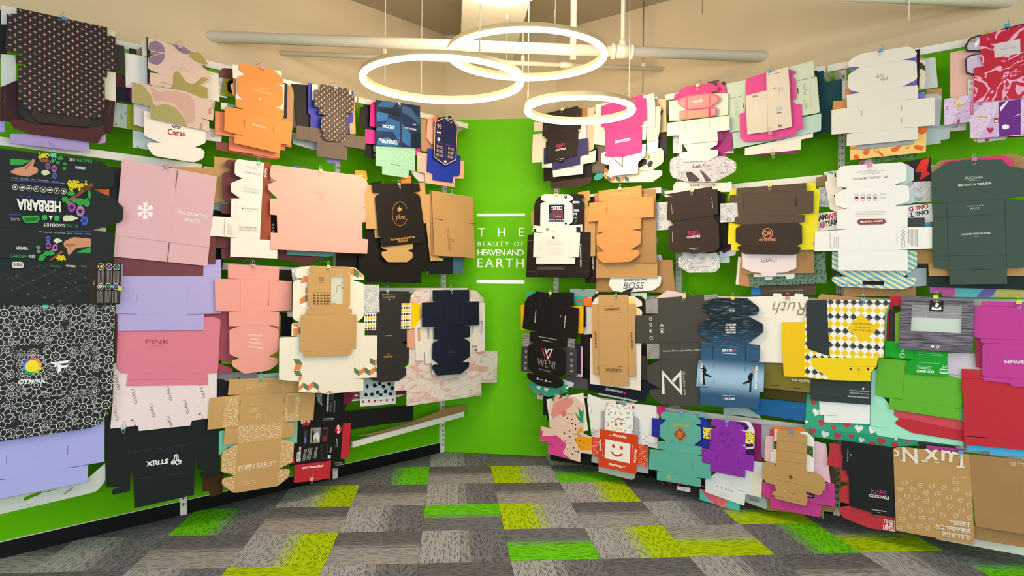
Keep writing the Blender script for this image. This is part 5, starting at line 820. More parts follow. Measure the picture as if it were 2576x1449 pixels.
('large black box with white daisy outline print and rainbow rosette', 'left', 398, -3187, 710, '@daisies', 12, ['-314,684 314,666 304,127 291,115 285,76,43 250,24,58 185,6 -313,0'], [('P', 'd8589a', 'rosette', '-80,381 -86,403 -82,410 -77,411 -72,409 -68,402 -74,381'), ('P', 'e0705a', 'rosette', '-72,380 -68,402 -62,406 -56,404 -52,400 -52,392 -66,376'), ('P', 'e88a4a', 'rosette', '-65,375 -52,391 -44,392 -40,388 -38,382 -42,375 -61,369'), ('P', 'eda048', 'rosette', '-61,368 -42,375 -34,371 -32,366 -33,360 -39,355 -60,361'), ('P', 'f0d23a', 'rosette', '-60,359 -39,355 -34,349 -34,343 -38,339 -46,338 -63,353'), ('P', 'b8cc3c', 'rosette', '-63,351 -46,338 -44,330 -47,325 -52,323 -59,326 -68,347'), ('P', '5fb044', 'rosette', '-70,347 -59,326 -61,319 -66,316 -71,317 -77,323 -76,345'), ('P', '2f9a5a', 'rosette', '-77,346 -77,323 -82,318 -87,318 -92,321 -94,329 -84,348'), ('P', '3aa6a0', 'rosette', '-85,349 -94,330 -101,328 -106,330 -109,335 -107,343 -90,354'), ('P', '4c9cd0', 'rosette', '-91,355 -107,343 -115,345 -118,350 -118,356 -114,362 -93,362'), ('P', '4a74c8', 'rosette', '-93,363 -114,362 -120,367 -121,373 -118,378 -112,380 -93,370'), ('P', '4a55b0', 'rosette', '-92,372 -111,380 -115,388 -113,393 -109,397 -102,395 -88,377'), ('P', '7a4fa8', 'rosette', '-87,378 -101,395 -101,403 -98,407 -92,408 -86,403 -81,381'), ('C', 'f2dc3a', 'rosette', '-77,363,30.3'), ('P', 'f0f1f1', '', '0,375 96,379 84,365 14,365;22,361 55,362 54,353 87,356 80,343 54,341 54,327 38,313 37,351 23,350'), ('T', 'f0f1f1', '', '©TM/KK', -137, 276, -15, 272, 20.7, 0.05, 0.15)]),
('wide periwinkle box under the daisy outline box, lower left', 'left', 371, -3204, 421, 'a9adec', 12, ['210,94 208,1 -289,0 -289,92', ('-289,92 -290,437 290,346 290,95 210,94', '', '109,215 109,168 113,167 113,215;-161,214 -162,166 -158,165 -157,213')], [('K2.9,0', '3e4270', '', '109,95 208,94;-206,94 -162,93')]),
('stained pale grey box lowest under the periwinkle box', 'left', 343, -3192, 330, 'c2ccc5', 12, [('-294,150 205,105 292,170 294,71,45 251,23,45 189,19 -294,0', '', '-93,66 -42,79 -15,81 7,75 57,80 58,77 10,71 -5,77 -27,63 -47,61 -87,46')], [('P', '9a8f7c', '', '87,46 111,62 138,76 127,59 95,41'), ('C', '8d8474', '', '-65,14,2.5;-3,4,2.1;-138,47,2;-51,19,2.9;-74,26,2.2;-80,18,1.9;-102,22,3.3;-45,11,1.9;-31,13,3.5;53,-2,3.1;-61,27,1.9;-74,30,1.8;-114,48,3.2;25,6,3.3;27,16,2.5;-11,8,2.8')]),
('pale lilac box with flat lower flap under the pink snowflake box', 'left', 372, -2559, 1213, 'b3aae2', 13, ['196,97 195,0 -291,16 -292,108', '-292,108 -303,116 -278,400 302,430 303,98 196,97'], [('K2.2,0', '9088c4', '', '-191,220 -189,178;92,215 94,170'), ('K3,0', '6a63a0', '', '-291,113 -191,107;91,97 195,98')]),  # darker lilac strokes paint the shade of the slot cuts
('deep pink box with raised lettering on its lower panel', 'left', 366, -2555, 878, 'dc8096', 13, ['218,70 222,0 -247,41 -237,110', '-237,110 -274,116,30 -299,147,23 -293,344 -297,428 237,414 299,398,19 283,83,34 276,68 218,70'], [('T', 'a8475c', '', 'PINK', -145, 272, -9, 263, 24.9, 0.02), ('T', 'b35468', '', 'THOMAS PINK', -114, 257, -43, 252, 5.9), ('K1.5,0', 'b35468', '', '-130,250 -25,244'), ('K1.9,0', 'c56a7b', '', '-239,74 218,36')]),
('raspberry box sides behind the deep pink lettered box', 'left', 357, -2499, 932, 'a04a5d', 13, ['-358,394 282,396 358,358 337,69 238,90 239,69 328,30 328,0 -356,59']),
('pale pink box with slanted serif name printed many times', 'left', 361, -2578, 643, 'ecdce0', 14, ['150,28 139,0 -153,12 -157,42', '-157,42 -303,48 -293,191 -288,408 303,360 302,147 245,27 150,28'], [('T', '4f474c', '', 'GIÁLI', -254, 260, -272, 343, 14.0, -0.01), ('T', '4f474c', '', 'GIÁLI', -162, 172, -182, 256, 14.4, -0.01), ('T', '4f474c', '', 'GIÁLI', 31, 165, 11, 249, 15.4, -0.01), ('T', '4f474c', '', 'GIÁLI', 230, 155, 208, 241, 16.5, -0.01), ('T', '4f474c', '', 'GIÁLI', -65, 82, -84, 162, 14.8, -0.01), ('T', '4f474c', '', 'GIÁLI', 132, 74, 111, 159, 15.9, -0.01), ('T', '4f474c', '', 'GIÁLI', -260, 90, -278, 174, 13.9, -0.01), ('T', '4f474c', '', 'GIÁLI', 37, 5, 14, 76, 15.2, -0.01), ('T', '4f474c', '', 'LI', -169, 45, -187, 84, 14.1, -0.01), ('T', '4f474c', '', 'LI', 220, 27, 202, 68, 16.0, -0.01)]),
('black fold-up box with three lobed white logo at lower left', 'left', 352, -2581, 218, '222a2e', 14, ['174,505 326,485 324,92,6 208,101,15 205,128,12 249,135 194,147 190,209 175,212', '175,212 172,0 -169,0 -176,198 -184,533 174,505', '-176,198 -191,208 -192,104 -284,99,12 -290,130,12 -245,137 -317,149 -326,546 -184,533'], [('T', 'f0f2f2', '', 'STRIX', 20, 247, -107, 252, 25.6, 0.05), ('K6.9,1', 'f0f2f2', 'logo', '56,263,6 72,261,6 76,230 92,221,6 90,207,6 66,204 59,218 40,208,6 36,224,6 52,235'), ('K5.4,0', 'f0f2f2', 'logo', '64,257 66,229 40,217;66,229 88,213'), ('K2.3,0', '3f494e', '', '-177,321 -21,317 -18,303 -4,295 9,298 13,312 171,316'), ('K2.3,0', '39434a', '', '-173,165 169,138')]),
('brown box low behind the black fold-up box', 'left', 321, -2277, 174, '4a2f17', 14, ['-70,155 70,142 63,2 -17,0 -24,37 -66,45']),
('grey box top edge behind the pale pink slanted lettering box', 'left', 335, -2126, 815, '8f8d90', 14, ['-138,123 133,113 138,0 -129,14']),
('salmon pink die-cut box with white script, third row', 'left', 384, -2039, 925, 'eca399', 15, ['104,98 171,78,24 165,44,32 104,7,48 -70,0,48 -148,55,32 -156,92,16 -98,98', '-98,98 -167,129,16 -169,283,16 -100,302 98,300 170,271,20 171,128,24 104,98', '-100,302 -173,306 -174,396 -100,396 102,392 173,387 172,290 98,300', ('-100,396 -260,403 -265,599 -102,599 100,596 265,588 265,392 102,392', '', '92,461 93,429 99,429 98,461'), '-102,599 -180,602 -181,690 171,680 168,595 100,596'], [('K2.4,0', 'f6e3df', 'lettering', '57,231 51,239 45,232 40,241 33,232 28,241 21,234 16,243 10,236 4,246 -2,237 -7,244 -14,239 -19,248 -25,240 -31,249 -37,240 -42,250 -48,243;32,209 28,215 22,209 18,218 12,212 8,219 2,212 -3,220 -8,213 -12,223 -18,215 -23,224 -28,216;50,178 46,188 39,179 34,191 27,181 23,192 16,185 12,196 5,188 0,196 -7,188 -11,200 -18,191 -23,199 -29,193 -33,204 -40,195;53,149 48,161 40,152 36,162 28,154 24,168 16,155 11,169 4,159 -1,171 -8,163 -13,174 -20,162 -25,174 -32,165 -37,176 -44,168'), ('K2,0', 'd58c84', '', '-100,596 -99,401;98,592 99,469')]),
('lime box glimpse under the salmon die-cut box', 'left', 330, -2029, 975, '8fae1a', 15, ['-211,48 211,71 211,0 -196,17']),
('black box in the gap right of the salmon die-cut box', 'left', 344, -1795, 1140, '1c1a1c', 15, ['-60,169 59,155 60,0 -41,9']),
('black box in the gap above right of the salmon box', 'left', 325, -1784, 1509, '221c18', 15, ['-53,81 52,79 53,0 -53,7']),
('cream box with orange and green rhombus mosaic, third row', 'left', 441, -1499, 726, 'f1ebdb', 16, ['180,96 276,85 276,0 -15,12 -255,51 -251,119', '-251,119 -399,147 -399,421 -249,419 208,404 399,394 395,86 180,96', '-249,419 -310,427 -309,507 -250,512 217,498 285,489 283,400 208,404', '-250,512 -304,540,25 -303,787,25 -205,806 164,801 275,775,25 274,534,34 217,498', '-205,806 -294,811,25 -279,873,50 -163,893 193,889,25 276,830,42 274,802,8 164,801'], [('P', '647f5c', 'rhombus', '-296,274 -246,267 -228,232 -278,236'), ('P', 'e58a4e', 'rhombus', '-278,236 -230,232 -245,194 -295,199'), ('P', '647f5c', 'rhombus', '-295,196 -247,192 -227,155 -275,160'), ('P', 'e58a4e', 'rhombus', '-256,154 -229,154 -245,120 -254,121;-257,84 -221,110 -221,78 -255,55'), ('P', '647f5c', 'rhombus', '-221,110 -183,88 -183,51 -221,78'), ('P', 'e58a4e', 'rhombus', '-183,86 -143,110 -142,71 -181,50'), ('P', '647f5c', 'rhombus', '-143,110 -101,83 -101,45 -140,71'), ('P', 'faf7f0', 'rhombus', '-221,77 -183,49 -221,48 -250,54;-142,70 -100,43 -133,37 -179,48'), ('P', 'e58a4e', 'rhombus', '-124,31 -100,41 -77,23;-39,19 -16,34 18,15'), ('P', '647f5c', 'rhombus', '192,178 236,148 236,111 192,143'), ('P', 'e58a4e', 'rhombus', '236,148 285,170 283,135 238,111'), ('P', '647f5c', 'rhombus', '285,170 330,144 328,107 285,135'), ('P', 'e58a4e', 'rhombus', '330,144 378,165 376,127 328,105'), ('P', '647f5c', 'rhombus', '329,237 377,212 376,174 330,199'), ('P', 'e58a4e', 'rhombus', '377,214 398,222 397,181 378,174'), ('P', 'faf7f0', 'rhombus', '285,172 330,191 376,168 330,146'), ('P', '647f5c', 'rhombus', '378,164 395,155 394,125 378,131'), ('P', 'e58a4e', 'rhombus', '148,876 183,883 179,828 148,849'), ('P', '647f5c', 'rhombus', '183,883 224,861 223,816 182,832'), ('P', 'e58a4e', 'rhombus', '226,862 268,821 227,827'), ('P', 'faf7f0', 'rhombus', '164,816 223,814 266,804 174,802'), ('P', 'e58a4e', 'rhombus', '-225,823 -197,822 -198,784 -246,772 -245,788'), ('P', 'faf7f0', 'rhombus', '-246,770 -198,780 -198,749 -234,745'), ('P', 'e58a4e', 'rhombus', '-211,741 -196,745 -196,706 -210,704;-251,671 -211,693 -208,649 -252,634'), ('P', '647f5c', 'rhombus', '-211,692 -196,696 -195,654 -208,651'), ('P', 'faf7f0', 'rhombus', '-252,631 -197,649 -195,607 -233,613'), ('P', 'e58a4e', 'rhombus', '-298,474 -258,482 -258,429 -296,427'), ('P', '647f5c', 'rhombus', '-258,480 -247,481 -247,440 -258,441'), ('P', 'e58a4e', 'rhombus', '-311,505 -258,507 -263,484 -293,493')]),
('kraft box with clear window and rows of tiny bulldozer prints', 'left', 462, -1531, 994, '@kraftlight', 16, ['142,37 185,34 182,0 -194,15 -196,49 -143,47', '-143,47 -228,54 -221,297 -140,297 144,295 228,285 225,42 142,37', '-140,297 -187,303 -183,335 -136,335 150,332 187,328 190,296 144,295', ('-136,335 -165,359,25 -171,563,17 -133,579 142,582 172,576,25 172,353,25 150,332', '', '12,554 115,555 115,362 13,368'), '-133,579 -172,598,12 -149,622,17 149,623,12 197,605,12 142,582'], [('P', '6b4a2a', '', '-129,421 -128,434 -122,434 -121,429 -111,428 -108,421;-101,421 -100,434 -95,434 -94,429 -84,428 -81,421;-74,420 -74,434 -68,434 -67,428 -57,427 -54,420;-46,420 -46,434 -40,434 -39,428 -29,427 -26,420;-19,420 -18,434 -13,434 -12,428 -1,427 2,420;-128,401 -128,415 -122,415 -121,409 -111,408 -108,401;-101,401 -100,414 -95,414 -94,409 -83,408 -81,401;-74,401 -73,414 -68,414 -67,408 -57,408 -54,400;-46,400 -45,414 -40,414 -39,408 -28,407 -26,400;-19,400 -18,414 -13,413 -12,408 -1,407 2,400;-128,382 -127,396 -122,396 -121,390 -111,389 -108,382;-101,382 -100,395 -94,395 -93,390 -83,389 -80,382;-74,381 -73,395 -68,395 -67,389 -56,388 -54,381;-46,381 -45,395 -40,395 -39,389 -28,388 -25,381;-19,381 -18,394 -12,394 -11,389 -1,388 2,380;-128,364 -127,378 -122,377 -121,372 -111,371 -108,364;-101,364 -100,377 -94,377 -93,371 -83,370 -80,363;-74,363 -73,377 -67,377 -67,371 -56,370 -53,363;-46,363 -45,376 -39,376 -39,371 -28,370 -25,362;-19,362 -18,376 -12,376 -11,370 -1,369 2,362'), ('T', '7b5a36', '', 'INTERACTIVE GAME FOR SMALL HANDS', -130, 442, 5, 441, 4.7), ('K2.5,1', '7b5a36', '', '-82,548 -50,549 -50,525 -82,525'), ('T', '6b4a2a', '', 'NOL', -74, 533, -56, 533, 6.4, 0.03), ('K1.7,0', '7b5a36', '', '-84,514 -46,514'), ('T', '7b5a36', '', 'THE BUSY BUILDERS KIT', 11, 614, 139, 613, 4.8), ('P', '@film', 'window_film', '10,555 117,556 117,361 12,366')]),
('pale window card with red tab inside the kraft window box', 'left', 451, -1459, 1347, 'd9dcc0', 16, ['-69,212 67,214 69,0 -67,7'], [('P', 'b83038', '', '31,160 52,160 51,111 31,113'), ('P', 'f3efe6', '', '35,152 50,152 49,128 35,128'), ('K3.4,0', '4a4a3c', '', '-8,91 -5,134 30,140'), ('K2.5,0', '7a7a6a', '', '-48,18 -14,15')]),
('banknote print box right of the cream mosaic box', 'left', 436, -1163, 1289, '@money', 16, ['-87,205 79,202 87,0 -85,0']),
('tall charcoal box with yellow diamond side flaps, third row', 'left', 431, -944, 763, '3a393a', 17, [('179,587 273,581 265,393 176,390', 'f4cf13'), ('-161,395 -265,401 -273,427 -263,524 -157,524', '@diamondsmall'), '-157,524 -130,525 -126,683 158,678 165,588 80,589 76,395 161,380 154,301 77,295 156,265,18 160,157,27 79,100 135,91,9 129,33,27 54,0,27 -125,9,45 -200,34,18 -222,53 -152,59 -158,353 -235,362 -236,396 -161,395', ('80,589 179,587 176,390 76,395', '@diamondsmall')], [('T', 'e3b41f', '', 'MEAGHERS', -86, 188, -4, 185, 11.3, 0.02), ('T', 'e3b41f', '', '09', -57, 205, -33, 204, 7.9), ('T', 'e3b41f', '', 'strongflame', -73, 346, -9, 344, 9.6, 0.02), ('K3.6,0', 'd69a1f', '', '-109,658 25,654'), ('T', 'e6e6e6', '', 'This box is fully compostable,', -100, 641, 18, 638, 7.0), ('T', 'e6e6e6', '', 'biodegradable and recyclable.', -100, 630, 18, 627, 7.0), ('C', 'e6e6e6', '', '-40,618,5.4')]),
('pale blue holiday icon panel box under the tall charcoal box', 'left', 334, -1002, 634, 'c6dbdf', 17, ['-172,165 167,141 172,0 -165,10'], [('P', '23252a', '', '-92,100 -93,90 -105,85 -116,92 -122,104 -114,113 -105,119 -96,113;-12,96 -20,90 -35,84 -44,86 -54,101 -50,114 -36,120 -28,112;67,84 62,74 47,66 38,78 28,88 35,100 47,98 62,98;119,96 114,83 98,85 90,92 83,100 83,107 98,112 114,109;156,61 150,53 133,43 119,57 113,65 125,74 133,80 143,74;-97,37 -107,26 -115,29 -123,26 -133,41 -124,55 -115,57 -105,47;-45,36 -47,26 -60,23 -71,28 -82,40 -73,47 -60,50 -45,44;11,45 1,32 -10,30 -23,39 -21,49 -20,59 -11,60 3,58;39,24 34,11 26,12 15,14 4,28 13,34 25,36 36,34;85,40 75,27 65,32 52,33 50,44 54,55 64,63 81,55;132,18 130,6 116,10 104,11 97,22 99,30 116,31 127,32;25,110 27,98 13,99 -1,100 -7,114 2,119 13,132 29,117')]),
('white box strip with row of red icons under the holiday icons', 'left', 338, -1002, 572, 'eceaea', 17, ['-170,74 166,64 170,0 -167,20'], [('P', 'a01f3c', '', '-136,53 -140,45 -149,45 -153,55 -149,62 -141,64'), ('C', '2a2a2a', '', '-117,52,2.7'), ('P', 'a01f3c', '', '-83,49 -87,40 -93,42 -99,51 -95,64 -87,63'), ('C', '2a2a2a', '', '-63,49,2.7'), ('P', 'a01f3c', '', '-28,46 -30,36 -39,34 -46,48 -38,55 -29,58'), ('C', '2a2a2a', '', '-7,45,2.7'), ('P', 'a01f3c', '', '33,42 28,35 20,34 12,44 18,51 27,50'), ('C', '2a2a2a', '', '51,41,2.7'), ('P', 'a01f3c', '', '87,38 85,29 75,28 68,41 75,51 85,49'), ('C', '2a2a2a', '', '108,38,2.7'), ('P', 'a01f3c', '', '147,34 143,25 135,25 131,36 135,44 145,43'), ('C', '2a2a2a', '', '168,34,2.7')]),
('maroon box corner left of the holiday icons', 'left', 330, -1242, 622, '7a1f3a', 17, ['-73,87 72,78 73,26 8,30 -13,0 -72,2'], [('K2.7,1', 'e6d6da', '', '11,81 66,79 67,34 12,36'), ('P', 'e6d6da', '', '20,57 39,68 58,55 43,52 39,44 35,53')]),
('wide black box under the white holiday box', 'left', 317, -975, 410, '1d2022', 17, ['-340,164 340,130 334,0 37,15 -257,19'], [('K1.8,0', '3a3d40', '', '-211,147 -205,94;174,128 177,77')]),
('navy die-cut box with rounded bottom flap beside the lettered wall', 'left', 460, -357, 760, '20273c', 18, ['126,98 210,88,10 200,46,24 110,0,48 -160,11,48 -211,71,24 -211,102,14 -139,100', '-139,100 -212,146,19 -210,275,19 -131,297 141,293 214,260,19 215,137,24 126,98', '-131,297 -197,302 -198,397 -117,397 136,396 212,391 217,301 141,293', '-117,397 -320,404 -326,594 -119,597 133,598 320,595 326,393 136,396', '-119,597 -211,602 -214,692 198,693 202,599 133,598'], [('K3.8,0', '5a4c44', 'lettering', '-43,202 -35,185 -26,200 -19,186 -10,196 -2,183 7,196 15,180 24,194 31,177 41,194'), ('K2.4,0', '39415a', '', '-119,591 -117,401;133,592 133,400')]),
('white box with four oval slots behind the navy box', 'left', 438, -335, 839, 'ece4db', 18, [('-397,328 -206,511 395,501 397,86 305,84 300,139 233,144 230,55 143,52 116,0 -288,36 -292,125 -304,123 -303,60 -386,63', '', '-374,322,12 -343,323,12 -339,218,12 -368,218,12;-281,318,12 -249,319,12 -245,224,12 -275,224,12;224,319,10 255,318,10 256,244,10 225,244,10;326,350,12 364,349,12 366,241,12 331,241,12')]),
('white box panel directly behind the navy die-cut box', 'left', 449, -323, 775, 'eee5dc', 18, ['-251,685 -166,685 211,596 251,595 247,576 157,452 162,80 177,0 -232,7 -242,102 -174,275 -247,557']),
('pink and grey crumpled paper print box beside the lettered wall', 'left', 425, -339, 547, '@crumple', 18, ['279,392 581,369 573,91 279,117', '279,117 374,103 379,0 -462,12 -461,133', '-461,133 -581,144 -578,241 -442,337 -435,806 -426,870,58 -352,913,58 294,902,68 397,833,58 398,793 400,430 279,392 279,117']),
('salmon box edge in the gap left of the white slotted box', 'left', 435, -735, 998, 'e0a48e', 18, ['-75,149 74,151 75,69 9,63 3,0 -74,14']),
('kraft die-cut box with white sprinkle print and white lettering', 'left', 370, -1957, 159, '@kraftlight', 19, ['103,112 191,95,16 180,42,33 98,0 -197,18,49 -285,85,41 -289,126,25 -200,130', '-200,130 -291,170,16 -289,293,33 -185,327 121,309 218,271,16 210,138,16 103,112', '-185,327 -277,335 -269,436 -184,433 138,417 224,401 220,311 121,309', ('-184,433 -380,445 -368,637 -161,634 149,611 380,587 365,399 138,417', '', '-171,598 -177,563 -170,561 -165,596;-181,508 -184,473 -178,471 -175,507;141,580 139,542 146,541 148,579;132,489 128,452 135,450 139,487'), '-161,634 -251,642 -244,742 249,707 247,607 149,611'], [('P', '@sprinkle', 'sprinkle_print', '-271,632 -179,630 -188,438 -282,442;156,608 260,600 248,413 143,418'), ('P', '@kraftlight', '', '168,593 226,590 224,470 165,472'), ('P', '@sprinkle', 'sprinkle_print', '-182,441 133,415 118,313 -183,329;-188,324 -200,133 -290,171,16 -287,291,33;123,306 216,270,16 208,140,16 105,116;-202,128 -209,21 -284,86,41 -288,125,25;99,108 189,94,16 178,44,33 94,2'), ('T', 'f2e8da', '', 'POPPY BARLEY', -178, 153, 80, 139, 32.3), ('T', 'e8d9c0', '', "I'm all", -133, 686, -82, 685, 12.7), ('T', 'e8d9c0', '', 'yours.', -132, 669, -86, 668, 12.7), ('C', 'e6d7bd', '', '-46,480,18.1,14.8'), ('T', 'e6d7bd', '', 'PB', -56, 476, -37, 474, 9.8), ('K1.6,1', 'e0cba6', '', '9,600 132,598 125,433 6,438'), ('K2.5,0', 'e0cda8', 'lettering', '-56,689 16,687;-56,680 11,679;-56,671 3,671;-93,563 -20,560;-117,536 -31,534;-117,526 -39,525;-117,515 -27,513'), ('K3.3,0', 'e0cda8', 'lettering', '-181,74 -69,73;-177,62 -59,60;134,633 133,695'), ('K2.1,0', 'cfa876', '', '-161,633 149,610;-184,434 133,417')]),
('turquoise box showing around the kraft sprinkle print box', 'left', 352, -1979, 413, '73cbb0', 19, ['-275,166 -207,170 9,191 277,151 273,0 94,43 -214,57 -277,14']),
('black box left behind the kraft sprinkle print box', 'left', 341, -2227, 781, '26262a', 19, ['-38,125 -7,121 37,96 38,0 15,10 -35,30']),
('white box top edge behind the kraft sprinkle print box', 'left', 325, -2035, 869, 'c9cdd2', 19, ['-219,42 214,32 219,0 -139,12']),
('black and red car air filter box with white lettering, lower left', 'left', 337, -1503, 114, '1e1e20', 20, ['82,67 76,0 19,8 0,5 -219,30 -211,149', '-211,149 -251,152 -225,310 -199,450 -70,456 -67,618 187,602 178,462 230,436 235,401 251,370 242,203 234,136 164,127 199,113 197,58 82,67'], [('P', 'c02c3a', 'red_panel', '182,377 249,370 237,140 227,121 162,129;-210,150 81,127 75,1 19,10 -2,6 -217,31'), ('C', 'c3202f', '', '142,338,28.9'), ('T', 'f3f3f3', '', 'aFe', 130, 371, 134, 310, 23.3, 0.05), ('P', 'c3202f', 'red_badge', '-163,444 -108,446 -87,425 -103,405,9 -154,409,9'), ('T', 'f3f3f3', '', 'aFe', -166, 426, -94, 428, 25.9, 0.05), ('T', 'f3f3f3', '', 'aFepower.com', 18, 108, -151, 124, 17.1, 0.04, 0.25), ('T', 'f0f0f0', '', 'PROVEN', -184, 171, -176, 234, 16.4, 0.05), ('T', 'f0f0f0', '', 'PERFORMANCE', -166, 168, -163, 268, 14.3, 0.05), ('T', '8a8a8a', '', 'AIRFILTER', 11, 418, 99, 412, 12.3), ('K2.6,0', 'd8d8d8', '', '13,434 100,427'), ('T', 'f0f0f0', '', 'OIL-FREE PERFORMANCE', 54, 480, 61, 607, 15.5, 0.04, 0.2), ('T', '6f6f6f', '', 'AIRFILTER', 85, 469, 104, 601, 27.8, 0.0, 0.2), ('T', 'e0e0e0', '', 'FLOWS UP TO', 108, 465, 114, 548, 8.9), ('P', '8f9294', '', '-87,385 -7,377 -14,271 -93,279'), ('P', '2a2b2c', '', '-77,371 -60,348 -69,284 -80,286'), ('P', 'd5d8d8', '', '-69,325 -32,352 -16,317 -26,277 -50,314 -64,292'), ('P', '3c4a58', '', '-144,369 -116,373 -120,285 -142,282'), ('P', '6f86b0', '', '-138,336 -121,301 -134,280'), ('P', '7a3030', '', '6,371 50,373 46,274 5,272'), ('P', '2b2b2d', '', '8,358 45,357 36,308 11,312'), ('C', 'c02c3a', '', '-75,371,7,4.4'), ('P', '8fa0a8', '', '-47,612 0,607 3,524 -38,566'), ('K3.5,0', '2a2a2e', '', '-38,607 -30,549;-27,606 -19,547;-17,604 -9,546;-7,603 1,545'), ('K2.6,1', '5a5a5c', '', '3,248 51,246 45,149 -1,154'), ('P', 'e8a020', '', '64,200 74,201 70,186'), ('P', 'e6e6e6', '', '52,169 76,167 76,143 52,146'), ('P', 'c3202f', '', '-216,213,9 -215,161 -247,169 -229,191'), ('K2.6,0', 'd8d8d8', 'lettering', '-136,247 -151,169;-127,245 -143,167;-119,244 -136,166;-102,249 -118,171;-93,248 -109,169;-85,246 -100,167;-76,245 -94,166;-50,244 -63,169;-41,243 -54,167;-33,241 -46,166'), ('K2.6,0', 'e0e0e0', 'lettering', '81,226 69,187;88,225 75,185;137,276 129,218;127,277 118,220'), ('K1.8,0', 'cfcfcf', 'lettering', '111,104 179,96;114,95 177,89;117,87 189,79')]),
('brown kraft sheet lying behind the lowest left rail', 'left', 224, -549, 307, '@kraftdark', 21, ['-612,54 -471,41 -61,66 384,133 568,132 612,112 584,71 371,54 2,10 -183,0 -526,36']),
('dark brown cocktail box with pink and white lettering, right top row by the ring lamp', 'right', 366, 328, 2484, '352d2a', 22, ['158,240 167,230 152,43,8 122,35 32,25 31,4 -37,0 -42,18 -158,8 -154,177 -139,202 -160,209', '-160,209 -161,223 -191,231 -184,404 -153,414 161,427 163,404 191,404 187,246 158,240'], [('T', 'e3286f', '', 'NIPS', -40, 119, 36, 125, 27.1), ('T', 'f3ece6', '', 'COCKTAILS', -54, 95, 46, 100, 12.7, 0.05), ('K2.3,0', 'e9e0da', '', '-43,28 32,30;-13,16 2,17'), ('K1.9,0', 'a59a94', '', '156,359 155,334'), ('K1.5,0', 'a59a94', '', '-152,316 -154,275')]),
('indigo box directly under the dark cocktail box, top row', 'right', 357, 366, 2430, '3b3866', 22, ['141,85 140,21 -127,0 -130,61', '-130,61 -219,58 -220,187 108,212 210,219 220,96 141,85']),
('white box bottom edge under the indigo box, top row', 'right', 348, 360, 2374, 'ede1d9', 22, ['169,89 169,0 -121,1 -130,78', '-130,78 -196,86 -197,167 197,191 195,105 169,89'], [('C', '4a4344', '', '-33,61,3.8;-1,62,3.8;44,61,3.8;66,61,3.8;89,61,3.8'), ('K1.5,0', 'b8aea8', 'lettering', '-37,43 50,44;-28,29 62,30')]),
('white box right behind the dark cocktail box with small mark', 'right', 352, 511, 2650, 'ede2d8', 22, ['-45,71 45,167 43,0 -44,1'], [('K3,0', '4a4344', 'lettering', '-17,67 -21,59 -10,64 -18,53 -6,59 -10,51 -1,55')]),
('pale cream box left of the dark cocktail box', 'right', 330, 87, 2509, 'e3d8c3', 22, ['-75,243 79,235 82,0 -82,10 -78,151']),
('small pinkish box left of the dark cocktail box', 'right', 325, 94, 2763, 'e7d6c8', 22, ['-73,92 76,72 77,0 -77,14']),
('cream box right of the indigo box, top row', 'right', 341, 569, 2450, 'e8ddc2', 22, ['-73,79 73,99 68,10 -37,3 -64,0']),
('salmon pink box with curved flap right of the cocktail box', 'right', 334, 574, 2548, 'e3b6a2', 22, ['-53,343 53,338 39,292 37,215 48,12,37 -5,0 -48,8']),
('black die-cut box lowest under the cocktail stack', 'right', 319, 357, 2345, '2a2523', 22, ['-239,117 229,138 239,14 -161,0 -161,8 -237,9']),
('dark brown rounded box lowest under the cocktail stack', 'right', 312, 388, 2281, '4b3834', 22, ['-202,70 202,83 196,29,30 109,0 -196,9']),
('cream box in the gap left of the hashtag pink box, upper', 'right', 328, 663, 2577, 'ebdfca', 22, ['-63,260 60,256 63,0 -45,23 -61,94']),
('grey brown box low between cocktail and pink stacks', 'right', 308, 647, 2375, '675d57', 22, ['-30,218 84,205 61,0 -84,6']),
('hot pink box with upside down white hashtag lettering, top row', 'right', 366, 897, 2471, 'e63a80', 23, ['140,29 163,35,6 153,14 32,5 30,0 -32,2 -159,18,7 -161,37 -140,41', '-140,41 -159,51,6 -155,212 139,216 158,202,7 160,37 140,29', '-155,212 -165,216 -164,237 -195,245 -197,405 -17,423 161,436 166,408 189,408 197,244 163,239 165,217 139,216'], [('T', 'fbeef3', '', '#SUCKMYNIPS', 64, 130, -66, 125, 19.4, 0.05), ('K2.2,0', '8e2050', '', '-142,383 -142,351;135,385 134,358;135,300 134,270'), ('K3.6,0', '3a2030', '', '-14,13 8,13'), ('K1.8,0', 'c22f6e', '', '-142,210 -140,48;139,208 140,31')]),
('white box with large grey angular N mark under the pink box', 'right', 357, 895, 2334, 'f1e6d9', 23, ['-192,185 192,211 189,130 128,79 126,0 -121,1 -122,86 -191,107,21'], [('K7.9,0', '6f665c', 'logo', '-106,60 -107,151 -2,60 -3,147')]),
('cream box directly right of the hashtag pink box', 'right', 350, 1091, 2665, 'e9dfd0', 23, ['-67,185 63,175 67,0 -64,2']),
('cream box second right of the hashtag pink box', 'right', 343, 1133, 2560, 'dcd2c0', 23, ['-27,253 63,244 61,95 44,7 -39,0 -63,112']),
('pale lavender box right under the hashtag pink box', 'right', 337, 1130, 2473, 'd4d3d9', 23, ['-48,97 48,96 44,9 -43,0']),
('cream box with dark oval print low right of the pink box', 'right', 332, 1113, 2353, 'e0d8bd', 23, ['-94,149,42 43,154 103,148,42 104,44,28 19,0 -104,3'], [('P', '231f24', '', '-105,34 -101,81,21 -32,91,21 -30,47,21 -89,25'), ('P', '2c3150', '', '-28,53,7 6,74,11 23,52,11 7,23,14 -20,19'), ('P', '8f8f4a', '', '-21,114 -8,109 -5,85,7 -24,70 -28,87')]),
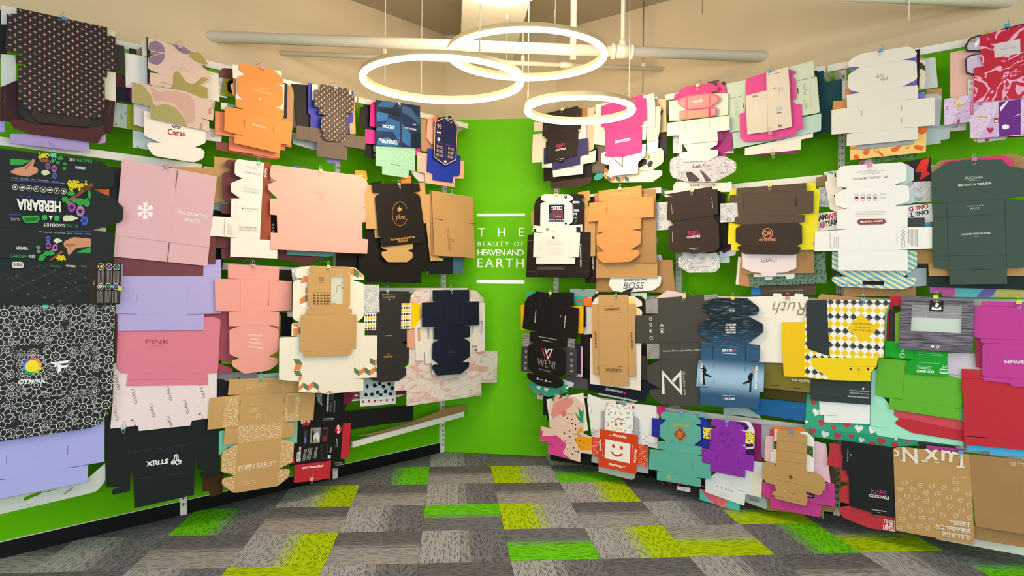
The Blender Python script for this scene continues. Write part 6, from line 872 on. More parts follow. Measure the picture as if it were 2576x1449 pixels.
('cream mosaic rhombus box with rounded end under the N box', 'right', 326, 953, 2264, 'efe3cd', 23, ['-255,89,18 -226,122 180,90 255,76,14 251,44,21 173,0,36 -183,26,43'], [('P', 'e08a4e', 'rhombus', '-246,95 -217,107 -217,53 -238,66'), ('P', '5f6a5e', 'rhombus', '-215,80 -177,61 -179,29 -215,50'), ('P', 'e08a4e', 'rhombus', '-177,59 -139,70 -142,38 -177,27'), ('P', '5f6a5e', 'rhombus', '-136,71 -98,54 -101,22 -138,40'), ('P', 'e08a4e', 'rhombus', '-97,52 -60,63 -63,33 -100,22'), ('P', '5f6a5e', 'rhombus', '-58,64 -23,47 -24,16 -59,33'), ('P', 'b06a50', 'rhombus', '-241,145 -205,127 -205,99 -242,116')]),
('black box sliver right of the cream oval print box', 'right', 321, 1204, 2381, '26262c', 23, ['-39,173 39,218 37,84 8,0 -30,78']),
('white curled box top right of the hashtag pink box', 'right', 356, 1107, 2839, 'ece0cf', 23, ['-49,63 36,66 49,0 -48,1'], [('K2.1,0', '8a8074', '', '16,46 19,1')]),
('tan box with rust print right of the hashtag pink stack', 'right', 314, 1175, 2622, 'cdb892', 23, ['-56,259 48,236 50,141 56,0 -38,2'], [('P', 'b05a30', '', '-10,211 3,222 4,189 -11,188'), ('P', '3a332c', '', '6,155 28,158 13,127 2,115')]),
('magenta and salmon open box with small white name, top row', 'right', 375, 1499, 2667, 'dd3d80', 24, [('88,1 -138,10 -139,72 -85,74', 'ef8478'), '-85,74 87,65 137,60 137,0 88,1', ('-85,74 -152,126,10 -150,158,10 -87,173 86,167 110,156 153,133,10 150,96,7 87,65', 'e9607c'), '-87,173 -149,171 -149,204 -153,214,7 -93,240,41 92,231,21 144,197,17 139,173,14 86,167'], [('P', 'f08a88', '', '-77,165 78,158 79,72 -76,77;-140,150,7 -94,166 -93,84 -140,124,7;94,149 145,128,5 142,101,5 95,74'), ('P', 'f59682', '', '-76,66 77,58 78,8 -75,14;-130,64 -94,64 -94,17 -129,17;96,58 129,55 129,9 96,10'), ('T', 'fbeeec', '', 'hismile', -36, 113, 34, 114, 19.4, 0.02)]),
('white die-cut box with side wings under the salmon smile box', 'right', 366, 1493, 2497, 'f2e7d8', 24, ['145,64 152,0 -137,8 -140,74', ('-140,74 -234,82 -233,175 228,163 234,65 145,64', '', '-91,140 -86,139 -86,108 -91,108;87,135 91,134 92,104 87,104')], [('K2.7,0', 'd0a58c', '', '-7,125,4 -2,117,4 5,125'), ('K1.7,0', 'd9ccba', '', '-88,168 -88,74;89,163 89,68')]),
('white box with hourglass flap under the salmon smile box', 'right', 357, 1498, 2372, 'f2e7da', 24, ['81,77 144,63,14 145,29,20 85,0,27 -108,7,34 -144,50,20 -145,76,14 -80,79', '-80,79 -132,160 140,130 137,102 81,77']),
('cream box left behind the salmon smile box', 'right', 362, 1344, 2674, 'ebe1cf', 24, ['-72,156 0,148 72,53 30,0 -70,13']),
('cream box right behind the salmon smile box', 'right', 353, 1636, 2668, 'e8decb', 24, ['-74,167 72,146 74,0 -65,5']),
('pink box edge top right of the salmon smile box', 'right', 344, 1659, 2822, 'de4a88', 24, ['-34,86 22,77 34,0 -33,8'], [('P', '2a1c22', '', '-1,80 22,76 24,52 3,59')]),
('purple magenta box stack edge low right of the smile box', 'right', 335, 1584, 2355, '9c2872', 24, ['-13,220 146,214 149,74 76,71 105,63,13 112,34,20 43,0,27 -148,15 -149,75'], [('P', '5a4548', '', '81,183 107,205 101,155,7 81,138'), ('P', 'd04a98', '', '44,206 74,209 75,158 52,142')]),
('grey banknote box with large script lettering under the smile box', 'right', 350, 1523, 2221, '@moneywarm', 24, ['-245,177,20 -224,198,14 -152,213 169,168 244,121,20 246,62,27 132,13 92,0 -114,19 -222,59,14 -246,104,27'], [('P', 'cfc6d0', '', '-88,151 107,138 105,47 -87,70'), ('T', '2d2629', '', 'iLash', -78, 113, -3, 107, 24.5, 0.01), ('T', '2d2629', '', 'Flavor', 4, 107, 84, 107, 27.0, -0.01, 0.3), ('T', '2d2629', '', 'by Aaliyah', 29, 90, 79, 86, 7.6), ('C', '5c545c', '', '159,114,16.9,14.2'), ('T', '7b737c', '', '100', 118, 49, 171, 48, 13.9), ('T', '7b737c', '', '10', -168, 61, -136, 61, 26.3), ('P', '4a434a', '', '-122,86 -80,89 -10,24 -44,14 -100,22'), ('P', '5a525a', '', '-18,96 10,81 72,11 31,8')]),
('banknote box edge left of the white winged box', 'right', 330, 1325, 2451, '@moneywarm', 24, ['-37,128 35,120 37,0 -35,5']),
('white box with bold slogan peeking above the second row rail', 'right', 334, 1517, 2147, 'efe6d8', 24, ['-217,82,13 -194,103,17 184,64,5 200,71 213,71 219,0 -219,26'], [('T', '3a3230', '', 'BECOME YOUR OWN', -91, 62, 105, 45, 16.8, 0.02)]),
('glossy white water box with teal monogram, top row right', 'right', 366, 1985, 2516, 'dfd1c0', 25, ['138,224 152,11 -2,0 -137,0 -152,217 -149,259 -13,272', '-13,272 -16,388 125,399 138,224'], [('T', '7aabbb', '', 'UR', 92, 280, 62, 278, 25.8, -0.005), ('T', '7aabbb', '', 'UR', 55, 124, 89, 124, 27.1, -0.005), ('T', '4a4a44', '', 'watur', 55, 110, 89, 109, 9.7, 0.04), ('T', '4a4a44', '', 'here', 51, 281, 32, 281, 10.6, 0.02), ('P', '3c3a36', '', '65,39 68,39 68,21 66,20;69,39 71,38 72,20 69,20;74,38 76,38 76,20 74,19;77,38 79,37 79,19 77,19;81,37 83,37 84,19 81,18;85,37 87,36 87,18 85,18'), ('K2.5,0', 'bfae9c', '', '-10,248 -2,3'), ('K2.5,0', '3a2a30', '', '37,370 72,372'), ('K2.5,0', '4a4440', 'lettering', '-109,249 -103,239 -99,250 -93,237 -89,250 -83,240 -79,251 -72,236 -68,248'), ('K2.5,0', 'cdbfae', '', '-150,218 -11,224')], 0.28),
('deep pink box behind the glossy white water box', 'right', 352, 1994, 2460, 'd84a90', 25, ['-168,410 -161,432,12 -33,449 112,443,8 156,424,8 160,405 136,402 159,368 164,249 138,238 164,215 197,206 206,50 170,47 167,18 7,0 -171,14 -200,44 -206,205 -170,208 -167,301']),
('pale mint box with sunny lettering left of the pink box', 'right', 341, 1773, 2549, 'c5d1be', 25, ['-85,334 29,338 81,302 85,7 -56,0 -71,233'], [('T', '93a595', '', 'SUNSHINE', -32, 215, -20, 99, 29.9, -0.015), ('K2.6,0', '4f5a50', '', '-63,230 26,235'), ('K5.1,0', '2a2e2a', '', '33,189 37,155'), ('K3.4,0', 'd8b48a', 'lettering', '-7,82 -23,77 -4,67 -22,63 1,53 -24,50 -6,40 -23,36 -3,26')]),
('pale mint watercolour box low left under the pink box', 'right', 334, 2018, 2438, 'b6cfc4', 25, ['-288,108 288,159 288,57 283,47 -275,0']),
('pale mint box with taco script at right of the pink box', 'right', 344, 2203, 2594, 'c8d3bd', 25, ['-97,326 54,338 63,234 77,232 97,6 -13,0 -93,11'], [('K3.3,0', '8c998b', 'lettering', '11,204 -9,198 10,189 -8,183 9,175 -5,168 16,159 -2,153 12,145 -7,138 18,129;9,103 -3,94 10,89 -1,80 20,76 2,66 24,62 8,52 25,48 10,38'), ('K2.5,0', 'dcb890', 'lettering', '44,176 31,166 46,154 31,144 43,132 34,121 47,109 34,99 53,87 37,77 53,65 40,54 56,42'), ('K2.5,0', '4f5a50', '', '-41,227 63,234'), ('K5,0', '2a2e2a', '', '-40,182 -35,144')]),
('white box lowest under the mint boxes, top row right', 'right', 325, 2036, 2383, 'efe6da', 25, ['-219,52 220,102 219,71 146,65 144,0 -220,3']),
('purple box sliver lowest under the white box, top row', 'right', 317, 2007, 2368, '8c2f78', 25, ['-148,36 148,26 148,0 -148,13']),
('dark teal box right behind the mint boxes, top row', 'right', 307, 2331, 2466, '0f4450', 25, ['-77,399 -23,403 -15,329 86,332 87,23 -87,0']),
('black foil box edge right of the mint boxes, top row', 'right', 314, 2262, 2602, '302f30', 25, ['-35,273 13,271 35,44 11,0'], [('K2.5,0', '9a9a98', 'lettering', '3,252 -2,240 7,228 2,216 10,204 6,193 14,181 9,169 19,157 12,146 21,134 15,122 26,110 19,99 29,87 22,75 33,64')]),
('large white die-cut box with tiny pink script, top row right', 'right', 366, 2654, 2363, 'e2ddd4', 26, ['114,75 194,70 193,0 -189,4 -188,78 -109,79', ('-109,79 -277,86 -279,237 -115,237 114,236 277,227 279,69 114,75', '', '-110,206 -104,205 -104,176 -109,177;105,203 109,202 110,175 105,176;105,135 110,135 111,107 106,108'), '-115,237 -189,237 -193,316 -116,316 111,315 189,311 192,234 114,236', '-116,316 -173,341,16 -187,365,16 -188,435,24 -119,472 109,472 181,450,24 186,355,24 180,343 111,315', '-119,472 -182,484,12 -187,513,16 -159,536,48 -114,551,32 147,544,56 185,496,24 175,473,12 109,472'], [('T', 'b5487e', '', 'Dolly', 12, 408, -32, 401, 18.4, 0, 0.25), ('T', '75706c', '', 'Dilly', 32, 386, -10, 382, 18.1, 0, 0.25)]),
('lilac box seen through the notches of the large white box', 'right', 357, 2657, 2627, '6f68b6', 26, ['-181,220 -152,265 178,215 181,0 -117,34 -179,58']),
('dark maroon box edge right of the large white box top', 'right', 350, 2824, 2664, '30211f', 26, ['-25,217 25,221 23,0 -23,4']),
('peach camouflage print box right of the large white box', 'right', 343, 2838, 2652, '@peachcamo', 26, ['-41,215 32,180 41,52 30,0,8 -39,22']),
('pale blue grey box right of the camouflage print box', 'right', 330, 2879, 2652, 'c3c8c8', 26, ['-59,179 44,176 59,3 -57,0']),
('grey boxes edge right of the large white box wing', 'right', 337, 2885, 2427, 'b3b6b2', 26, ['-74,202 55,188 74,168 69,27 63,0 -72,16']),
('pale blue box low right of the large white box', 'right', 323, 2899, 2331, 'a7b7b9', 26, ['-100,113 100,108 98,24 55,20 57,3 -15,0 -99,11']),
('tan box corner right of the grey box edges', 'right', 319, 2918, 2595, 'b5875c', 26, ['-39,59 37,53 39,0 -38,7']),
('amber box left of the large white box wing', 'right', 348, 2448, 2585, 'c78b54', 26, ['-69,71 71,67 72,0 -72,18']),
('pale taupe box left of the large white box', 'right', 334, 2462, 2623, 'c6bdb3', 26, ['-34,154 32,153 34,0 -33,42']),
('grey box edge under the large white box', 'right', 352, 2675, 2341, '9da2a6', 26, ['-151,35 151,30 150,0 -150,0']),
('yellow box with orange kitchen tool prints, top row right', 'right', 346, 2683, 2284, 'eecb7d', 26, ['-204,98 200,151 204,87 201,4 -201,0'], [('P', 'e4672a', '', '-185,25,16 -167,36,24 -144,7,16 -160,1,16 -180,7,16;-202,75 -161,74 -161,64 -201,64;-129,33,16 -125,54 -89,56 -102,23,16 -121,19,8'), ('K5.5,1', 'e4672a', '', '-46,44 -48,37 -54,33 -61,34 -67,39 -69,46 -67,54 -61,57 -54,57 -48,51'), ('P', 'e4672a', '', '-52,35 -42,38 -14,9 -25,1;24,48 79,58 58,27,8 30,24'), ('K5.5,0', 'e4672a', '', '33,43,6 22,38,6 30,28'), ('P', 'e4672a', '', '134,39,16 151,53,16 193,39 190,12,8 158,21;97,36 115,48 118,44 104,32'), ('C', 'e4672a', '', '183,132,23.7')]),
('garden leaf photo box lowest under the yellow box', 'right', 326, 2714, 2255, '@foliage', 26, ['-124,41 121,32 124,8 -104,0']),
('red and pink marbled print box at the upper right end', 'right', 366, 3283, 2520, '@marble', 27, ['-143,375,16 162,397 167,0 -166,12 -167,202 -120,204 -138,247'], [('P', 'cfc6cb', 'paper_label', '-78,314 37,318 40,240 -75,239'), ('T', '8a7f86', '', 'THE COLLECTIVE CHILD', -52, 275, 17, 276, 8.2), ('K2.4,0', 'a79ca4', '', '-29,295 -8,295;-41,246 5,246')]),
('comic doodle print box with star and heart under the red marbling', 'right', 353, 3212, 2316, '@comic', 27, ['-240,261 -151,263 -94,268 -48,259 139,229 238,213 240,0 24,16 -112,22 -116,115 -236,113'], [('P', '6a2688', 'purple_panel', '15,203 114,205 116,16 21,16'), ('P', 'd9b84a', '', '-187,262 -176,265 -165,257 -170,246 -184,245;-181,215 -167,226 -150,217 -156,202 -178,202'), ('P', 'b02a50', 'heart', '-20,63 -19,65 -17,69 -11,70 -6,66 -4,59 -6,53 -11,47 -16,42 -19,38 -19,36 -20,38 -23,43 -28,49 -33,56 -36,63 -33,70 -28,72 -23,69 -20,65'), ('P', 'f1edf3', '', '30,70,12 44,81,12 66,72,9 64,53,9 39,52,9'), ('P', 'c9b35a', '', '-78,139,6 -46,143,6 -45,131,6 -77,131,6'), ('P', 'b9305a', '', '-4,120 16,121 18,94 -2,94'), ('P', 'f1edf3', '', '1,107 13,108 15,98 2,97'), ('K3.1,1', 'b9305a', '', '-111,221 -101,221 -100,153 -110,153'), ('P', 'f4f0f4', '', '22,172 53,205 60,203 27,152'), ('P', 'efe6f2', '', '80,114 112,128 113,123'), ('P', 'b9305a', '', '-177,124 -163,141 -160,121 -171,115'), ('P', 'c9668a', '', '-79,206,12 -63,215,12 -52,202,8 -68,195,8')]),
('black framed comic print box edge left of the red marbling', 'right', 359, 3132, 2797, '34303a', 27, ['-63,57,16 -40,98,32 16,104 62,76 63,0 -56,25,12'], [('P', 'b9b4bd', '', '-53,52,12 -35,87,24 15,96 16,19 -50,34,8'), ('P', 'f1edf1', '', '-18,58 19,98 22,84 -12,37'), ('K3.2,1', '7a2a40', '', '-35,93 -17,96 -16,73 -32,73')]),
('black rimmed doodle box flap left of the red marbling', 'right', 353, 3133, 2671, '38343e', 27, ['-62,113,12 -42,129 60,133 62,0 -18,11,12 -57,31,12'], [('P', 'cbb9d6', '', '-55,111,8 -36,122 29,126 30,57 -24,23,8 -50,38,8')]),
('pale pink box left of the red marbled box', 'right', 332, 3082, 2579, 'e2b2a9', 27, ['-86,258 83,269 86,0 -83,6']),
('small white doodle box left of the red marbled box', 'right', 343, 3126, 2576, 'e0d9d8', 27, ['-43,91 41,83 43,0 -41,10'], [('K2.4,1', '5a5560', '', '-20,68 -23,63 -28,64 -31,70 -29,75 -23,74'), ('C', '5a5560', '', '-27,37,7.9,5.5')]),
('pale patterned box lowest under the comic doodle box', 'right', 328, 3195, 2314, 'c9b9c9', 27, ['-68,28 65,27 68,5 -62,0'], [('P', 'c9b43a', '', '-84,26 -68,25 -66,3 -81,13'), ('P', 'b03050', '', '-30,20 -6,17 -14,2 -27,4')]),
('pale grey box under the doodle box wing', 'right', 318, 3028, 2395, 'b9b3b9', 27, ['-48,46 48,40 48,0 -25,0'], [('K3.2,0', '55505a', 'lettering', '-20,25 -15,20 -13,28 -8,21 -6,28 -1,20 1,28 6,22 8,28')]),
('white die-cut box with square dark phone picture, right of the lettered wall', 'right', 384, 306, 1668, 'f4ebe5', 28, ['104,51 182,47 180,0 -206,5 -204,55 -123,55', '-123,55 -237,59 -233,261 -123,254 169,248 226,242 219,52 104,51', '-123,254 -245,271 -238,321 -166,313 103,305 245,308 245,252 169,248', '-166,313 -167,333,19 -166,496,15 -117,508 112,492 148,476,15 154,330,22 103,305', '-117,508 -162,526,11 -160,556,11 -127,570,19 112,551,22 152,527,15 152,506,7 112,492'], [('P', '232a48', 'phone_picture', '-81,481 74,473 74,335 -79,342'), ('P', '6d4452', 'phone_picture', '-46,432 59,428 62,364 -45,369'), ('P', '32507a', 'phone_picture', '-78,408 -47,421 -46,347 -77,344'), ('T', 'f1f1f4', '', 'CELEC', 54, 462, -54, 464, 28.0, 0.05), ('K2.2,0', 'c9c9d2', '', '-13,382 42,381'), ('T', 'e5e2e6', '', 'My Puzzle Starter', 71, 357, -76, 363, 9.5, 0.02), ('K3,0', 'cfc6c0', 'lettering', '40,526 31,538 22,527 12,537 3,529 -6,539 -15,532 -24,541 -33,532 -43,541 -52,533'), ('P', '3a2c2c', '', '100,532 97,525 90,520 80,521 73,526 70,534 72,541 80,545 90,544 97,539'), ('P', 'f4ebe5', '', '88,535 86,532 81,531 77,533 75,536 77,540 81,541 86,539'), ('P', '3a2c2c', '', '101,321 98,315 92,312 84,314 78,319 78,326 83,330 91,331 98,328'), ('C', '5a2c2c', '', '-28,215,12.7'), ('P', 'f4ebe5', '', '-16,220 -18,217 -22,215 -27,217 -29,221 -27,224 -22,226 -18,224'), ('T', '9a908c', '', 'El Phone Toy', -11, 220, 33, 222, 6.7), ('C', '7a8a9a', '', '-32,262,3.7'), ('P', '2a3350', '', '-236,293 -207,293 -205,260 -234,261;190,289 229,289 232,247 191,250'), ('K1.5,0', 'c8bfba', 'lettering', '-102,195 67,192;-102,187 56,184;-101,179 55,176;-101,171 64,168;-101,158 76,155;-101,149 54,147;-101,132 63,129;-101,123 79,121;-101,115 58,113;-100,94 63,92;-100,78 81,76'), ('P', '6a6460', '', '-105,297 -102,297 -102,270 -105,271;-100,297 -97,296 -97,270 -100,270;-95,296 -92,296 -91,270 -94,270;-88,296 -85,296 -85,270 -88,270;-83,296 -81,296 -80,270 -83,270'), ('T', 'c9c0bb', '', 'LE PHONE TOY', -157, 110, -151, 204, 8.6), ('T', 'c9c0bb', '', 'EL TELEFONO', 127, 192, 131, 104, 8.0)]),
('black box with vertical white slogan behind the white phone box', 'right', 370, 302, 1561, '2e2725', 28, ['-224,631,15 -191,661,19 141,662 242,651,19 260,624,15 222,612 256,585,7 258,412 241,354 319,352 318,43 306,0 -319,2 -314,44 -305,352 -250,354 -241,430 -238,594'], [('T', 'f0eeee', '', 'We make hand and original pals', 222, 268, 227, 83, 13.0, 0.05), ('P', '9fc1e4', '', '146,605 212,599 212,583 146,586;153,540 209,537 210,518 153,523'), ('P', 'c22f6e', '', '142,578 158,569 160,518 143,512'), ('T', 'f0eeee', '', 'BAC', 191, 508, 152, 510, 16.0, 0.05), ('T', 'd8d4d4', '', 'MUL', 192, 478, 152, 481, 14.5), ('K3.7,0', '4a8fd0', 'lettering', '163,425 173,427 170,437 182,439 180,448 191,450 189,460'), ('K1.9,1', '6f6866', '', '-195,86 90,84 90,64 -195,65'), ('K1.5,0', '8f8a88', '', '-189,105 -127,104'), ('K2.2,0', '8c8480', '', '-305,304 -249,304'), ('K2.2,0', '8f8480', '', '-314,47 -207,47'), ('K2.2,0', '5a5250', '', '-207,44 -207,2;201,46 310,46;259,306 318,304'), ('K1.5,0', 'a9a3a0', 'lettering', '-189,79 56,78;-189,71 67,70')]),
('black box lower edge right of the black slogan box', 'right', 353, 612, 1518, '262021', 28, ['-51,210 48,208 51,1 -48,0'], [('T', 'd9d5d5', '', 'original pals', 17, 202, 21, 108, 11.0, 0.04)]),
('kraft box behind the white phone box with pointed top', 'right', 344, 539, 1905, '@kraft', 28, ['-60,329 48,337 60,259 36,253 52,18 -56,0']),
('orange die-cut box with pointed side wings, right second row', 'right', 384, 888, 1674, 'ef9558', 29, ['97,93 169,89,14 167,51,35 89,5,42 -145,0,49 -200,43,28 -200,82,11 -135,85', '-135,85 -201,143,21 -204,214,14 -125,236 103,243 179,228,11 180,139,21 97,93', '-125,236 -198,238 -191,320 -128,320 114,326 182,324 180,244 103,243', ('-128,320 -284,320 -273,463 -124,471 108,479 280,478 284,327 114,326', '', '-120,420 -115,420 -114,372 -120,373'), '-124,471 -188,472 -189,550 181,563 184,481 108,479'], [('K2.1,0', 'f6c9a6', '', '-81,514 27,516'), ('T', 'f6c9a6', '', '88', 51, 509, 67, 510, 12.5), ('K2.1,0', 'f6b98c', '', '-77,164 39,167'), ('K1.8,0', 'd98048', '', '-122,470 -128,422;110,476 114,329')]),
('wide kraft box standing behind the orange die-cut box', 'right', 362, 917, 1672, '@kraftdark', 29, ['-270,541 72,540 259,536 270,9,7 262,0 -238,5'], [('T', 'd9bd94', '', 'Please Recycle', 181, 502, 84, 500, 13.6)]),
('kraft box with split bottom under the orange die-cut box', 'right', 353, 926, 1560, '@kraft', 29, ['9,141 263,134 263,2 11,1', '11,1 -261,0 -263,152 9,141']),
('brown kraft box lowest under the orange die-cut box', 'right', 326, 979, 1452, '@kraftdark', 29, ['-340,124 181,128 180,240 313,240 320,198 340,5 -334,0']),
('white box with boss slogan and rounded ends, second row', 'right', 344, 994, 1450, 'e6ebec', 29, ['-201,133 210,127,14 223,114,14 217,60,35 163,22,28 -70,0,42 -183,10,35 -223,55,35'], [('T', '332f2f', '', 'BECOME YOUR OWN', -87, 88, 105, 93, 13.2, 0.05, 0.1), ('T', '6a6a72', '', 'BOSS', -95, 27, 86, 31, 48.8, 0.02, 0.25), ('K2.8,0', 'e6ebec', '', '-94,39 78,65')]),
('banknote box right behind the wide kraft box, upper', 'right', 334, 1207, 1906, '@money', 29, ['-94,201 64,207 57,78 94,43 65,4 -91,0']),
('small kraft box corner left of the orange die-cut box', 'right', 365, 611, 1726, '@kraft', 29, ['-51,370 46,414 51,0 -47,2']),
('black layered box edge directly right of the cocktail box', 'right', 370, 1618, 1730, '1f1a1a', 30, ['-51,447 30,434 30,270 51,238 48,11 -46,0']),
('second black layered box edge right of the cocktail box', 'right', 362, 1635, 1738, '1f1a1a', 30, ['-51,430 30,416 30,262 51,230 47,13 -46,0']),
('third black layered box edge right of the cocktail box', 'right', 355, 1652, 1745, '1f1a1a', 30, ['-51,413 30,398 29,254 51,222 47,16 -46,0']),
('outermost black layered box edge right of the cocktail box', 'right', 348, 1669, 1753, '1f1a1a', 30, ['-51,396 30,380 29,246 51,214 47,18 -46,0']),
('dark brown cocktail box with pink lettering, right second row', 'right', 379, 1455, 1731, '42352f', 30, ['175,238 209,193,10 214,35,13 182,9 71,8 67,0 2,0 -3,11 -129,12,13 -166,37 -169,196,7 -121,209', '-121,209 -118,233 172,262 175,238', '-118,233 -181,244 -176,408 -134,410 -214,427 156,458 162,435 195,436 202,268 172,262'], [('T', 'e23278', '', 'NIPS', -12, 129, 63, 130, 31.1), ('T', 'f3ece6', '', 'COCKTAILS', -24, 107, 75, 114, 15.6, 0.05), ('K2.7,0', 'e9e0da', '', '-6,36 67,40;24,28 39,29'), ('K2,0', 'e9e0da', '', '-148,360 -138,284'), ('C', 'e9e0da', '', '-133,326,3.3'), ('K2,0', 'e9e0da', '', '156,385 165,308'), ('C', 'e9e0da', '', '151,347,3.3'), ('K2,0', 'e9e0da', '', '-136,158 -134,83'), ('K3.3,0', '1a1414', '', '-28,420 7,424'), ('K4,0', '1a1414', '', '137,405 139,377'), ('K1.7,0', '2b211d', '', '-114,233 169,258')]),
('banknote box flap at right of the layered black boxes', 'right', 383, 1737, 1938, '@money', 30, ['-62,129 54,128 62,46 48,1 -61,0'], [('T', '6f6f76', '', '10', -15, 7, 14, 9, 22.5), ('K2,0', '8a8a90', '', '-39,121 55,22')]),
('banknote box with rounded bottom under the cocktail box', 'right', 339, 1501, 1599, '@money', 30, ['-159,103 -131,119 -117,149 125,144 148,111 159,35,27 120,2,34 -73,0,40 -155,47,20'], [('P', 'd4d4d8', '', '-22,127 84,132 86,36 -20,30'), ('T', '7a7a80', '', '100', 13, 85, 51, 86, 23.3), ('T', '6a6a70', '', 'JUST MONEY', -59, 59, 48, 65, 11.8), ('K2,0', '77777d', '', '-66,37 79,42'), ('C', '8e8e95', '', '-60,98,26.8,24.1')]),
('pale teal box low right of the banknote bottom', 'right', 325, 1660, 1666, 'b4c9c7', 30, ['-61,59 59,54 61,1 -53,0'], [('K2,0', '8fa5a3', '', '-27,30 26,29,7 39,45')]),
('pale box sliver under the purple sliver by the cocktail box', 'right', 329, 1710, 1705, 'c6cad6', 30, ['-62,38 62,55 50,11 -55,0']),
('brown die-cut box with copper monogram, right second row', 'right', 387, 2010, 1712, '5f4e43', 31, [('169,53 202,48,8 183,7,16 154,0 -163,10,32 -224,56,12 -182,69', '43362f'), ('-182,69 -224,91,12 -225,184,16 -179,206 182,201 204,181,12 207,71,8 169,53', '463831'), '-179,206 -236,214 -232,259 -180,262 173,253 221,248 218,204 182,201', ('-180,262 -208,269 -217,355 -272,359 -268,409 -174,406 171,401 272,396 272,258 173,253', '', '-180,362 -174,362 -173,306 -179,306;163,359 168,358 169,299 163,300'), '-174,406 -224,410 -223,450 227,449 229,401 171,401'], [('C', 'e89d6a', '', '-12,141,34.7,29.9'), ('T', 'e89d6a', '', 'CW', -37, 127, 14, 128, 31.9, 0.03), ('T', 'e89d6a', '', 'CW VENTURES', -67, 93, 42, 91, 14.5, 0.04), ('K2.4,0', '514239', '', '-172,405 -178,263;169,399 174,255')]),
('bright yellow box framing the brown ventures box', 'right', 371, 2020, 1740, 'ecdc26', 31, ['-274,422 268,422 270,384 295,374 283,50 260,45 265,0 -273,8 -269,49 -295,54 -291,199 -251,190 -252,330 -293,341 -294,380']),
('pale pink box with thin serif name under the brown box', 'right', 359, 1996, 1574, 'eedde0', 31, ['108,25 55,23 49,4,6 -42,0,6 -52,23', '-52,23 -104,27 -176,58 -178,191 176,182 178,52 108,25'], [('T', '4a4447', '', 'GIÁLI', -49, 92, 53, 96, 25.3, -0.012)]),
('kraft box behind the pale pink serif box', 'right', 350, 2039, 1589, '@kraftdark', 31, ['-240,176 238,154 240,7 -210,0']),
('white tabbed box under the pale pink serif box', 'right', 343, 2024, 1549, 'dde4e2', 31, ['-135,83 134,82 135,37 131,11,6 84,8,6 76,26 -3,23 -10,3,6 -52,0,6 -60,21 -131,21']),
('green terrazzo print box under the kraft and white boxes', 'right', 332, 2105, 1508, '@terrazzo', 31, ['-248,101 233,220 248,24 -242,0']),
('tan box with white edge low left under the brown box', 'right', 325, 1850, 1497, 'bf8a62', 31, ['-70,215 68,174 70,0 -70,18'], [('P', 'e6e2da', '', '-70,211 -53,205 -66,20 -86,24')]),
('dark brown box with thin text line lowest under terrazzo', 'right', 316, 2108, 1447, '5b4c41', 31, ['-177,85 171,88 177,14 -168,0'], [('T', 'c9bcae', '', 'thank you for choosing a small business and supporting', -100, 30, 98, 38, 6.9)]),
('blue box corner lowest left under the terrazzo box', 'right', 307, 1911, 1447, '2e76bd', 31, ['-49,77 49,77 49,2 -46,0']),
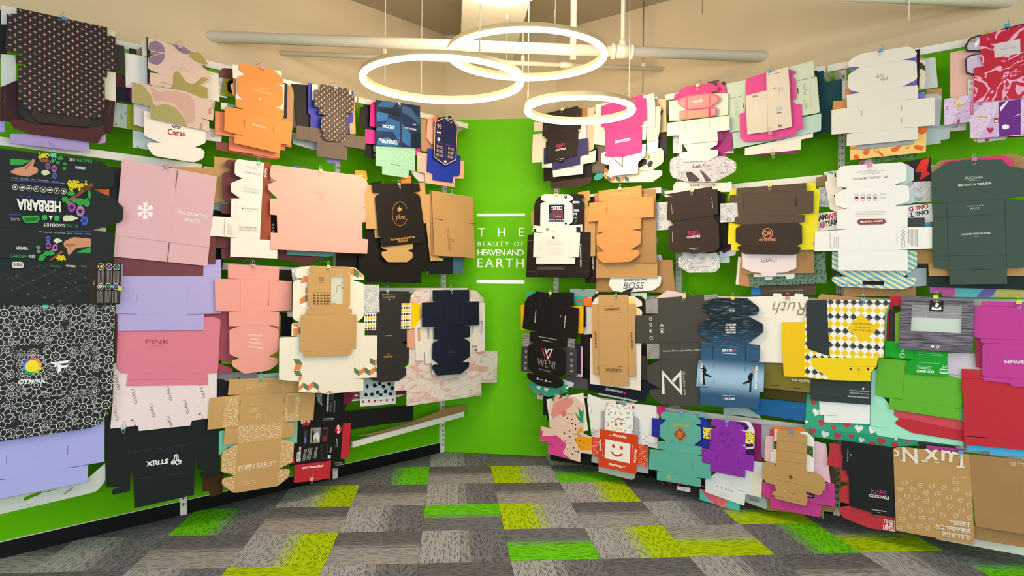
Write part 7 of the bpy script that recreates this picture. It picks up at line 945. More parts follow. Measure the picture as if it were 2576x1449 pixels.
('large white dental resin box with brown button print', 'right', 379, 2609, 1607, 'f2f1ef', 32, ['138,124 196,121 199,0 -180,3 -182,121 -125,122', ('-125,122 -320,124 -318,247 -128,253 136,254 319,249 320,127 138,124', '', '138,218 142,217 143,158 139,158'), '-128,253 -188,255 -188,374 -132,377 128,380 193,376 195,255 136,254', '-132,377 -204,404,23 -204,472,16 -133,505 123,505 198,490,9 204,402,23 128,380', '-133,505 -195,515,16 -197,607,31 -170,640,23 167,631,39 186,605,23 186,521,16 123,505'], [('T', '8a8480', '', 'DENTAL MAKERS', 58, 561, -103, 561, 13.0, 0.01), ('T', 'a39d99', '', 'PROFESSIONAL', 43, 585, -56, 585, 7.6), ('T', 'a39d99', '', 'PHOTOPOLYMER RESIN', 68, 597, -83, 598, 7.5), ('P', 'a0605a', '', '65,566 72,546 78,546 81,562 76,553 71,553'), ('P', 'b59a97', '', '80,553 87,563 85,543'), ('P', '8f4840', 'button_print', '-76,301,16 -62,313,16 68,309,16 82,295,16 81,283,16 66,275,16 -61,278,16 -76,290,16'), ('T', 'f6ece8', '', 'DENTAL MAKERS', -39, 290, 66, 290, 10.5, 0.03), ('P', 'f6ece8', '', '-59,300 -54,303 -47,300 -45,302 -43,295 -47,287 -51,293 -55,288'), ('T', '9a9a98', '', 'DENTAL MAKERS', -220, 137, -224, 236, 7.5), ('K1.6,0', 'b5b2b0', 'lettering', '-88,358 78,352;-87,349 80,343;-85,339 73,334;-84,330 62,326'), ('K2.3,0', 'b0adaa', 'lettering', '-204,143 -204,211;-191,142 -192,210;-179,142 -180,210'), ('K2.3,1', 'b5b2b0', '', '-89,456 -71,455 -70,430 -74,422 -84,422 -89,432'), ('P', '4a2a2c', '', '-88,448 -71,447 -71,434 -88,435'), ('K1.6,0', 'b5b2b0', '', '-90,463 -69,463'), ('K2.3,1', 'b5b2b0', '', '-54,454 -36,453 -36,428 -40,419 -50,420 -54,429'), ('P', 'e0573f', '', '-54,445 -37,444 -37,432 -54,433'), ('K1.6,0', 'b5b2b0', '', '-56,461 -35,461'), ('K2.3,1', 'b5b2b0', '', '-20,451 -3,450 -2,426 -6,417 -16,418 -20,427'), ('P', '7c8894', '', '-20,443 -3,442 -3,429 -19,431'), ('K1.6,0', 'b5b2b0', '', '-22,458 -1,458'), ('K2.3,1', 'b5b2b0', '', '13,449 31,448 31,424 28,415 18,416 14,425'), ('P', 'a5723a', '', '14,441 30,440 31,427 14,428'), ('K1.6,0', 'b5b2b0', '', '12,456 32,456'), ('C', '9a9794', '', '53,452,6.2,4.7;54,432,6.2,4.7'), ('T', '9a9794', '', 'Flexible', 63, 450, 80, 450, 5.5), ('T', '9a9794', '', 'Rigid', 63, 429, 79, 429, 5.5), ('K2,1', '7e7c7a', '', '182,228 173,218 164,229 173,239;182,208 173,198 164,209 173,218;182,188 173,178 164,188 173,198'), ('C', '7e7c7a', '', '174,168,10.9,9.4;174,147,10.9,9.4'), ('K3.1,0', '8c8a88', 'lettering', '200,240 201,160'), ('K1.6,0', '8c8a88', 'lettering', '207,239 210,146;214,239 216,146;221,239 223,146;227,238 229,146'), ('K2.3,0', '8c8a88', 'lettering', '236,238 238,139;244,238 246,139')]),
('pale ice blue stepped box right of the white dental box', 'right', 362, 2792, 1987, 'c4d6d7', 32, ['-44,252 2,239 35,210 37,143 -6,123 43,65 44,14 -40,0']),
('banknote box right of the white dental box', 'right', 348, 2849, 1998, '@money', 32, ['-78,128 65,122 78,0 -16,5 -77,51'], [('T', '6f6f76', '', '100', -13, 9, 22, 10, 24.3)]),
('black box with red bolt print behind the white dental box', 'right', 334, 2830, 2121, '34302e', 32, ['-87,123 77,138 87,0 -86,6'], [('P', 'e5322c', '', '30,124 71,137 60,61 78,43 23,9 37,57 -2,59')]),
('white box with red and black slogan right of the dental box', 'right', 355, 2840, 1865, 'e3e6ea', 32, ['-90,123 80,127 90,22 -88,0'], [('T', 'bf2450', '', 'ONE D', 61, 126, -37, 110, 24.2, 0.05), ('T', '23252c', '', 'ONE T', 63, 92, -33, 77, 24.1, 0.05)]),
('dark grey box under the red and black slogan', 'right', 368, 2815, 1858, '4a4a4a', 32, ['-74,58 72,54 74,1 -73,0'], [('P', '3f82b8', '', '74,25 107,24 108,0 75,2')]),
('white slogan box with bold letters left of the dental box', 'right', 352, 2381, 1856, 'e6e3e2', 32, ['-103,113 38,120 102,117 103,10 -46,4 -102,0'], [('T', '23252c', '', 'TEAMSWE', -108, 63, 32, 84, 32.5, 0.06), ('P', 'e6e3e2', '', '-22,113 37,120 38,74 -19,69'), ('T', 'bf2450', '', 'WE', -23, 69, 33, 80, 32.1, 0.06), ('T', '23252c', '', 'ARTEAM', -72, 19, 39, 43, 32.4, 0.06), ('P', 'e6e3e2', '', '-104,48 -30,54 -29,4 -103,0'), ('T', 'bf2450', '', 'AR', -72, 18, -30, 26, 32.3, 0.06)]),
('banknote box left of the large white dental box', 'right', 343, 2363, 2002, '@money', 32, ['-63,130 62,129 63,0 -56,9'], [('T', '6f6f76', '', '100', -50, 25, -15, 16, 21.4)]),
('cream box with round corners left of the white dental box', 'right', 356, 2404, 1966, 'ebe2d6', 32, ['-66,198,8 -50,202 -52,238 23,242 66,0 0,6,8 -34,27'], [('P', '2a2422', '', '-12,105,5 -5,114 5,104 -3,95'), ('P', '3a3230', '', '-7,241 0,240 2,221 -5,221')]),
('taupe box left of the cream rounded box, second row', 'right', 334, 2331, 2135, '87705b', 32, ['-51,63 50,69 51,0 -46,6']),
('blue and yellow striped box with handle hole, lowest under the dental box', 'right', 348, 2616, 1499, '@stripes', 32, [('163,73 231,70,12 228,33,31 169,0,39 -182,14,47 -233,51,16 -227,74,12 -144,74', '', '-56,50 61,51 61,25 -55,27'), '-144,74 -231,126 -232,227 232,228 233,131 163,73'], [('T', '3f7fb2', '', 'KUNTEREI', -209, 22, -76, 20, 10.1, 0.03), ('T', '3f7fb2', '', 'AALEDNSEL', -28, 60, 42, 62, 9.1, 0.03)]),
('black box seen through the striped handle hole', 'right', 341, 2624, 1511, '241715', 32, ['-93,81 92,81 93,2 -92,0']),  # plain black board set behind the handle hole
('kraft box right of the striped box body', 'right', 330, 2856, 1648, '@kraft', 32, ['-71,82 68,82 71,0 -70,5']),
('pale slate box low right of the striped flap', 'right', 325, 2840, 1515, 'a5b5bf', 32, ['-55,112 53,108 55,8 -29,0']),
('brown kraft box lowest under the striped flap', 'right', 316, 2643, 1453, '@kraftdark', 32, ['-198,68 196,72 198,6 -197,0']),
('large dark green skincare box with white lettering at right', 'right', 393, 3145, 1530, '435850', 33, [('135,92 137,6 -126,0 -133,84', '', '-63,78 -63,82 -23,82 -20,94,5 23,93,5 25,84 67,85 67,81'), '-133,84 -206,95,8 -214,453 -146,458 121,461 216,448 224,104 201,92 135,92', '-146,458 -220,464 -224,628 -143,683,11 -68,688 107,672,11 133,636,8 189,619 217,604 218,469 121,461'], [('T', 'd3dcd6', '', 'MÁDARA', -59, 578, 22, 578, 16.0, -0.005), ('K1.9,0', 'b5c2bb', '', '-42,570 9,571'), ('T', 'e3e9e5', '', 'FEEL GOOD IN YOUR SKIN', -93, 544, 60, 544, 10.3, 0.04), ('T', 'c3cfc8', '', 'YOUR ORDER IS NEW & WANTED', -51, 427, 27, 429, 5.8), ('C', 'dfe6e2', '', '-29,419,3.8;-18,419,3.8;-8,419,3.8;3,419,3.8'), ('K2.3,0', 'c3cfc8', '', '-33,409 11,409'), ('T', 'e3e9e5', '', '“I CAN CARRY YOUR LOVE LETTERS.”', -76, 273, 64, 276, 9.0, 0.03), ('T', 'c3cfc8', '', '- The Box', -17, 261, 6, 262, 5.7), ('K2.3,0', '35483f', '', '-213,374 116,383;-204,160 134,162'), ('K2.3,0', '3a4e45', '', '-146,459 -133,94;121,459 135,93')]),
('pink ring print box behind the top of the green box', 'right', 384, 3132, 2140, 'd43a70', 33, ['-171,42 -146,82,23 -71,84 56,87,8 124,89,23 165,52,23 171,16 73,0 -162,15'], [('P', 'e9c8cf', '', '-154,48 -137,71 -79,75 -81,63 -142,49')]),
('tan kraft box with rounded corners behind the green box', 'right', 371, 3148, 2098, '@kraftdark', 33, ['-229,89,23 -191,131,31 -79,132 105,134,8 169,131,31 219,85 230,16 57,0 -230,24']),
('kraft box ends under the dark green skincare box', 'right', 361, 3146, 1579, '@kraft', 33, ['-238,70 238,54 238,0 -235,0']),
('dark teal black box lowest under the green box', 'right', 346, 3142, 1505, '1e3137', 33, ['-242,94 241,81 242,0 -238,11']),
('rainbow curve print box lowest under the green box', 'right', 335, 3148, 1460, '5ab0ba', 33, ['-236,86 235,64 236,4 -114,0 -176,3 -176,23 -234,24'], [('P', 'b55098', '', '-236,84 -113,77 -112,1 -175,3 -176,23 -233,26'), ('P', '6a5aa8', '', '-9,3 18,43,23 81,59 84,28 50,3'), ('P', 'b5b060', '', '84,47 235,52 236,5 61,4,15')]),
('black box with red and white angular logo, right of the lettered wall', 'right', 384, 245, 673, '201d1d', 34, ['75,85 146,65,15 137,24,23 74,0,15 -104,3,38 -225,52,23 -231,98,15 -160,98', '-160,98 -216,137,23 -223,313,15 -148,355 99,328 161,302,15 159,118,23 75,85', '-148,355 -209,360 -201,441 -131,441 110,415 176,407 174,336 99,328', '-131,441 -282,464 -256,696 -152,687 131,672 282,647 275,413 110,415', '-152,687 -156,729 -147,775 128,749 229,737,15 238,664 131,672'], [('K9,0', 'd9464a', 'logo', '-74,312 -40,235'), ('K9.8,0', 'f2f0f0', 'logo', '-45,314 -12,233 30,309 -8,306 -22,282'), ('K7.5,0', 'd9464a', 'logo', '-2,283 18,236'), ('T', 'b9b6b6', '', 'WENI', -123, 167, 54, 149, 64.4, -0.028), ('T', 'cfcccc', '', 'Meet Friends And Family', -99, 136, 15, 123, 9.2, 0, 0.2), ('T', 'ededed', '', 'weni-eu.com', -145, 619, -154, 517, 12.4, 0.04), ('T', 'ededed', '', 'weni-eu.com', 151, 588, 143, 485, 11.6, 0.04), ('T', 'dedede', '', 'Comfort your interest, Demand the stylish', 76, 392, -106, 408, 7.5, 0.02), ('T', 'dedede', '', 'Weni Thank Customer', 34, 371, -70, 380, 7.5, 0.02), ('C', 'f2f0f0', '', '-116,59,9;-33,50,9'), ('K3,0', 'd9d6d6', '', '-100,56 -59,52;-17,48 25,44'), ('K2.3,0', '3a3636', '', '-92,768 -125,358;128,749 105,416'), ('C', 'd9d6d6', '', '111,581,3.8')]),
('charcoal box with striped corners and round icons behind it', 'right', 371, 225, 775, '49494b', 34, ['-268,319 262,307 260,227 284,225 282,13 175,14 -284,0 -282,206 -264,208'], [('P', '@lines', 'stripe_print', '-267,317 -193,318 -174,251 -215,210 -264,210;188,307 261,306 259,228 186,228'), ('C', 'e0e0e0', '', '227,184,10.6,8.3;227,184,3.8;229,133,10.6,8.3;229,133,3.8;230,89,10.6,8.3;230,89,3.8;230,47,10.6,8.3;230,47,3.8;-230,171,10.6,8.3;-230,171,3.8;-231,124,10.6,8.3;-231,124,3.8;-233,74,10.6,8.3;-233,74,3.8;-233,30,10.6,8.3;-233,30,3.8')]),
('yellow box with black edge behind the black lettered box', 'right', 361, 240, 1121, 'f2b50f', 34, ['-316,209 26,224 315,216 316,3 -310,0']),
('black box with rounded top behind the black lettered box', 'right', 377, 239, 1301, '262323', 34, ['-242,88,30 -170,128,22 183,145 238,142 233,66 242,37 -227,0']),
('teal card with red heart right of the black lettered box', 'right', 343, 444, 1331, '3aa58c', 34, ['-100,91 98,87 100,0 -98,2'], [('P', 'd8413f', 'heart', '65,52 66,54 70,58 77,59 84,56 86,50 83,43 75,38 68,33 64,29 63,28 62,30 59,34 53,39 47,45 44,52 48,58 55,60 62,58 65,54')]),
('orange box corner right of the red heart card', 'right', 335, 560, 1333, 'ee7833', 34, ['-59,59 58,69 59,0 -58,4']),
('teal heart print box lowest under the black lettered box', 'right', 348, 207, 588, '3ba68c', 34, ['-204,66,15 -171,105 204,119 183,57 13,0,31 -130,9,38'], [('P', 'eef0ee', 'heart', '-93,72 -92,75 -88,80 -79,82 -71,80 -68,74 -71,66 -79,59 -87,52 -92,47 -92,45 -93,47 -97,51 -106,56 -114,62 -118,69 -114,76 -106,80 -98,79 -93,75;-17,65 -15,67 -10,71 -2,73 5,69 7,62 2,55 -7,49 -17,44 -22,39 -23,38 -23,40 -26,44 -33,51 -39,58 -41,65 -36,72 -27,74 -20,72 -17,67'), ('P', 'c33a46', 'heart', '-179,46 -178,48 -174,51 -168,52 -163,49 -162,44 -165,39 -172,35 -179,31 -182,28 -183,27 -183,28 -186,32 -190,36 -195,41 -196,46 -193,51 -186,53 -181,51 -179,48;131,58 131,59 134,62 139,64 145,63 147,58 145,53 140,48 134,44 131,40 131,39 131,40 128,43 122,46 117,50 114,55 117,60 122,62 127,62 130,59;-74,15 -75,17 -73,21 -67,25 -60,25 -56,21 -56,15 -60,8 -65,2 -66,-2 -66,-4 -68,-3 -72,-1 -80,1 -88,4 -92,8 -92,14 -87,18 -80,19 -76,17'), ('P', 'eef0ee', 'heart', '191,99 192,101 194,104 200,106 205,104 207,100 205,95 200,90 195,86 192,82 191,81 191,82 188,85 183,88 177,92 175,97 177,102 183,104 188,104 191,101')]),
('indigo box edge right of the charcoal icon box', 'right', 365, 496, 801, '2a2442', 34, ['-41,242 38,243 41,3 -38,0']),
('pale pink box edge right of the indigo edge', 'right', 356, 517, 781, 'deb4bc', 34, ['-33,256 33,238 33,2 -30,0']),
('grey box low right under the charcoal icon box', 'right', 339, 485, 679, '57575e', 34, ['-99,106 107,89 104,4 -107,0']),
('dark brown box behind the kraft brewery box, left', 'right', 325, 577, 836, '2c2628', 34, ['-71,310 67,310 71,0 -59,18']),
('white box between yellow and kraft brewery boxes', 'right', 332, 583, 1111, 'dedcd8', 34, ['-66,219 64,223 66,15 -42,0']),
('black box edge low right of the grey box', 'right', 317, 566, 754, '1d1b22', 34, ['-62,98 60,94 62,0 -51,0']),
('kraft brewery box with dark lettering on four sides', 'right', 388, 845, 747, '@kraftlight', 35, ['134,81 139,14 42,1 -109,0 -120,71', '-120,71 -177,68 -198,613 -134,611 125,623 188,625 189,538 186,330 198,89 134,81', '-134,611 -134,681 125,690 125,623'], [('T', '4a331d', '', 'GUAM BREWERY', -79, 562, 61, 572, 20.4, 0.03), ('T', '4a331d', '', 'GUAM BREWERY', 75, 133, -65, 126, 20.0, 0.03), ('T', '4a331d', '', 'GUAM BREWERY', -144, 273, -150, 405, 16.0, 0.03), ('T', '4a331d', '', 'GUAM BREWERY', 149, 413, 155, 286, 14.8, 0.03), ('K3.5,0', '3a2614', '', '-85,545 -46,547;31,550 70,552'), ('K2.8,0', '3a2614', '', '-77,144 -36,146;40,149 82,150'), ('K1.8,0', '8a6238', '', '-84,596 -20,600;-2,602 63,601'), ('C', '8a6238', '', '-11,601,6.3,4.2'), ('K1.8,0', '8a6238', '', '-53,101 -4,99;17,100 61,105'), ('C', '8a6238', '', '7,97,5.6,3.5'), ('K2.1,0', 'a97c49', '', '-136,611 -123,70;124,624 134,81'), ('K2.8,0', '6b4726', '', '-136,611 -137,546;124,622 122,560;-129,140 -121,70;134,148 135,81')]),  # near-black strokes paint the dark inside four slots
('white box with rounded shoulders behind the kraft brewery box', 'right', 371, 854, 733, 'f0e6dd', 35, ['-208,637,18 -183,674,28 -149,685 158,691 222,655,32 224,621,11 170,611 205,600 226,579,14 221,553 220,0 -225,5 -226,357 -211,365 -214,616']),
('dark brown box with rounded top behind the white shoulders', 'right', 353, 863, 1280, '3b302c', 35, ['-233,133,14 -204,159,14 -78,161,7 -53,144 193,149,28 230,119,21 233,0 -232,61']),
('navy box with upside down white lettering under the brewery box', 'right', 359, 860, 651, '1b2038', 35, ['-262,126 199,115 262,84 248,0 -257,29'], [('T', 'e3e6ea', '', 'BORN PRIMITIVE', 55, 60, -94, 70, 18.9, 0.02), ('P', 'c2304a', '', '62,56 82,53 90,41 70,36 60,45')]),
('navy box corner right of the white shoulders, lower', 'right', 348, 1114, 717, '1e2744', 35, ['-85,93 83,95 85,54 12,0 1,6 -84,17']),
('dark grey box flap left of the large charcoal pets box', 'right', 368, 1084, 810, '3b3a39', 35, ['-48,179 46,181 48,5 -40,0']),
('large charcoal pets box with white angular M logo', 'right', 379, 1316, 652, '50504e', 36, ['-91,440 -343,423 -345,625 -104,645', '-104,645 -205,648 -208,752 -109,763 344,803 345,719 329,472 224,466 226,344 196,265 225,145 225,22 -71,0 -161,58,48 -168,93,10 -69,112 -181,151,27 -190,265,27 -82,320 -189,318 -195,431 -91,440'], [('P', '@grid', 'grid_print', '-206,751 -109,762 -104,653 -203,649;248,792 343,801 343,779 251,752;-193,429 -93,437 -89,331 -187,320'), ('K21.8,0', 'eceae6', 'logo', '-54,77 -59,230 83,101 76,240 21,176'), ('T', 'd9d7d3', '', '@modern pets', 92, 252, 106, 86, 19.8, -0.01), ('T', 'd9d7d3', '', 'modernpetsliving.com', 266, 421, -60, 387, 12.7, -0.005), ('C', 'e6e4e0', '', '-163,610,12.2,9.5;-155,616,4.8'), ('K3.4,1', 'e6e4e0', '', '-170,576 -159,580 -149,567 -156,558 -167,562'), ('K2,0', 'e6e4e0', '', '-168,570 -152,565'), ('C', 'e6e4e0', '', '-159,523,12.2,9.5'), ('P', 'e6e4e0', '', '-163,530 -156,530 -156,517 -163,516'), ('K2.7,1', 'e6e4e0', '', '-172,472 -160,483 -144,482 -144,465 -160,462'), ('K3.4,1', 'e6e4e0', '', '-84,564 -72,582 -59,565'), ('C', 'e6e4e0', '', '-70,529,17,14.3'), ('P', 'e6e4e0', '', '-76,537 -65,537 -61,520 -79,519'), ('K2,0', '44443f', '', '-103,645 -91,440;-91,440 224,466;-84,320 226,344;-82,320 -71,111')]),
('pale pink box top edge behind the charcoal pets box', 'right', 353, 1297, 1404, 'e6ccd0', 36, ['-120,10 -24,69 119,48 120,5 -112,0']),
('dusty teal box behind the start of the third row rail', 'right', 335, 527, 1413, '86a2a6', 37, ['-121,60 120,61 121,0 -115,3'], [('P', '3f5f80', '', '-10,59 25,60 21,50 -5,50')]),
('glossy blue athletic box with runner prints and white logos', 'right', 398, 1756, 683, '@blue', 38, ['120,130 207,134 203,25 -202,0 -207,123 -115,132', ('-115,132 -236,128 -221,314 -120,319 112,329 236,329 233,137 120,130', '', '-109,290 -104,290 -103,261 -109,260;-108,195 -103,196 -102,166 -108,166;107,292 113,292 113,264 108,263;109,200 114,200 114,172 109,171'), '-120,319 -206,318 -199,436 -118,438 127,446 206,443 205,339 112,329', '-118,438 -229,497,22 -221,561,22 -112,623 122,629 146,617 225,581,22 226,529,22 127,446', '-112,623 -193,644,14 -194,699,34 -102,745,22 118,747,22 203,684,34 185,639,14 122,629'], [('T', 'f2f4f6', '', 'SKOR', -50, 383, 22, 389, 16.1, 0.06, 0.2), ('P', 'd8483a', 'logo', '25,407 49,398 25,386 33,397'), ('K3.4,0', 'e6eaee', '', '-47,372 47,373'), ('T', 'f2f4f6', '', 'SKOR', 45, 81, -29, 74, 13.1, 0.06, 0.2), ('P', 'd8483a', 'logo', '-21,78 -46,64 -21,56 -29,66'), ('K2.8,0', 'cdd6df', '', '-43,89 45,94'), ('T', 'e6eaee', '', 'SKOR', 38, 669, -6, 669, 10.6, 0.06, 0.2), ('P', 'd8483a', 'logo', '-6,673 -26,663 -6,656 -13,664'), ('K2.2,0', 'cdd6df', '', '-20,677 38,677'), ('T', 'eef0f2', '', "IT'S HOW", 42, 523, -27, 519, 10.6, 0.08), ('T', 'eef0f2', '', 'GOOD YOU', 42, 540, -30, 535, 10.6, 0.08), ('T', 'eef0f2', '', 'WANT TO', 42, 557, -30, 552, 10.6, 0.08), ('T', 'eef0f2', '', 'BE NOW', 44, 574, -30, 570, 10.6, 0.08), ('P', '24272b', 'athlete_print', '-200,269 -182,279 -159,251 -170,211 -193,226'), ('P', 'b78a78', 'athlete_print', '-206,274 -194,286 -185,273;-194,286 -212,312 -206,315 -186,292'), ('P', '24272b', 'athlete_print', '-170,228 -124,210 -124,202 -176,211;-188,221 -176,216 -169,146 -184,144;164,252 148,259 127,228 138,192 159,210'), ('P', 'b78a78', 'athlete_print', '169,258 158,267 151,254;158,267 174,295 169,297 150,272'), ('P', '24272b', 'athlete_print', '138,208 95,183 95,175 143,193;154,204 143,198 139,130 152,131'), ('T', 'eef0f2', '', 'DRIVEN BY', -187, 152, -186, 297, 14.5, 0.08), ('T', 'eef0f2', '', 'PERFORMANCE', 179, 306, 176, 154, 13.1, 0.08), ('K3.4,0', '1f3450', '', '-113,428 -117,322;111,442 112,332')]),
('white box with large brown brush script name, third row', 'right', 371, 2039, 1011, 'f4efe6', 39, ['-217,424 -6,436 -5,452,5 47,452,5 51,437 128,439 132,454,5 183,453,5 186,436 215,435 217,255 72,249 75,7 -85,0 -213,78'], [('T', '9d8a6c', '', 'Ruth', 210, 400, -9, 401, 83.1, -0.012, 0.35), ('K1.6,0', 'cdc4b4', '', '-78,331 -43,330;-77,287 0,287')]),
('olive green box with upside down slogan, third row', 'right', 359, 2087, 842, '7b7131', 39, ['-185,173 15,177 184,90 185,0 -101,2 -183,17'], [('T', 'ece4bd', '', 'Root for you.', 183, 81, 64, 80, 18.5, 0.05), ('K3.3,0', '3a3410', '', '-67,24 -12,25;80,22 133,21')]),
('dark olive box below the olive slogan box', 'right', 348, 2109, 778, '4b421a', 39, ['-138,64 138,64 132,0 -138,0']),
('deep blue box lowest below the olive boxes', 'right', 337, 2067, 654, '1d62a0', 39, ['-174,33 -127,113 174,121 166,0 -146,9'], [('K2.5,0', '4f86b8', '', '86,92 98,82,5 163,86')]),
('pale teal paper behind the fourth row rail, crumpled', 'right', 319, 1816, 619, 'a9bdbd', 39, ['-130,57 18,74,25 106,50 130,14 -30,17 -130,0']),
('yellow, white and charcoal diamond checker box with tucks', 'right', 389, 2412, 935, '@diamond', 40, [('-166,5 -298,0 -310,174 -311,346 -172,352', 'f1c51c'), '-172,352 -166,439 -158,491 -42,496 311,504 281,422 280,164 249,161 242,111 211,69 208,17 -17,4 -166,5'], [('P', '39414a', 'dark_flap', '-166,437,8 -158,490 -42,495 -22,149 -153,185,12'), ('P', 'f3d41d', 'yellow_flap', '-137,120,12 -121,132 248,160 241,110 210,69 207,18 -7,5,64 -115,70,24'), ('P', 'f2ca18', 'yellow_diamond', '151,414 246,334 166,249 73,325'), ('T', '4a4128', '', 'Hello Beautiful', 219, 322, 107, 323, 11.9, 0.0, 0.25), ('T', '4a4128', '', "You've been", 205, 339, 118, 342, 11.2, 0.0, 0.25), ('T', '4a4128', '', 'expecting me!', 213, 358, 108, 360, 11.2, 0.0, 0.25), ('P', '3c3a34', '', '106,81 106,76 98,74 93,77 92,83 98,87 104,85'), ('C', '6a622c', '', '144,83,7.9,5.6'), ('P', '3c3a34', '', '204,88 199,82 192,80 189,87 192,95 197,95'), ('K2,0', '6a5a14', '', '85,97 114,98;130,101 159,102;180,105 208,106;224,106 241,107')]),
('charcoal box with upside down recycling note under the checkers', 'right', 366, 2446, 796, '3b464a', 40, ['-175,160 175,170 171,13 -170,0'], [('T', 'e0e4e4', '', 'COME IN LITTLE PACKAGES,', 164, 58, 45, 55, 7.7, 0.05), ('T', 'd3d9d9', '', 'This is fully compostable,', 165, 79, 52, 76, 9.1), ('T', 'd3d9d9', '', 'reliable and recyclable', 166, 93, 53, 91, 9.2), ('P', 'e0e4e4', '', '137,106 134,100 129,95 125,105 128,112 134,113'), ('K1.6,0', '566166', '', '-158,58 8,54')]),
('white box under the charcoal recycling note box', 'right', 353, 2465, 668, 'eff1f2', 40, ['-148,158 148,170 147,23 -111,0 -114,44 -138,43'], [('K2.4,0', '9aa3a6', '', '-114,44 -41,49')]),
('teal hearts print box with flap, lowest in the third row', 'right', 343, 2553, 564, '36a88a', 40, [('315,83 316,39 179,7 -312,0 -316,46', '2b9a7a'), '-316,46 -314,177 -312,271 -222,262 314,158 315,83'], [('P', 'c8404c', 'heart', '-266,222 -265,224 -261,228 -255,228 -250,224 -249,217 -253,211 -261,206 -268,201 -272,197 -273,196 -273,198 -275,203 -280,209 -284,217 -284,225 -280,230 -273,232 -268,229 -266,224'), ('P', 'eef2ee', 'heart', '-247,167 -246,170 -240,175 -231,176 -224,170 -223,161 -229,152 -240,144 -250,138 -256,133 -257,131 -257,133 -260,140 -266,150 -271,160 -272,170 -266,179 -257,181 -250,177 -247,170'), ('P', 'c8404c', 'heart', '-214,104 -213,107 -207,111 -199,112 -193,106 -192,97 -198,89 -208,83 -218,77 -224,72 -225,70 -225,73 -227,79 -232,88 -237,98 -237,108 -232,116 -223,118 -216,114 -214,107;-146,82 -145,84 -141,87 -135,88 -131,84 -130,78 -134,72 -141,67 -147,63 -151,60 -152,58 -152,60 -154,64 -157,70 -161,77 -162,84 -158,89 -152,91 -147,89 -145,84;-68,109 -68,112 -63,117 -56,120 -50,116 -47,108 -51,100 -59,92 -66,85 -70,79 -71,77 -71,79 -75,85 -81,91 -88,99 -90,107 -86,115 -79,119 -72,117 -69,112'), ('P', 'eef2ee', 'heart', '-2,100 -1,103 4,110 13,112 20,108 23,99 19,89 10,80 1,72 -4,65 -5,63 -5,65 -9,71 -16,79 -24,88 -27,98 -22,107 -14,112 -6,109 -2,103;76,101 78,103 85,107 93,106 98,99 97,89 90,82 79,76 69,72 62,68 61,66 61,69 60,76 56,87 53,98 54,109 61,116 70,117 76,111 77,104;-309,95 -309,97 -307,100 -303,101 -299,100 -298,96 -299,92 -303,87 -307,83 -309,80 -309,79 -310,80 -311,82 -315,85 -319,89 -321,93 -319,97 -316,100 -312,99 -310,97'), ('P', 'b83644', 'heart', '-271,44 -270,47 -265,52 -258,54 -251,50 -249,41 -254,33 -263,25 -271,19 -276,14 -277,12 -278,14 -280,19 -287,27 -293,35 -294,45 -290,52 -281,56 -274,53 -272,47'), ('P', 'c9e2dd', 'heart', '-195,36 -193,39 -188,44 -179,45 -172,39 -171,30 -177,21 -187,14 -197,7 -203,2 -205,0 -205,2 -207,9 -213,18 -219,28 -219,39 -214,47 -204,50 -197,46 -195,39'), ('P', 'b83644', 'heart', '-120,37 -119,40 -114,44 -106,45 -99,40 -99,31 -104,23 -114,16 -123,10 -128,5 -129,3 -129,5 -132,12 -137,20 -142,30 -143,39 -138,47 -129,50 -123,46 -120,40;-43,42 -42,44 -39,47 -33,48 -29,44 -28,38 -32,32 -39,28 -45,24 -49,20 -50,19 -50,20 -51,25 -55,31 -59,37 -59,44 -55,49 -50,51 -45,49 -43,44'), ('P', 'c9e2dd', 'heart', '15,30 16,31 20,35 26,35 30,30 30,24 26,18 19,13 12,10 7,6 6,5 6,6 5,11 2,18 -1,26 -1,33 3,39 9,40 14,37 15,32'), ('P', 'b83644', 'heart', '74,17 74,19 77,24 83,26 89,24 92,18 89,10 83,3 78,-4 75,-9 74,-11 74,-9 70,-5 64,0 58,6 56,13 58,20 64,24 70,23 73,19;124,41 125,44 130,49 138,50 144,44 145,35 140,27 130,20 121,14 116,9 115,6 115,9 112,15 107,24 102,34 101,44 106,51 115,54 121,50 124,44;196,31 197,33 201,37 207,38 212,34 213,26 209,19 201,13 194,8 189,4 188,3 188,5 186,10 182,17 178,25 177,33 182,40 188,42 194,39 196,34'), ('P', 'eef2ee', 'heart', '200,60 200,62 201,64 204,65 207,64 208,61 207,57 204,54 202,50 200,48 200,47 200,48 198,50 195,52 192,55 191,59 192,62 195,64 198,63 200,62'), ('P', 'c8404c', 'heart', '261,58 262,60 264,63 268,65 272,64 273,59 272,54 268,49 264,44 262,41 262,40 261,41 259,44 255,47 251,51 249,56 251,61 255,63 259,63 261,60')]),
('kraft and olive box top edges behind the checker box', 'right', 335, 2478, 1393, '@kraft', 40, ['-178,52,12 -158,73 -40,62 178,52 178,10 -178,0']),
('dark plank print box with clear window and white lotus tag', 'right', 402, 2954, 1155, '@wood', 41, [('-175,307 181,303 178,0 -181,2', '', '-116,258 124,258 123,109 -122,109')], [('P', '@film', 'window_film', '-117,259 125,259 124,107 -123,108'), ('P', '2b272e', 'lotus_tag', '-28,287 38,285 37,225 -32,226'), ('P', 'f0eef0', 'lotus', '3,272,6 18,270,6 12,252 4,247 -5,251;-21,236 -15,254 -5,244 5,239 14,245 24,255 29,235 17,233 5,230 -9,232'), ('K1.5,0', 'd9d6da', '', '-11,283 21,281'), ('P', 'f0eef0', '', '-19,34 -6,35 -5,20 -19,19'), ('T', '4a444c', '', 'f', -9, 21, -13, 21, 10.6, 0.05), ('K2.7,1', 'f0eef0', '', '5,35,3 19,36,3 19,20,3 5,19,3'), ('C', 'f0eef0', '', '12,28,4.6,3.1')], 0.3),
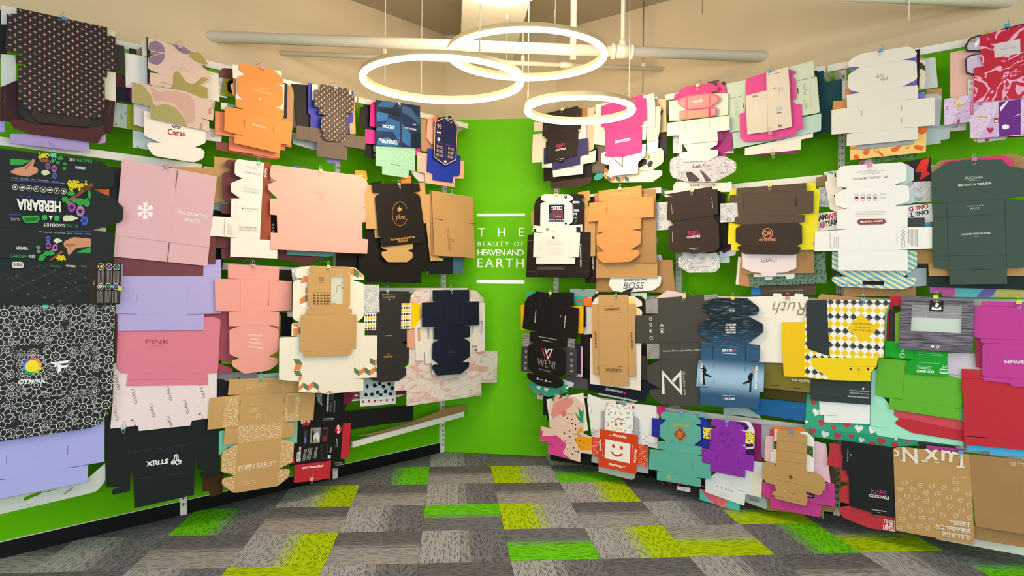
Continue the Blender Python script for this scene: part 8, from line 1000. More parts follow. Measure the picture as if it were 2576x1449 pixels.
('pale mint box seen inside the plank print window', 'right', 388, 2959, 1246, 'd3e2dc', 41, ['-136,176 134,177 136,2 -134,0'], [('P', '@wood', 'plank_strip', '-135,173 133,174 130,94 -134,95'), ('K1.5,0', '9fb5ae', '', '-53,118 -52,88')]),
('bright green box with upside down white text under the planks', 'right', 377, 2852, 1014, '10a02a', 41, ['-159,183 -41,183 159,155 159,2 -42,0 -42,72 -5,83 -158,87'], [('T', 'eaf5ea', '', 'EASY GREEN', 94, 28, 9, 26, 12.7, 0.05), ('T', 'eaf5ea', '', 'Cali', -59, 124, -61, 168, 14.7, 0.03), ('C', 'eaf5ea', '', '-67,103,13.3,10.2'), ('K4.7,0', 'eaf5ea', '', '158,40 126,42,6 123,20,6 158,18'), ('T', 'eaf5ea', '', 'rium', 158, 30, 132, 28, 14.4, 0.03), ('K3.9,0', '0a6a1c', '', '-42,74 -5,83'), ('P', '0a6a1c', '', '-9,136 -3,136 -3,114 -9,115'), ('T', 'eaf5ea', '', 'pop', 157, 60, 134, 60, 14.5), ('K1.6,0', 'bfe6c4', 'lettering', '9,70 127,71;17,126 134,124;17,116 139,115'), ('K2.3,0', 'cfeed2', 'lettering', '9,51 83,51;9,43 88,44;9,36 80,36')]),
('grass green die-cut box under the bright green box', 'right', 366, 2865, 777, '62b22f', 41, ['217,70 217,0 -147,20 -145,85', '-145,85 -163,85 -217,93 -215,228 -209,317 -55,314 217,227 217,70'], [('K2.4,0', '4f9424', '', '-66,279 -77,85'), ('K3.2,0', '3f7a1c', '', '-144,87 -81,83;183,65 216,64'), ('K3.9,0', '4f9424', '', '-66,275 -67,234')]),
('lilac white box right of the bright green box', 'right', 361, 3088, 912, 'd1cbd9', 41, ['-85,236 49,243 85,158 -11,137 -12,0 -83,1'], [('K2.3,0', '7a7482', '', '-83,114 -23,115')]),
('red box with rounded flap under the grass green box', 'right', 355, 2917, 661, 'c02b3a', 41, ['-172,150 172,132 177,0 -79,11,63 -177,55,16 -144,84,6 -175,101'], [('P', 'cf4b58', 'red_inner', '-172,148 171,130 172,60 -109,89 -143,87 -174,102')]),
('pale mint box wide at the bottom of the third row', 'right', 348, 2852, 626, 'a6ead0', 41, ['-235,388 -178,407 -173,239 -109,163 234,119 239,7 -201,0,32 -218,36,16 -239,58'], [('K2.4,0', '7fc4aa', '', '-237,53 -139,53'), ('K2.4,0', '8fd2b8', '', '-135,153 -135,93')]),
('red box strip left of the plank print box', 'right', 352, 2749, 1185, 'be2a3c', 41, ['-38,274 54,274 54,216 -20,219 -32,199 6,173 2,1 -54,0 -50,171 -39,206']),
('dark charcoal box strip left of the plank print box', 'right', 371, 2750, 1191, '3b3a38', 41, ['-35,194 33,191 35,1 -35,0']),
('moss green box strip left of the plank print box', 'right', 380, 2766, 1186, '7cae30', 41, ['-21,173,16 19,195 21,0 -17,1']),
('small mint box strip right of the checker box', 'right', 344, 2704, 1187, 'a9e3c4', 41, ['-19,245,8 17,249 20,3 -20,0']),
('magenta hashtag box at the right photo edge, third row', 'right', 393, 3299, 993, 'bf3d97', 42, ['-106,38 -122,48,8 -124,209,8 -104,221', '-104,221 -132,224 -133,246 -162,254 -162,418,6 -132,427 -132,448 157,450 162,7 7,0 2,15 -114,17,8 -125,40,8 -106,38'], [('T', 'f6e3f0', '', '#SUCKMYNIPS', 131, 145, -25, 137, 15.3, 0.05), ('K2.3,0', '8f2a70', '', '-133,245 159,251;-122,221 160,231;-122,40 162,43;-132,422 157,425')]),
('dark red box sliver between magenta and lilac boxes', 'right', 382, 3169, 1068, '98294a', 42, ['-31,176 29,173 31,0 -23,15']),
('large plain red box at the right photo edge', 'right', 384, 3273, 650, 'bf2a39', 42, ['192,61 193,15 -174,0 -178,45', '-178,45 -182,265 -192,290 -193,415 187,431 192,61'], [('K3.9,0', '5a1018', '', '-177,46 -69,53'), ('K3.1,0', '8f1c28', '', '-191,362 -99,369')]),  # darker red strokes paint the shade of slot and crease
('sky blue box lowest under the large red box', 'right', 366, 3286, 606, '4cb1e6', 42, ['-180,87 179,102 180,22 -71,0 -74,19 -175,8']),
('pale pink box with brush strokes, leaves and black dots', 'right', 375, 404, 117, 'eccbbd', 43, ['-139,461,30 -98,507,30 2,498 91,506,53 175,453,23 170,344 120,294 164,293 173,229 252,212 252,79 149,73 146,0 -171,18 -172,119 -252,107 -246,229 -104,223 -160,234 -151,302 -105,305 -152,355'], [('P', 'e6948f', 'brush_print', '-142,334,38 -116,434,30 -25,482,15 74,491,15 76,453,23 -23,367,23 -123,312,15'), ('P', 'f0b3ad', 'brush_print', '-130,455,15 -98,500,23 -25,493 -52,464 -97,436'), ('P', 'df4a98', 'brush_print', '-250,199,15 -215,192,11 -234,148,8 -85,176,15 9,128,23 5,93,15 -27,45,15 66,7 -46,10 -170,17 -171,119 -250,110'), ('P', 'efa41b', 'brush_print', '93,181,15 156,205 251,207 252,113,8 149,93,23 104,150,15;121,249,9 160,285 161,242 104,210'), ('P', '2c9a68', 'leaf_print', '84,393 139,348 117,438 154,393,8 173,417 168,308 129,323'), ('P', '3a8a70', 'leaf_print', '-139,461 -107,495,8 -75,506 -107,480 -116,445'), ('P', '3a5a50', 'leaf_print', '-70,469 -52,501 -12,509 -43,483'), ('K2.3,0', 'd97f7a', 'lettering', '-50,361 -41,344 -30,361 -21,346 -11,366 -2,344 9,368 18,353 28,368 37,353 47,373 56,350 67,377'), ('P', 'e07a74', 'brush_print', '-41,369,11 -10,391,11 13,379,11 -5,340,11 -34,334,11'), ('C', '2a2426', '', '20,329,6;62,325,6;25,291,6;65,292,6;7,263,6;99,288,6;41,230,6;100,255,6;-6,206,6;93,213,6;-50,158,6;46,184,6;4,146,6;57,135,6;102,169,6;-31,105,6;144,167,6;130,201,6;182,157,6;134,122,6;85,104,6;25,83,6;72,51,6;127,83,6'), ('K3,0', '2a2426', '', '-158,100 -113,91;-103,180 -106,138;84,213 156,212;88,78 147,73')]),
('white box behind the pink brush stroke box', 'right', 361, 406, 323, 'f1edea', 43, ['-204,245 155,336 204,48 29,0 -164,33']),
('black box low behind the pink brush stroke box', 'right', 346, 432, 73, '1d1b1c', 43, ['-200,113 196,174 200,26 -196,0']),
('black box left behind the pink brush stroke box', 'right', 335, 218, 391, '242223', 43, ['-68,200 12,233 69,177 52,10 -23,0 -23,45 -69,41']),
('red orange snack box with white smiling face panel', 'right', 375, 897, 111, 'd9451f', 44, ['153,74 146,0 -4,2 -18,14 -28,2 -179,2 -177,73', '-177,73 -243,77 -243,222 -169,222 156,226 243,219 232,71 153,74', '-169,222 -174,292 -125,291 113,290 160,290 156,226', ('-125,291 -129,403 -104,499 106,502 121,428 113,290', '@confetti')], [('P', 'f5f2ee', 'white_panel', '-121,222 99,217 93,72 -125,75'), ('C', 'd9451f', '', '-47,179,14.4;22,176,14.4'), ('K13,0', 'd9451f', '', '-61,135 -52,119 -30,108 -6,111 18,122 32,134'), ('C', 'd9451f', '', '-26,345,10.1;18,356,10.1'), ('K7.2,0', 'd9451f', '', '-35,370 -21,388 -1,395 21,386'), ('T', 'f6ece6', '', 'MunchPak', -55, 256, 66, 251, 18.3, 0.07, 0.1), ('T', 'f6ece6', '', 'MunchPak', 33, 41, -90, 46, 18.2, 0.07, 0.1), ('T', 'f6ece6', '', 'MunchPak', -156, 124, -160, 216, 16.6, 0.07, 0.1), ('T', 'f6ece6', '', 'MunchPak', 137, 185, 130, 80, 15.1, 0.07, 0.1), ('K3.6,0', 'f6ece6', '', '-85,261 -80,253 -68,254 -62,260;38,33 43,42 52,43 58,35'), ('P', '@redconfetti', 'snack_print', '-242,220 -180,219 -180,81 -241,79;170,216 241,218 232,73 166,75'), ('C', 'f6ece6', '', '-137,186,4.3;-139,131,4.3;-140,94,4.3;115,204,4.3;113,165,4.3;113,111,4.3'), ('K1.4,0', 'f6ece6', '', '-137,176 -140,97;115,201 112,114')]),
('grey inner side of a box behind the snack box', 'right', 362, 892, 59, 'b0b1b5', 44, ['-165,474,6 -126,484 111,484 166,460,6 161,258 247,257 247,71 155,68 136,44 133,16 109,0 -181,10 -182,72 -247,72 -245,195 -165,278']),
('white box with happy greeting text left of the snack box', 'right', 352, 724, 322, 'f2f0ee', 44, ['-124,334 0,305 128,309 132,4 -85,0 -132,283'], [('T', '3a3a40', '', 'THIS', -86, 63, -62, 64, 11.5), ('T', '3a3a40', '', 'PACKAGE IS', -87, 49, -23, 49, 11.5), ('T', '3a3a40', '', 'HAPPY TO', -88, 31, -34, 30, 11.6), ('T', '3a3a40', '', 'SEE YOU.', -89, 14, -38, 13, 11.6), ('K2.2,0', '8a8886', '', '-118,245 -84,244'), ('K2.9,0', '8a8886', '', '-89,216 -94,183'), ('C', 'c3c0be', '', '-131,232,10.2,8.8')]),
('white box with blue dots right of the snack box', 'right', 344, 1061, 313, 'f1f0f1', 44, ['-132,309 130,318 132,49 -10,0 -129,51'], [('C', '3d4a9a', '', '-4,101,3.5;31,101,3.5;65,99,3.5;8,82,3.5;46,80,3.5;80,96,3.5;-3,63,3.5;27,59,3.5;66,59,3.5;8,41,3.5;47,42,3.5;77,41,3.5;5,22,3.5;36,21,3.5;59,18,3.5')]),
('sea green die-cut box with red and gold diamond emblem', 'right', 380, 1394, 104, '5db0a0', 45, ['101,71 164,70 162,11 -177,0 -175,64 -112,66', ('-112,66 -242,66 -236,213 -108,221 104,227 242,229 234,80 101,71', '', '94,173 99,173 100,124 95,125'), '-108,221 -169,226 -166,280 -105,290 103,291 167,292 166,234 104,227', '-105,290 -159,317,14 -154,398,14 -105,441 104,444 159,422,10 158,338,17 103,291', '-105,441 -152,445,14 -150,482,17 -132,498,10 103,514,34 162,467,21 152,445,10 104,444'], [('P', 'a23328', 'emblem', '0,408 55,355 4,301 -50,350'), ('K2.7,1', 'd9a868', 'emblem', '0,400 48,354 4,309 -43,350'), ('P', 'c07a34', '', '26,358 20,337 4,330 -9,329 -19,342 -23,357 -9,380 3,373 19,377'), ('T', 'cda24a', '', 'GERMANISER', 75, 430, -68, 423, 16.8, 0.03), ('C', 'd9bd6a', '', '-75,34,14.4,8.2'), ('T', 'bccf9a', '', 'PREMIUM TEA FROM HUNAN', 81, 36, -49, 32, 5.2)]),
('royal blue box with wings behind the sea green box', 'right', 364, 1393, 389, '2a2fa0', 45, ['-228,153 -161,155 172,209 230,156 229,0 140,2 -230,19']),
('black and red patterned box low under the sea green box', 'right', 346, 1447, 71, '1d1719', 45, ['-219,41 81,70 215,156 219,114 123,78 123,23 -204,0'], [('K6.2,0', 'c8303a', '', '-211,15 -193,2;-167,20 -131,14;-87,12 -59,34'), ('K5.5,0', 'c8303a', '', '98,48 122,39;175,145 206,122;-23,31 12,18')]),
('purple die-cut box with rounded lid, fourth row', 'right', 384, 1746, 238, '8b2eae', 46, ['79,57 124,47 121,0 -124,3 -121,46 -79,45', ('-79,45 -182,53 -183,152 -102,150 87,159 183,155 175,51 79,57', '', '73,126 77,126 77,82 74,82;-80,124 -76,124 -75,81 -79,81'), '-102,150 -130,156 -126,206 -87,204 83,213 124,205 124,160 87,159', '-87,204 -124,216 -124,285,7 -82,309 79,313 122,302,5 120,221,5 83,213', '-82,309 -123,317,7 -121,346,10 -98,362,10 39,367,33 115,337,17 115,320,7 79,313'], [('C', 'c98ae0', '', '-16,329,3.3;-6,332,3.3'), ('K1.7,0', 'c98ae0', '', '-17,324 -9,320 -2,326'), ('P', '7c249c', '', '-24,274 -35,261 -44,255 -55,261 -60,269 -58,278 -44,285 -33,284;18,274 16,266 2,260 -10,259 -14,270 -12,278 1,284 16,282;42,240 38,229 28,222 16,229 8,235 18,246 27,251 38,252;-9,227 -21,213 -30,211 -44,212 -45,221 -44,231 -31,233 -19,234;15,193 12,184 3,173 -12,180 -19,187 -11,201 2,201 15,205')]),
('white and plum rounded box behind the purple box', 'right', 368, 1815, 419, 'e8e2ee', 46, ['-108,176 77,196,40 108,140,13 107,21,10 54,5 -106,0'], [('P', '4a1d66', 'plum_print', '-50,181 45,184,26 74,151,7 46,129 8,154;47,61 100,69 100,32 48,18')]),
('yellow box with black and white cat prints at both sides', 'right', 377, 1744, 447, '@catprint', 46, ['-180,83 -72,91 180,96 179,22 -71,0 -177,11'], [('P', 'f3f0ea', '', '-130,77 -134,70 -142,67 -151,69 -151,74 -148,80 -142,83 -134,83;-146,40 -149,32 -157,30 -163,31 -169,36 -164,42 -157,47 -150,46;162,66 157,58 150,57 141,55 142,63 143,68 150,71 157,70;173,37 174,31 166,27 160,30 157,34 159,41 165,44 173,42;138,32 136,25 128,22 122,22 120,29 120,36 128,39 137,37'), ('C', '2a2a2a', '', '-145,77,2;-138,76,2;147,65,2;153,64,2;-159,39,2;-153,39,2')]),
('plum red box right of the purple box, fourth row', 'right', 343, 1910, 354, '8c2363', 46, ['-59,245 46,246 47,69 59,3 6,0 -57,46']),
('white box with row of tiny round marks under the purple box', 'right', 353, 1776, 42, 'e3e7ea', 46, ['-200,123 -97,206 145,311 198,310 200,249 190,78 85,82 78,0 -199,38'], [('P', 'e6e0d0', 'cream_panel', '127,245 199,240 190,80 123,83'), ('K2,1', '6a5a60', '', '-106,96 -108,92 -112,91 -115,94 -113,99 -108,100;-76,94 -78,90 -83,89 -85,93 -83,97 -78,98;-46,87 -48,83 -53,82 -55,86 -53,90 -49,91;-27,85 -29,81 -33,80 -36,83 -34,87 -29,88;-5,81 -7,77 -11,76 -14,79 -11,84 -7,84'), ('K1.3,0', 'a9aeb2', 'lettering', '-102,59 -38,54;-96,50 -40,43;-91,41 -28,36'), ('K2,0', 'b8bcc0', 'lettering', '-16,133 -14,126 -9,133 -7,125 -2,130 0,123 6,130'), ('K2,0', '8a9094', '', '25,99 82,95')]),
('aqua and coral box with gold ring lowest under the purple box', 'right', 339, 1673, -7, '52c4b4', 46, ['-144,102 144,95 143,0 -143,20'], [('P', 'e4607c', 'coral_print', '-143,101 -66,98 54,83 52,6 -38,14 -98,53'), ('K5.5,1', 'e0a050', 'gold_ring', '46,45 45,37 43,29 38,22 33,16 27,12 20,9 13,9 7,10 1,14 -3,20 -6,27 -7,34 -6,42 -4,50 1,57 6,64 13,67 19,70 26,70 33,69 38,65 42,59 45,52')]),
('grey newsprint box low right under the purple box', 'right', 332, 1925, 42, 'a3adaf', 46, ['-79,94 39,93 79,58 71,0 -72,21'], [('P', '8d9698', '', '-54,68 21,67 28,35 -56,30'), ('T', '5a6062', '', 'JOUR', -41, 39, 15, 39, 16.1, 0.02)]),
('kraft cross shaped box with round hole, fourth row', 'right', 384, 2180, 133, '@kraft', 47, ['77,93 90,47 87,21 76,0 -115,9 -115,29 -131,28 -130,51 -108,59', ('-108,59 -116,96 -138,99 -165,98 -196,126 -197,229 -166,238 -121,234 -110,216 78,228 93,212 128,226 174,201,7 197,162 193,126 177,112 177,95 154,82 77,93', '', '-32,160,15 -16,180,15 1,166,15 -15,146,15'), '-110,216 -104,452,5 -32,468 26,472,5 41,450 82,447 78,228'], [('K2.1,0', 'a0763f', '', '-104,390 81,390;-105,325 79,327;-107,259 79,263;-112,134 77,125'), ('K3.3,0', 'e8d9b8', '', '-60,69 -41,69'), ('K3.3,0', '3a2a18', '', '2,65 24,65'), ('K2.1,0', 'a0763f', '', '-115,28 75,22')]),
('green and orange picture box seen through the round hole', 'right', 371, 2160, 253, '2f8f3a', 47, ['-35,64 34,76 35,13 -34,0'], [('P', 'd86a2a', '', '-2,40 31,57 31,16 -5,13')]),
('orange framed leaf picture box behind the kraft octagon box', 'right', 364, 2151, 494, 'e67b2c', 47, ['-107,106 84,121 107,91 106,25 -105,0']),
('white box with garden photos behind the kraft octagon box', 'right', 368, 2174, 341, 'f1ede7', 47, ['-120,244 80,253 125,221 126,13 73,0 -110,13 -126,101'], [('P', '@foliage', 'leaf_photo', '-126,169 -106,168 -106,115 -125,115;85,170 120,169 121,99 82,118')]),
('pale pink box left behind the kraft octagon box', 'right', 353, 2040, 355, 'e3bbc2', 47, ['-47,175 54,190 57,9 4,0 -15,4 -57,13 -54,120']),
('pale pink box right behind the kraft octagon box', 'right', 346, 2316, 294, 'e6c0cf', 47, ['-29,248 48,239 63,117 78,0 -76,26 -78,219']),
('magenta box left under the kraft octagon box', 'right', 357, 2158, 66, 'c43f8f', 47, ['-188,162 -59,163 15,95 188,83 177,4 -132,0 -133,58 -186,68']),
('magenta box right under the kraft octagon box', 'right', 362, 2336, 152, 'c03d90', 47, ['-90,114 76,149,8 89,134 90,3 -89,0']),
('olive kraft box lowest under the magenta boxes', 'right', 335, 2171, 40, '8f7a46', 47, ['-181,96 -63,89 180,76 181,16 161,39 -168,0']),
('olive kraft box corner right under the magenta box', 'right', 339, 2359, 102, '8b763f', 47, ['-62,40 61,44 62,15 -61,0']),
('grey tan box left of the pale pink box, fourth row', 'right', 328, 2003, 374, 'aeadb1', 47, ['-55,219 52,222 55,10 -48,0']),
('brown box right of the pale pink box, fourth row', 'right', 317, 2396, 282, '5a4a35', 47, ['-25,115 22,94 25,8 -16,0']),
('black cocktail box with pink lettering at lower right', 'right', 379, 2614, 160, '23292c', 48, ['142,235 153,10 59,7 27,0 21,12 -102,25,8 -108,208 -118,210 -118,235', '-118,235 -148,236 -142,323 -153,350 -152,417 137,413 142,235'], [('T', 'cf3a98', '', 'NIPS', 19, 122, 100, 125, 29.7), ('T', 'f3ece6', '', 'COCKTAILS', 7, 104, 114, 109, 15.2, 0.05), ('T', 'e9e9e9', '', 'www.nipscocktails.com', 21, 28, 100, 32, 6.9, 0.02), ('K2.4,0', 'e9e9e9', '', '54,20 69,21'), ('T', 'e9e9e9', '', 'www.nipscocktails.com', -113, 292, -112, 370, 5.9, 0.02), ('C', 'e9e9e9', '', '-99,336,4'), ('K3.2,0', '151a1d', '', '-90,391 -88,360')]),
('red lunch box with white square label, lower right', 'right', 368, 2571, 73, 'b9323f', 48, ['-184,474,4 188,469 194,9 49,0,65 -101,30,40 -125,75,8 -109,94 -49,116 -126,128,16 -109,218,8 -67,240 -67,250 -111,248 -115,313 -108,327 -194,335,8 -180,438'], [('K3.2,1', 'f1ecec', '', '131,70 186,70 183,13 126,13'), ('T', 'f1ecec', '', '弁当', 135, 40, 177, 41, 21.3, 0.04), ('T', 'f1ecec', '', 'BENTO', 134, 19, 176, 19, 17.2, 0.06)]),
('large kraft lux box with white cup icons and lettering', 'right', 388, 3102, 98, '@kraft', 48, [('19,501 350,517 355,123 54,112,6 35,310', '@kraftdark'), '35,310 51,8 -334,0 -355,474 -316,491 19,501'], [('K2.4,1', 'e2d3b8', 'cup_print', '-328,255 -302,259 -305,240 -317,233 -327,239'), ('K2.4,0', 'e2d3b8', 'cup_print', '-328,249 -316,244 -304,251'), ('K2.4,1', 'e2d3b8', 'cup_print', '-305,294 -279,300 -281,281 -292,273 -303,278'), ('K2.4,0', 'e2d3b8', 'cup_print', '-304,287 -292,284 -280,292'), ('K2.4,1', 'e2d3b8', 'cup_print', '-260,271 -238,259 -249,243 -260,244 -266,255'), ('K2.4,0', 'e2d3b8', 'cup_print', '-262,264 -255,253 -242,253'), ('K2.4,1', 'e2d3b8', 'cup_print', '-225,294 -199,300 -201,281 -212,274 -222,278'), ('K2.4,0', 'e2d3b8', 'cup_print', '-224,288 -212,284 -200,293'), ('K2.4,1', 'e2d3b8', 'cup_print', '-168,296 -143,307 -143,288 -152,279 -163,281'), ('K2.4,0', 'e2d3b8', 'cup_print', '-166,290 -154,289 -143,299'), ('K2.4,1', 'e2d3b8', 'cup_print', '-111,290 -93,313 -84,299 -89,286 -100,282'), ('K2.4,0', 'e2d3b8', 'cup_print', '-107,287 -95,293 -90,307'), ('K2.4,1', 'e2d3b8', 'cup_print', '-51,302 -27,308 -29,290 -38,283 -48,287'), ('K2.4,0', 'e2d3b8', 'cup_print', '-50,296 -39,293 -28,301'), ('K2.4,1', 'e2d3b8', 'cup_print', '6,284 28,299 31,281 23,272 12,272'), ('K2.4,0', 'e2d3b8', 'cup_print', '8,280 20,281 29,292'), ('K2.4,1', 'e2d3b8', 'cup_print', '-292,222 -266,226 -269,206 -280,200 -290,206'), ('K2.4,0', 'e2d3b8', 'cup_print', '-291,215 -280,211 -267,218'), ('K2.4,1', 'e2d3b8', 'cup_print', '-243,223 -218,224 -223,205 -234,199 -243,207'), ('K2.4,0', 'e2d3b8', 'cup_print', '-243,216 -232,210 -220,216'), ('K2.4,1', 'e2d3b8', 'cup_print', '-196,256 -170,263 -171,244 -182,236 -192,240'), ('K2.4,0', 'e2d3b8', 'cup_print', '-194,249 -182,247 -171,256'), ('K2.4,1', 'e2d3b8', 'cup_print', '-144,251 -124,272 -117,256 -123,244 -135,241'), ('K2.4,0', 'e2d3b8', 'cup_print', '-140,247 -128,252 -121,265'), ('K2.4,1', 'e2d3b8', 'cup_print', '-84,252 -59,258 -61,240 -71,232 -81,237'), ('K2.4,0', 'e2d3b8', 'cup_print', '-83,246 -71,243 -60,251'), ('K2.4,1', 'e2d3b8', 'cup_print', '-28,246 -4,254 -6,235 -15,228 -26,232'), ('K2.4,0', 'e2d3b8', 'cup_print', '-27,240 -16,238 -5,247'), ('K2.4,1', 'e2d3b8', 'cup_print', '15,233 38,233 34,215 23,210 15,217'), ('K2.4,0', 'e2d3b8', 'cup_print', '15,226 25,221 36,226'), ('K2.4,1', 'e2d3b8', 'cup_print', '-318,189 -296,176 -308,160 -319,161 -325,173'), ('K2.4,0', 'e2d3b8', 'cup_print', '-321,182 -314,171 -301,170'), ('K2.4,1', 'e2d3b8', 'cup_print', '-273,166 -248,181 -245,163 -253,152 -266,152'), ('K2.4,0', 'e2d3b8', 'cup_print', '-269,160 -256,162 -247,174'), ('K2.4,1', 'e2d3b8', 'cup_print', '-195,208 -170,218 -171,198 -181,190 -192,194'), ('K2.4,0', 'e2d3b8', 'cup_print', '-193,202 -182,201 -170,210'), ('K2.4,1', 'e2d3b8', 'cup_print', '-137,196 -117,217 -110,201 -116,190 -128,186'), ('K2.4,0', 'e2d3b8', 'cup_print', '-133,192 -121,197 -115,210'), ('K2.4,1', 'e2d3b8', 'cup_print', '-76,210 -54,204 -62,187 -73,184 -80,193'), ('K2.4,0', 'e2d3b8', 'cup_print', '-78,203 -69,195 -57,197'), ('K2.4,1', 'e2d3b8', 'cup_print', '-26,183 -4,200 0,182 -8,172 -19,171'), ('K2.4,0', 'e2d3b8', 'cup_print', '-23,179 -11,181 -3,193'), ('K2.4,1', 'e2d3b8', 'cup_print', '-302,140 -277,133 -287,115 -299,113 -306,123'), ('K2.4,0', 'e2d3b8', 'cup_print', '-303,133 -295,124 -282,126'), ('K2.4,1', 'e2d3b8', 'cup_print', '-219,159 -195,153 -204,135 -215,133 -223,142'), ('K2.4,0', 'e2d3b8', 'cup_print', '-220,152 -211,144 -199,147'), ('K2.4,1', 'e2d3b8', 'cup_print', '-170,157 -146,173 -143,155 -151,144 -163,144'), ('K2.4,0', 'e2d3b8', 'cup_print', '-167,151 -154,153 -145,166'), ('K2.4,1', 'e2d3b8', 'cup_print', '-108,155 -86,146 -96,130 -108,129 -113,139'), ('K2.4,0', 'e2d3b8', 'cup_print', '-110,148 -103,139 -90,140'), ('K2.4,1', 'e2d3b8', 'cup_print', '-52,158 -28,164 -30,146 -39,138 -49,143'), ('K2.4,0', 'e2d3b8', 'cup_print', '-51,151 -39,149 -29,157'), ('K2.4,1', 'e2d3b8', 'cup_print', '15,161 38,170 38,152 28,144 18,146'), ('K2.4,0', 'e2d3b8', 'cup_print', '16,155 28,154 38,163'), ('K2.4,1', 'e2d3b8', 'cup_print', '-314,82 -288,86 -291,67 -302,60 -313,65'), ('K2.4,0', 'e2d3b8', 'cup_print', '-313,75 -301,71 -289,79'), ('K2.4,1', 'e2d3b8', 'cup_print', '-258,114 -236,102 -247,86 -258,86 -264,98'), ('K2.4,0', 'e2d3b8', 'cup_print', '-260,107 -253,96 -240,96'), ('K2.4,1', 'e2d3b8', 'cup_print', '-217,109 -191,116 -193,96 -204,89 -214,93'), ('K2.4,0', 'e2d3b8', 'cup_print', '-216,102 -204,99 -192,108'), ('K2.4,1', 'e2d3b8', 'cup_print', '-170,108 -145,116 -147,97 -157,89 -168,93'), ('K2.4,0', 'e2d3b8', 'cup_print', '-169,102 -157,100 -146,108'), ('K2.4,1', 'e2d3b8', 'cup_print', '-331,21 -306,37 -303,19 -312,8 -324,8'), ('K2.4,0', 'e2d3b8', 'cup_print', '-328,16 -314,17 -305,30'), ('K2.4,1', 'e2d3b8', 'cup_print', '-273,52 -250,44 -259,27 -271,25 -278,35'), ('K2.4,0', 'e2d3b8', 'cup_print', '-275,45 -267,36 -254,37'), ('K2.4,1', 'e2d3b8', 'cup_print', '-228,59 -202,66 -204,47 -215,40 -225,44'), ('K2.4,0', 'e2d3b8', 'cup_print', '-227,53 -215,50 -203,59'), ('K2.4,1', 'e2d3b8', 'cup_print', '-188,52 -164,64 -162,46 -171,37 -183,38'), ('K2.4,0', 'e2d3b8', 'cup_print', '-186,46 -173,46 -163,57'), ('P', 'e9e0d2', 'lettering', '-21,496 -9,496 -6,431 2,430 2,422 -39,421 -39,428 -21,430;-61,505 -11,505 -10,493 -52,490 -55,474 -61,475'), ('T', 'e9e0d2', '', 'u', -58, 503, -112, 503, 83.2, 0.03), ('T', 'e9e0d2', '', 'x', -125, 501, -198, 497, 83.5, 0.03), ('T', 'e9e0d2', '', 'N', -231, 492, -308, 488, 76.9, 0.03), ('P', 'e9e0d2', 'lettering', '-349,470 -330,470,16 -321,454,16 -327,435,12 -348,429 -348,436 -336,440,6 -332,452,8 -339,461 -349,462'), ('K6.3,0', 'e9e0d2', '', '-243,411 -225,412;-312,412 -291,412;-208,429 -178,430;-147,432 -122,432'), ('T', 'eee6d8', '', '生活值得心动', 29, 56, -104, 50, 20.3, 0.02), ('T', 'eee6d8', '', '拆箱de快乐来啦!', 30, 93, -141, 82, 20.2, 0.02), ('T', 'eee6d8', '', '开箱快乐~', 27, 128, -64, 122, 20.3, 0.02), ('K2.4,0', 'eee6d8', '', '32,53 -105,45;31,90 -134,78;28,125 -78,118'), ('K2.4,1', 'e2d3b8', '', '-54,359 -27,359 -27,330 -55,330'), ('K2,0', 'e2d3b8', '', '-50,340 -32,341'), ('K2.4,0', 'e2d3b8', '', '-56,367 6,370'), ('K2.4,1', 'd9c8a6', '', '201,492 226,493 226,476 204,475;236,493 264,494 265,479 239,477'), ('C', 'd9c8a6', '', '215,484,7.1,4.7')]),
('brown kraft box lowest at the right photo corner', 'right', 357, 3299, 130, '@kraftdark', 48, ['-158,98 156,107 158,13 -151,0']),
('magenta box sliver above the kraft lux box', 'right', 373, 3007, 591, 'a93a90', 48, ['-94,23 94,30 91,14 -93,0']),
('dark box sliver under the mint box at right', 'right', 362, 2963, 594, '2a3a38', 48, ['-92,33 92,36 92,18 -86,0'])]
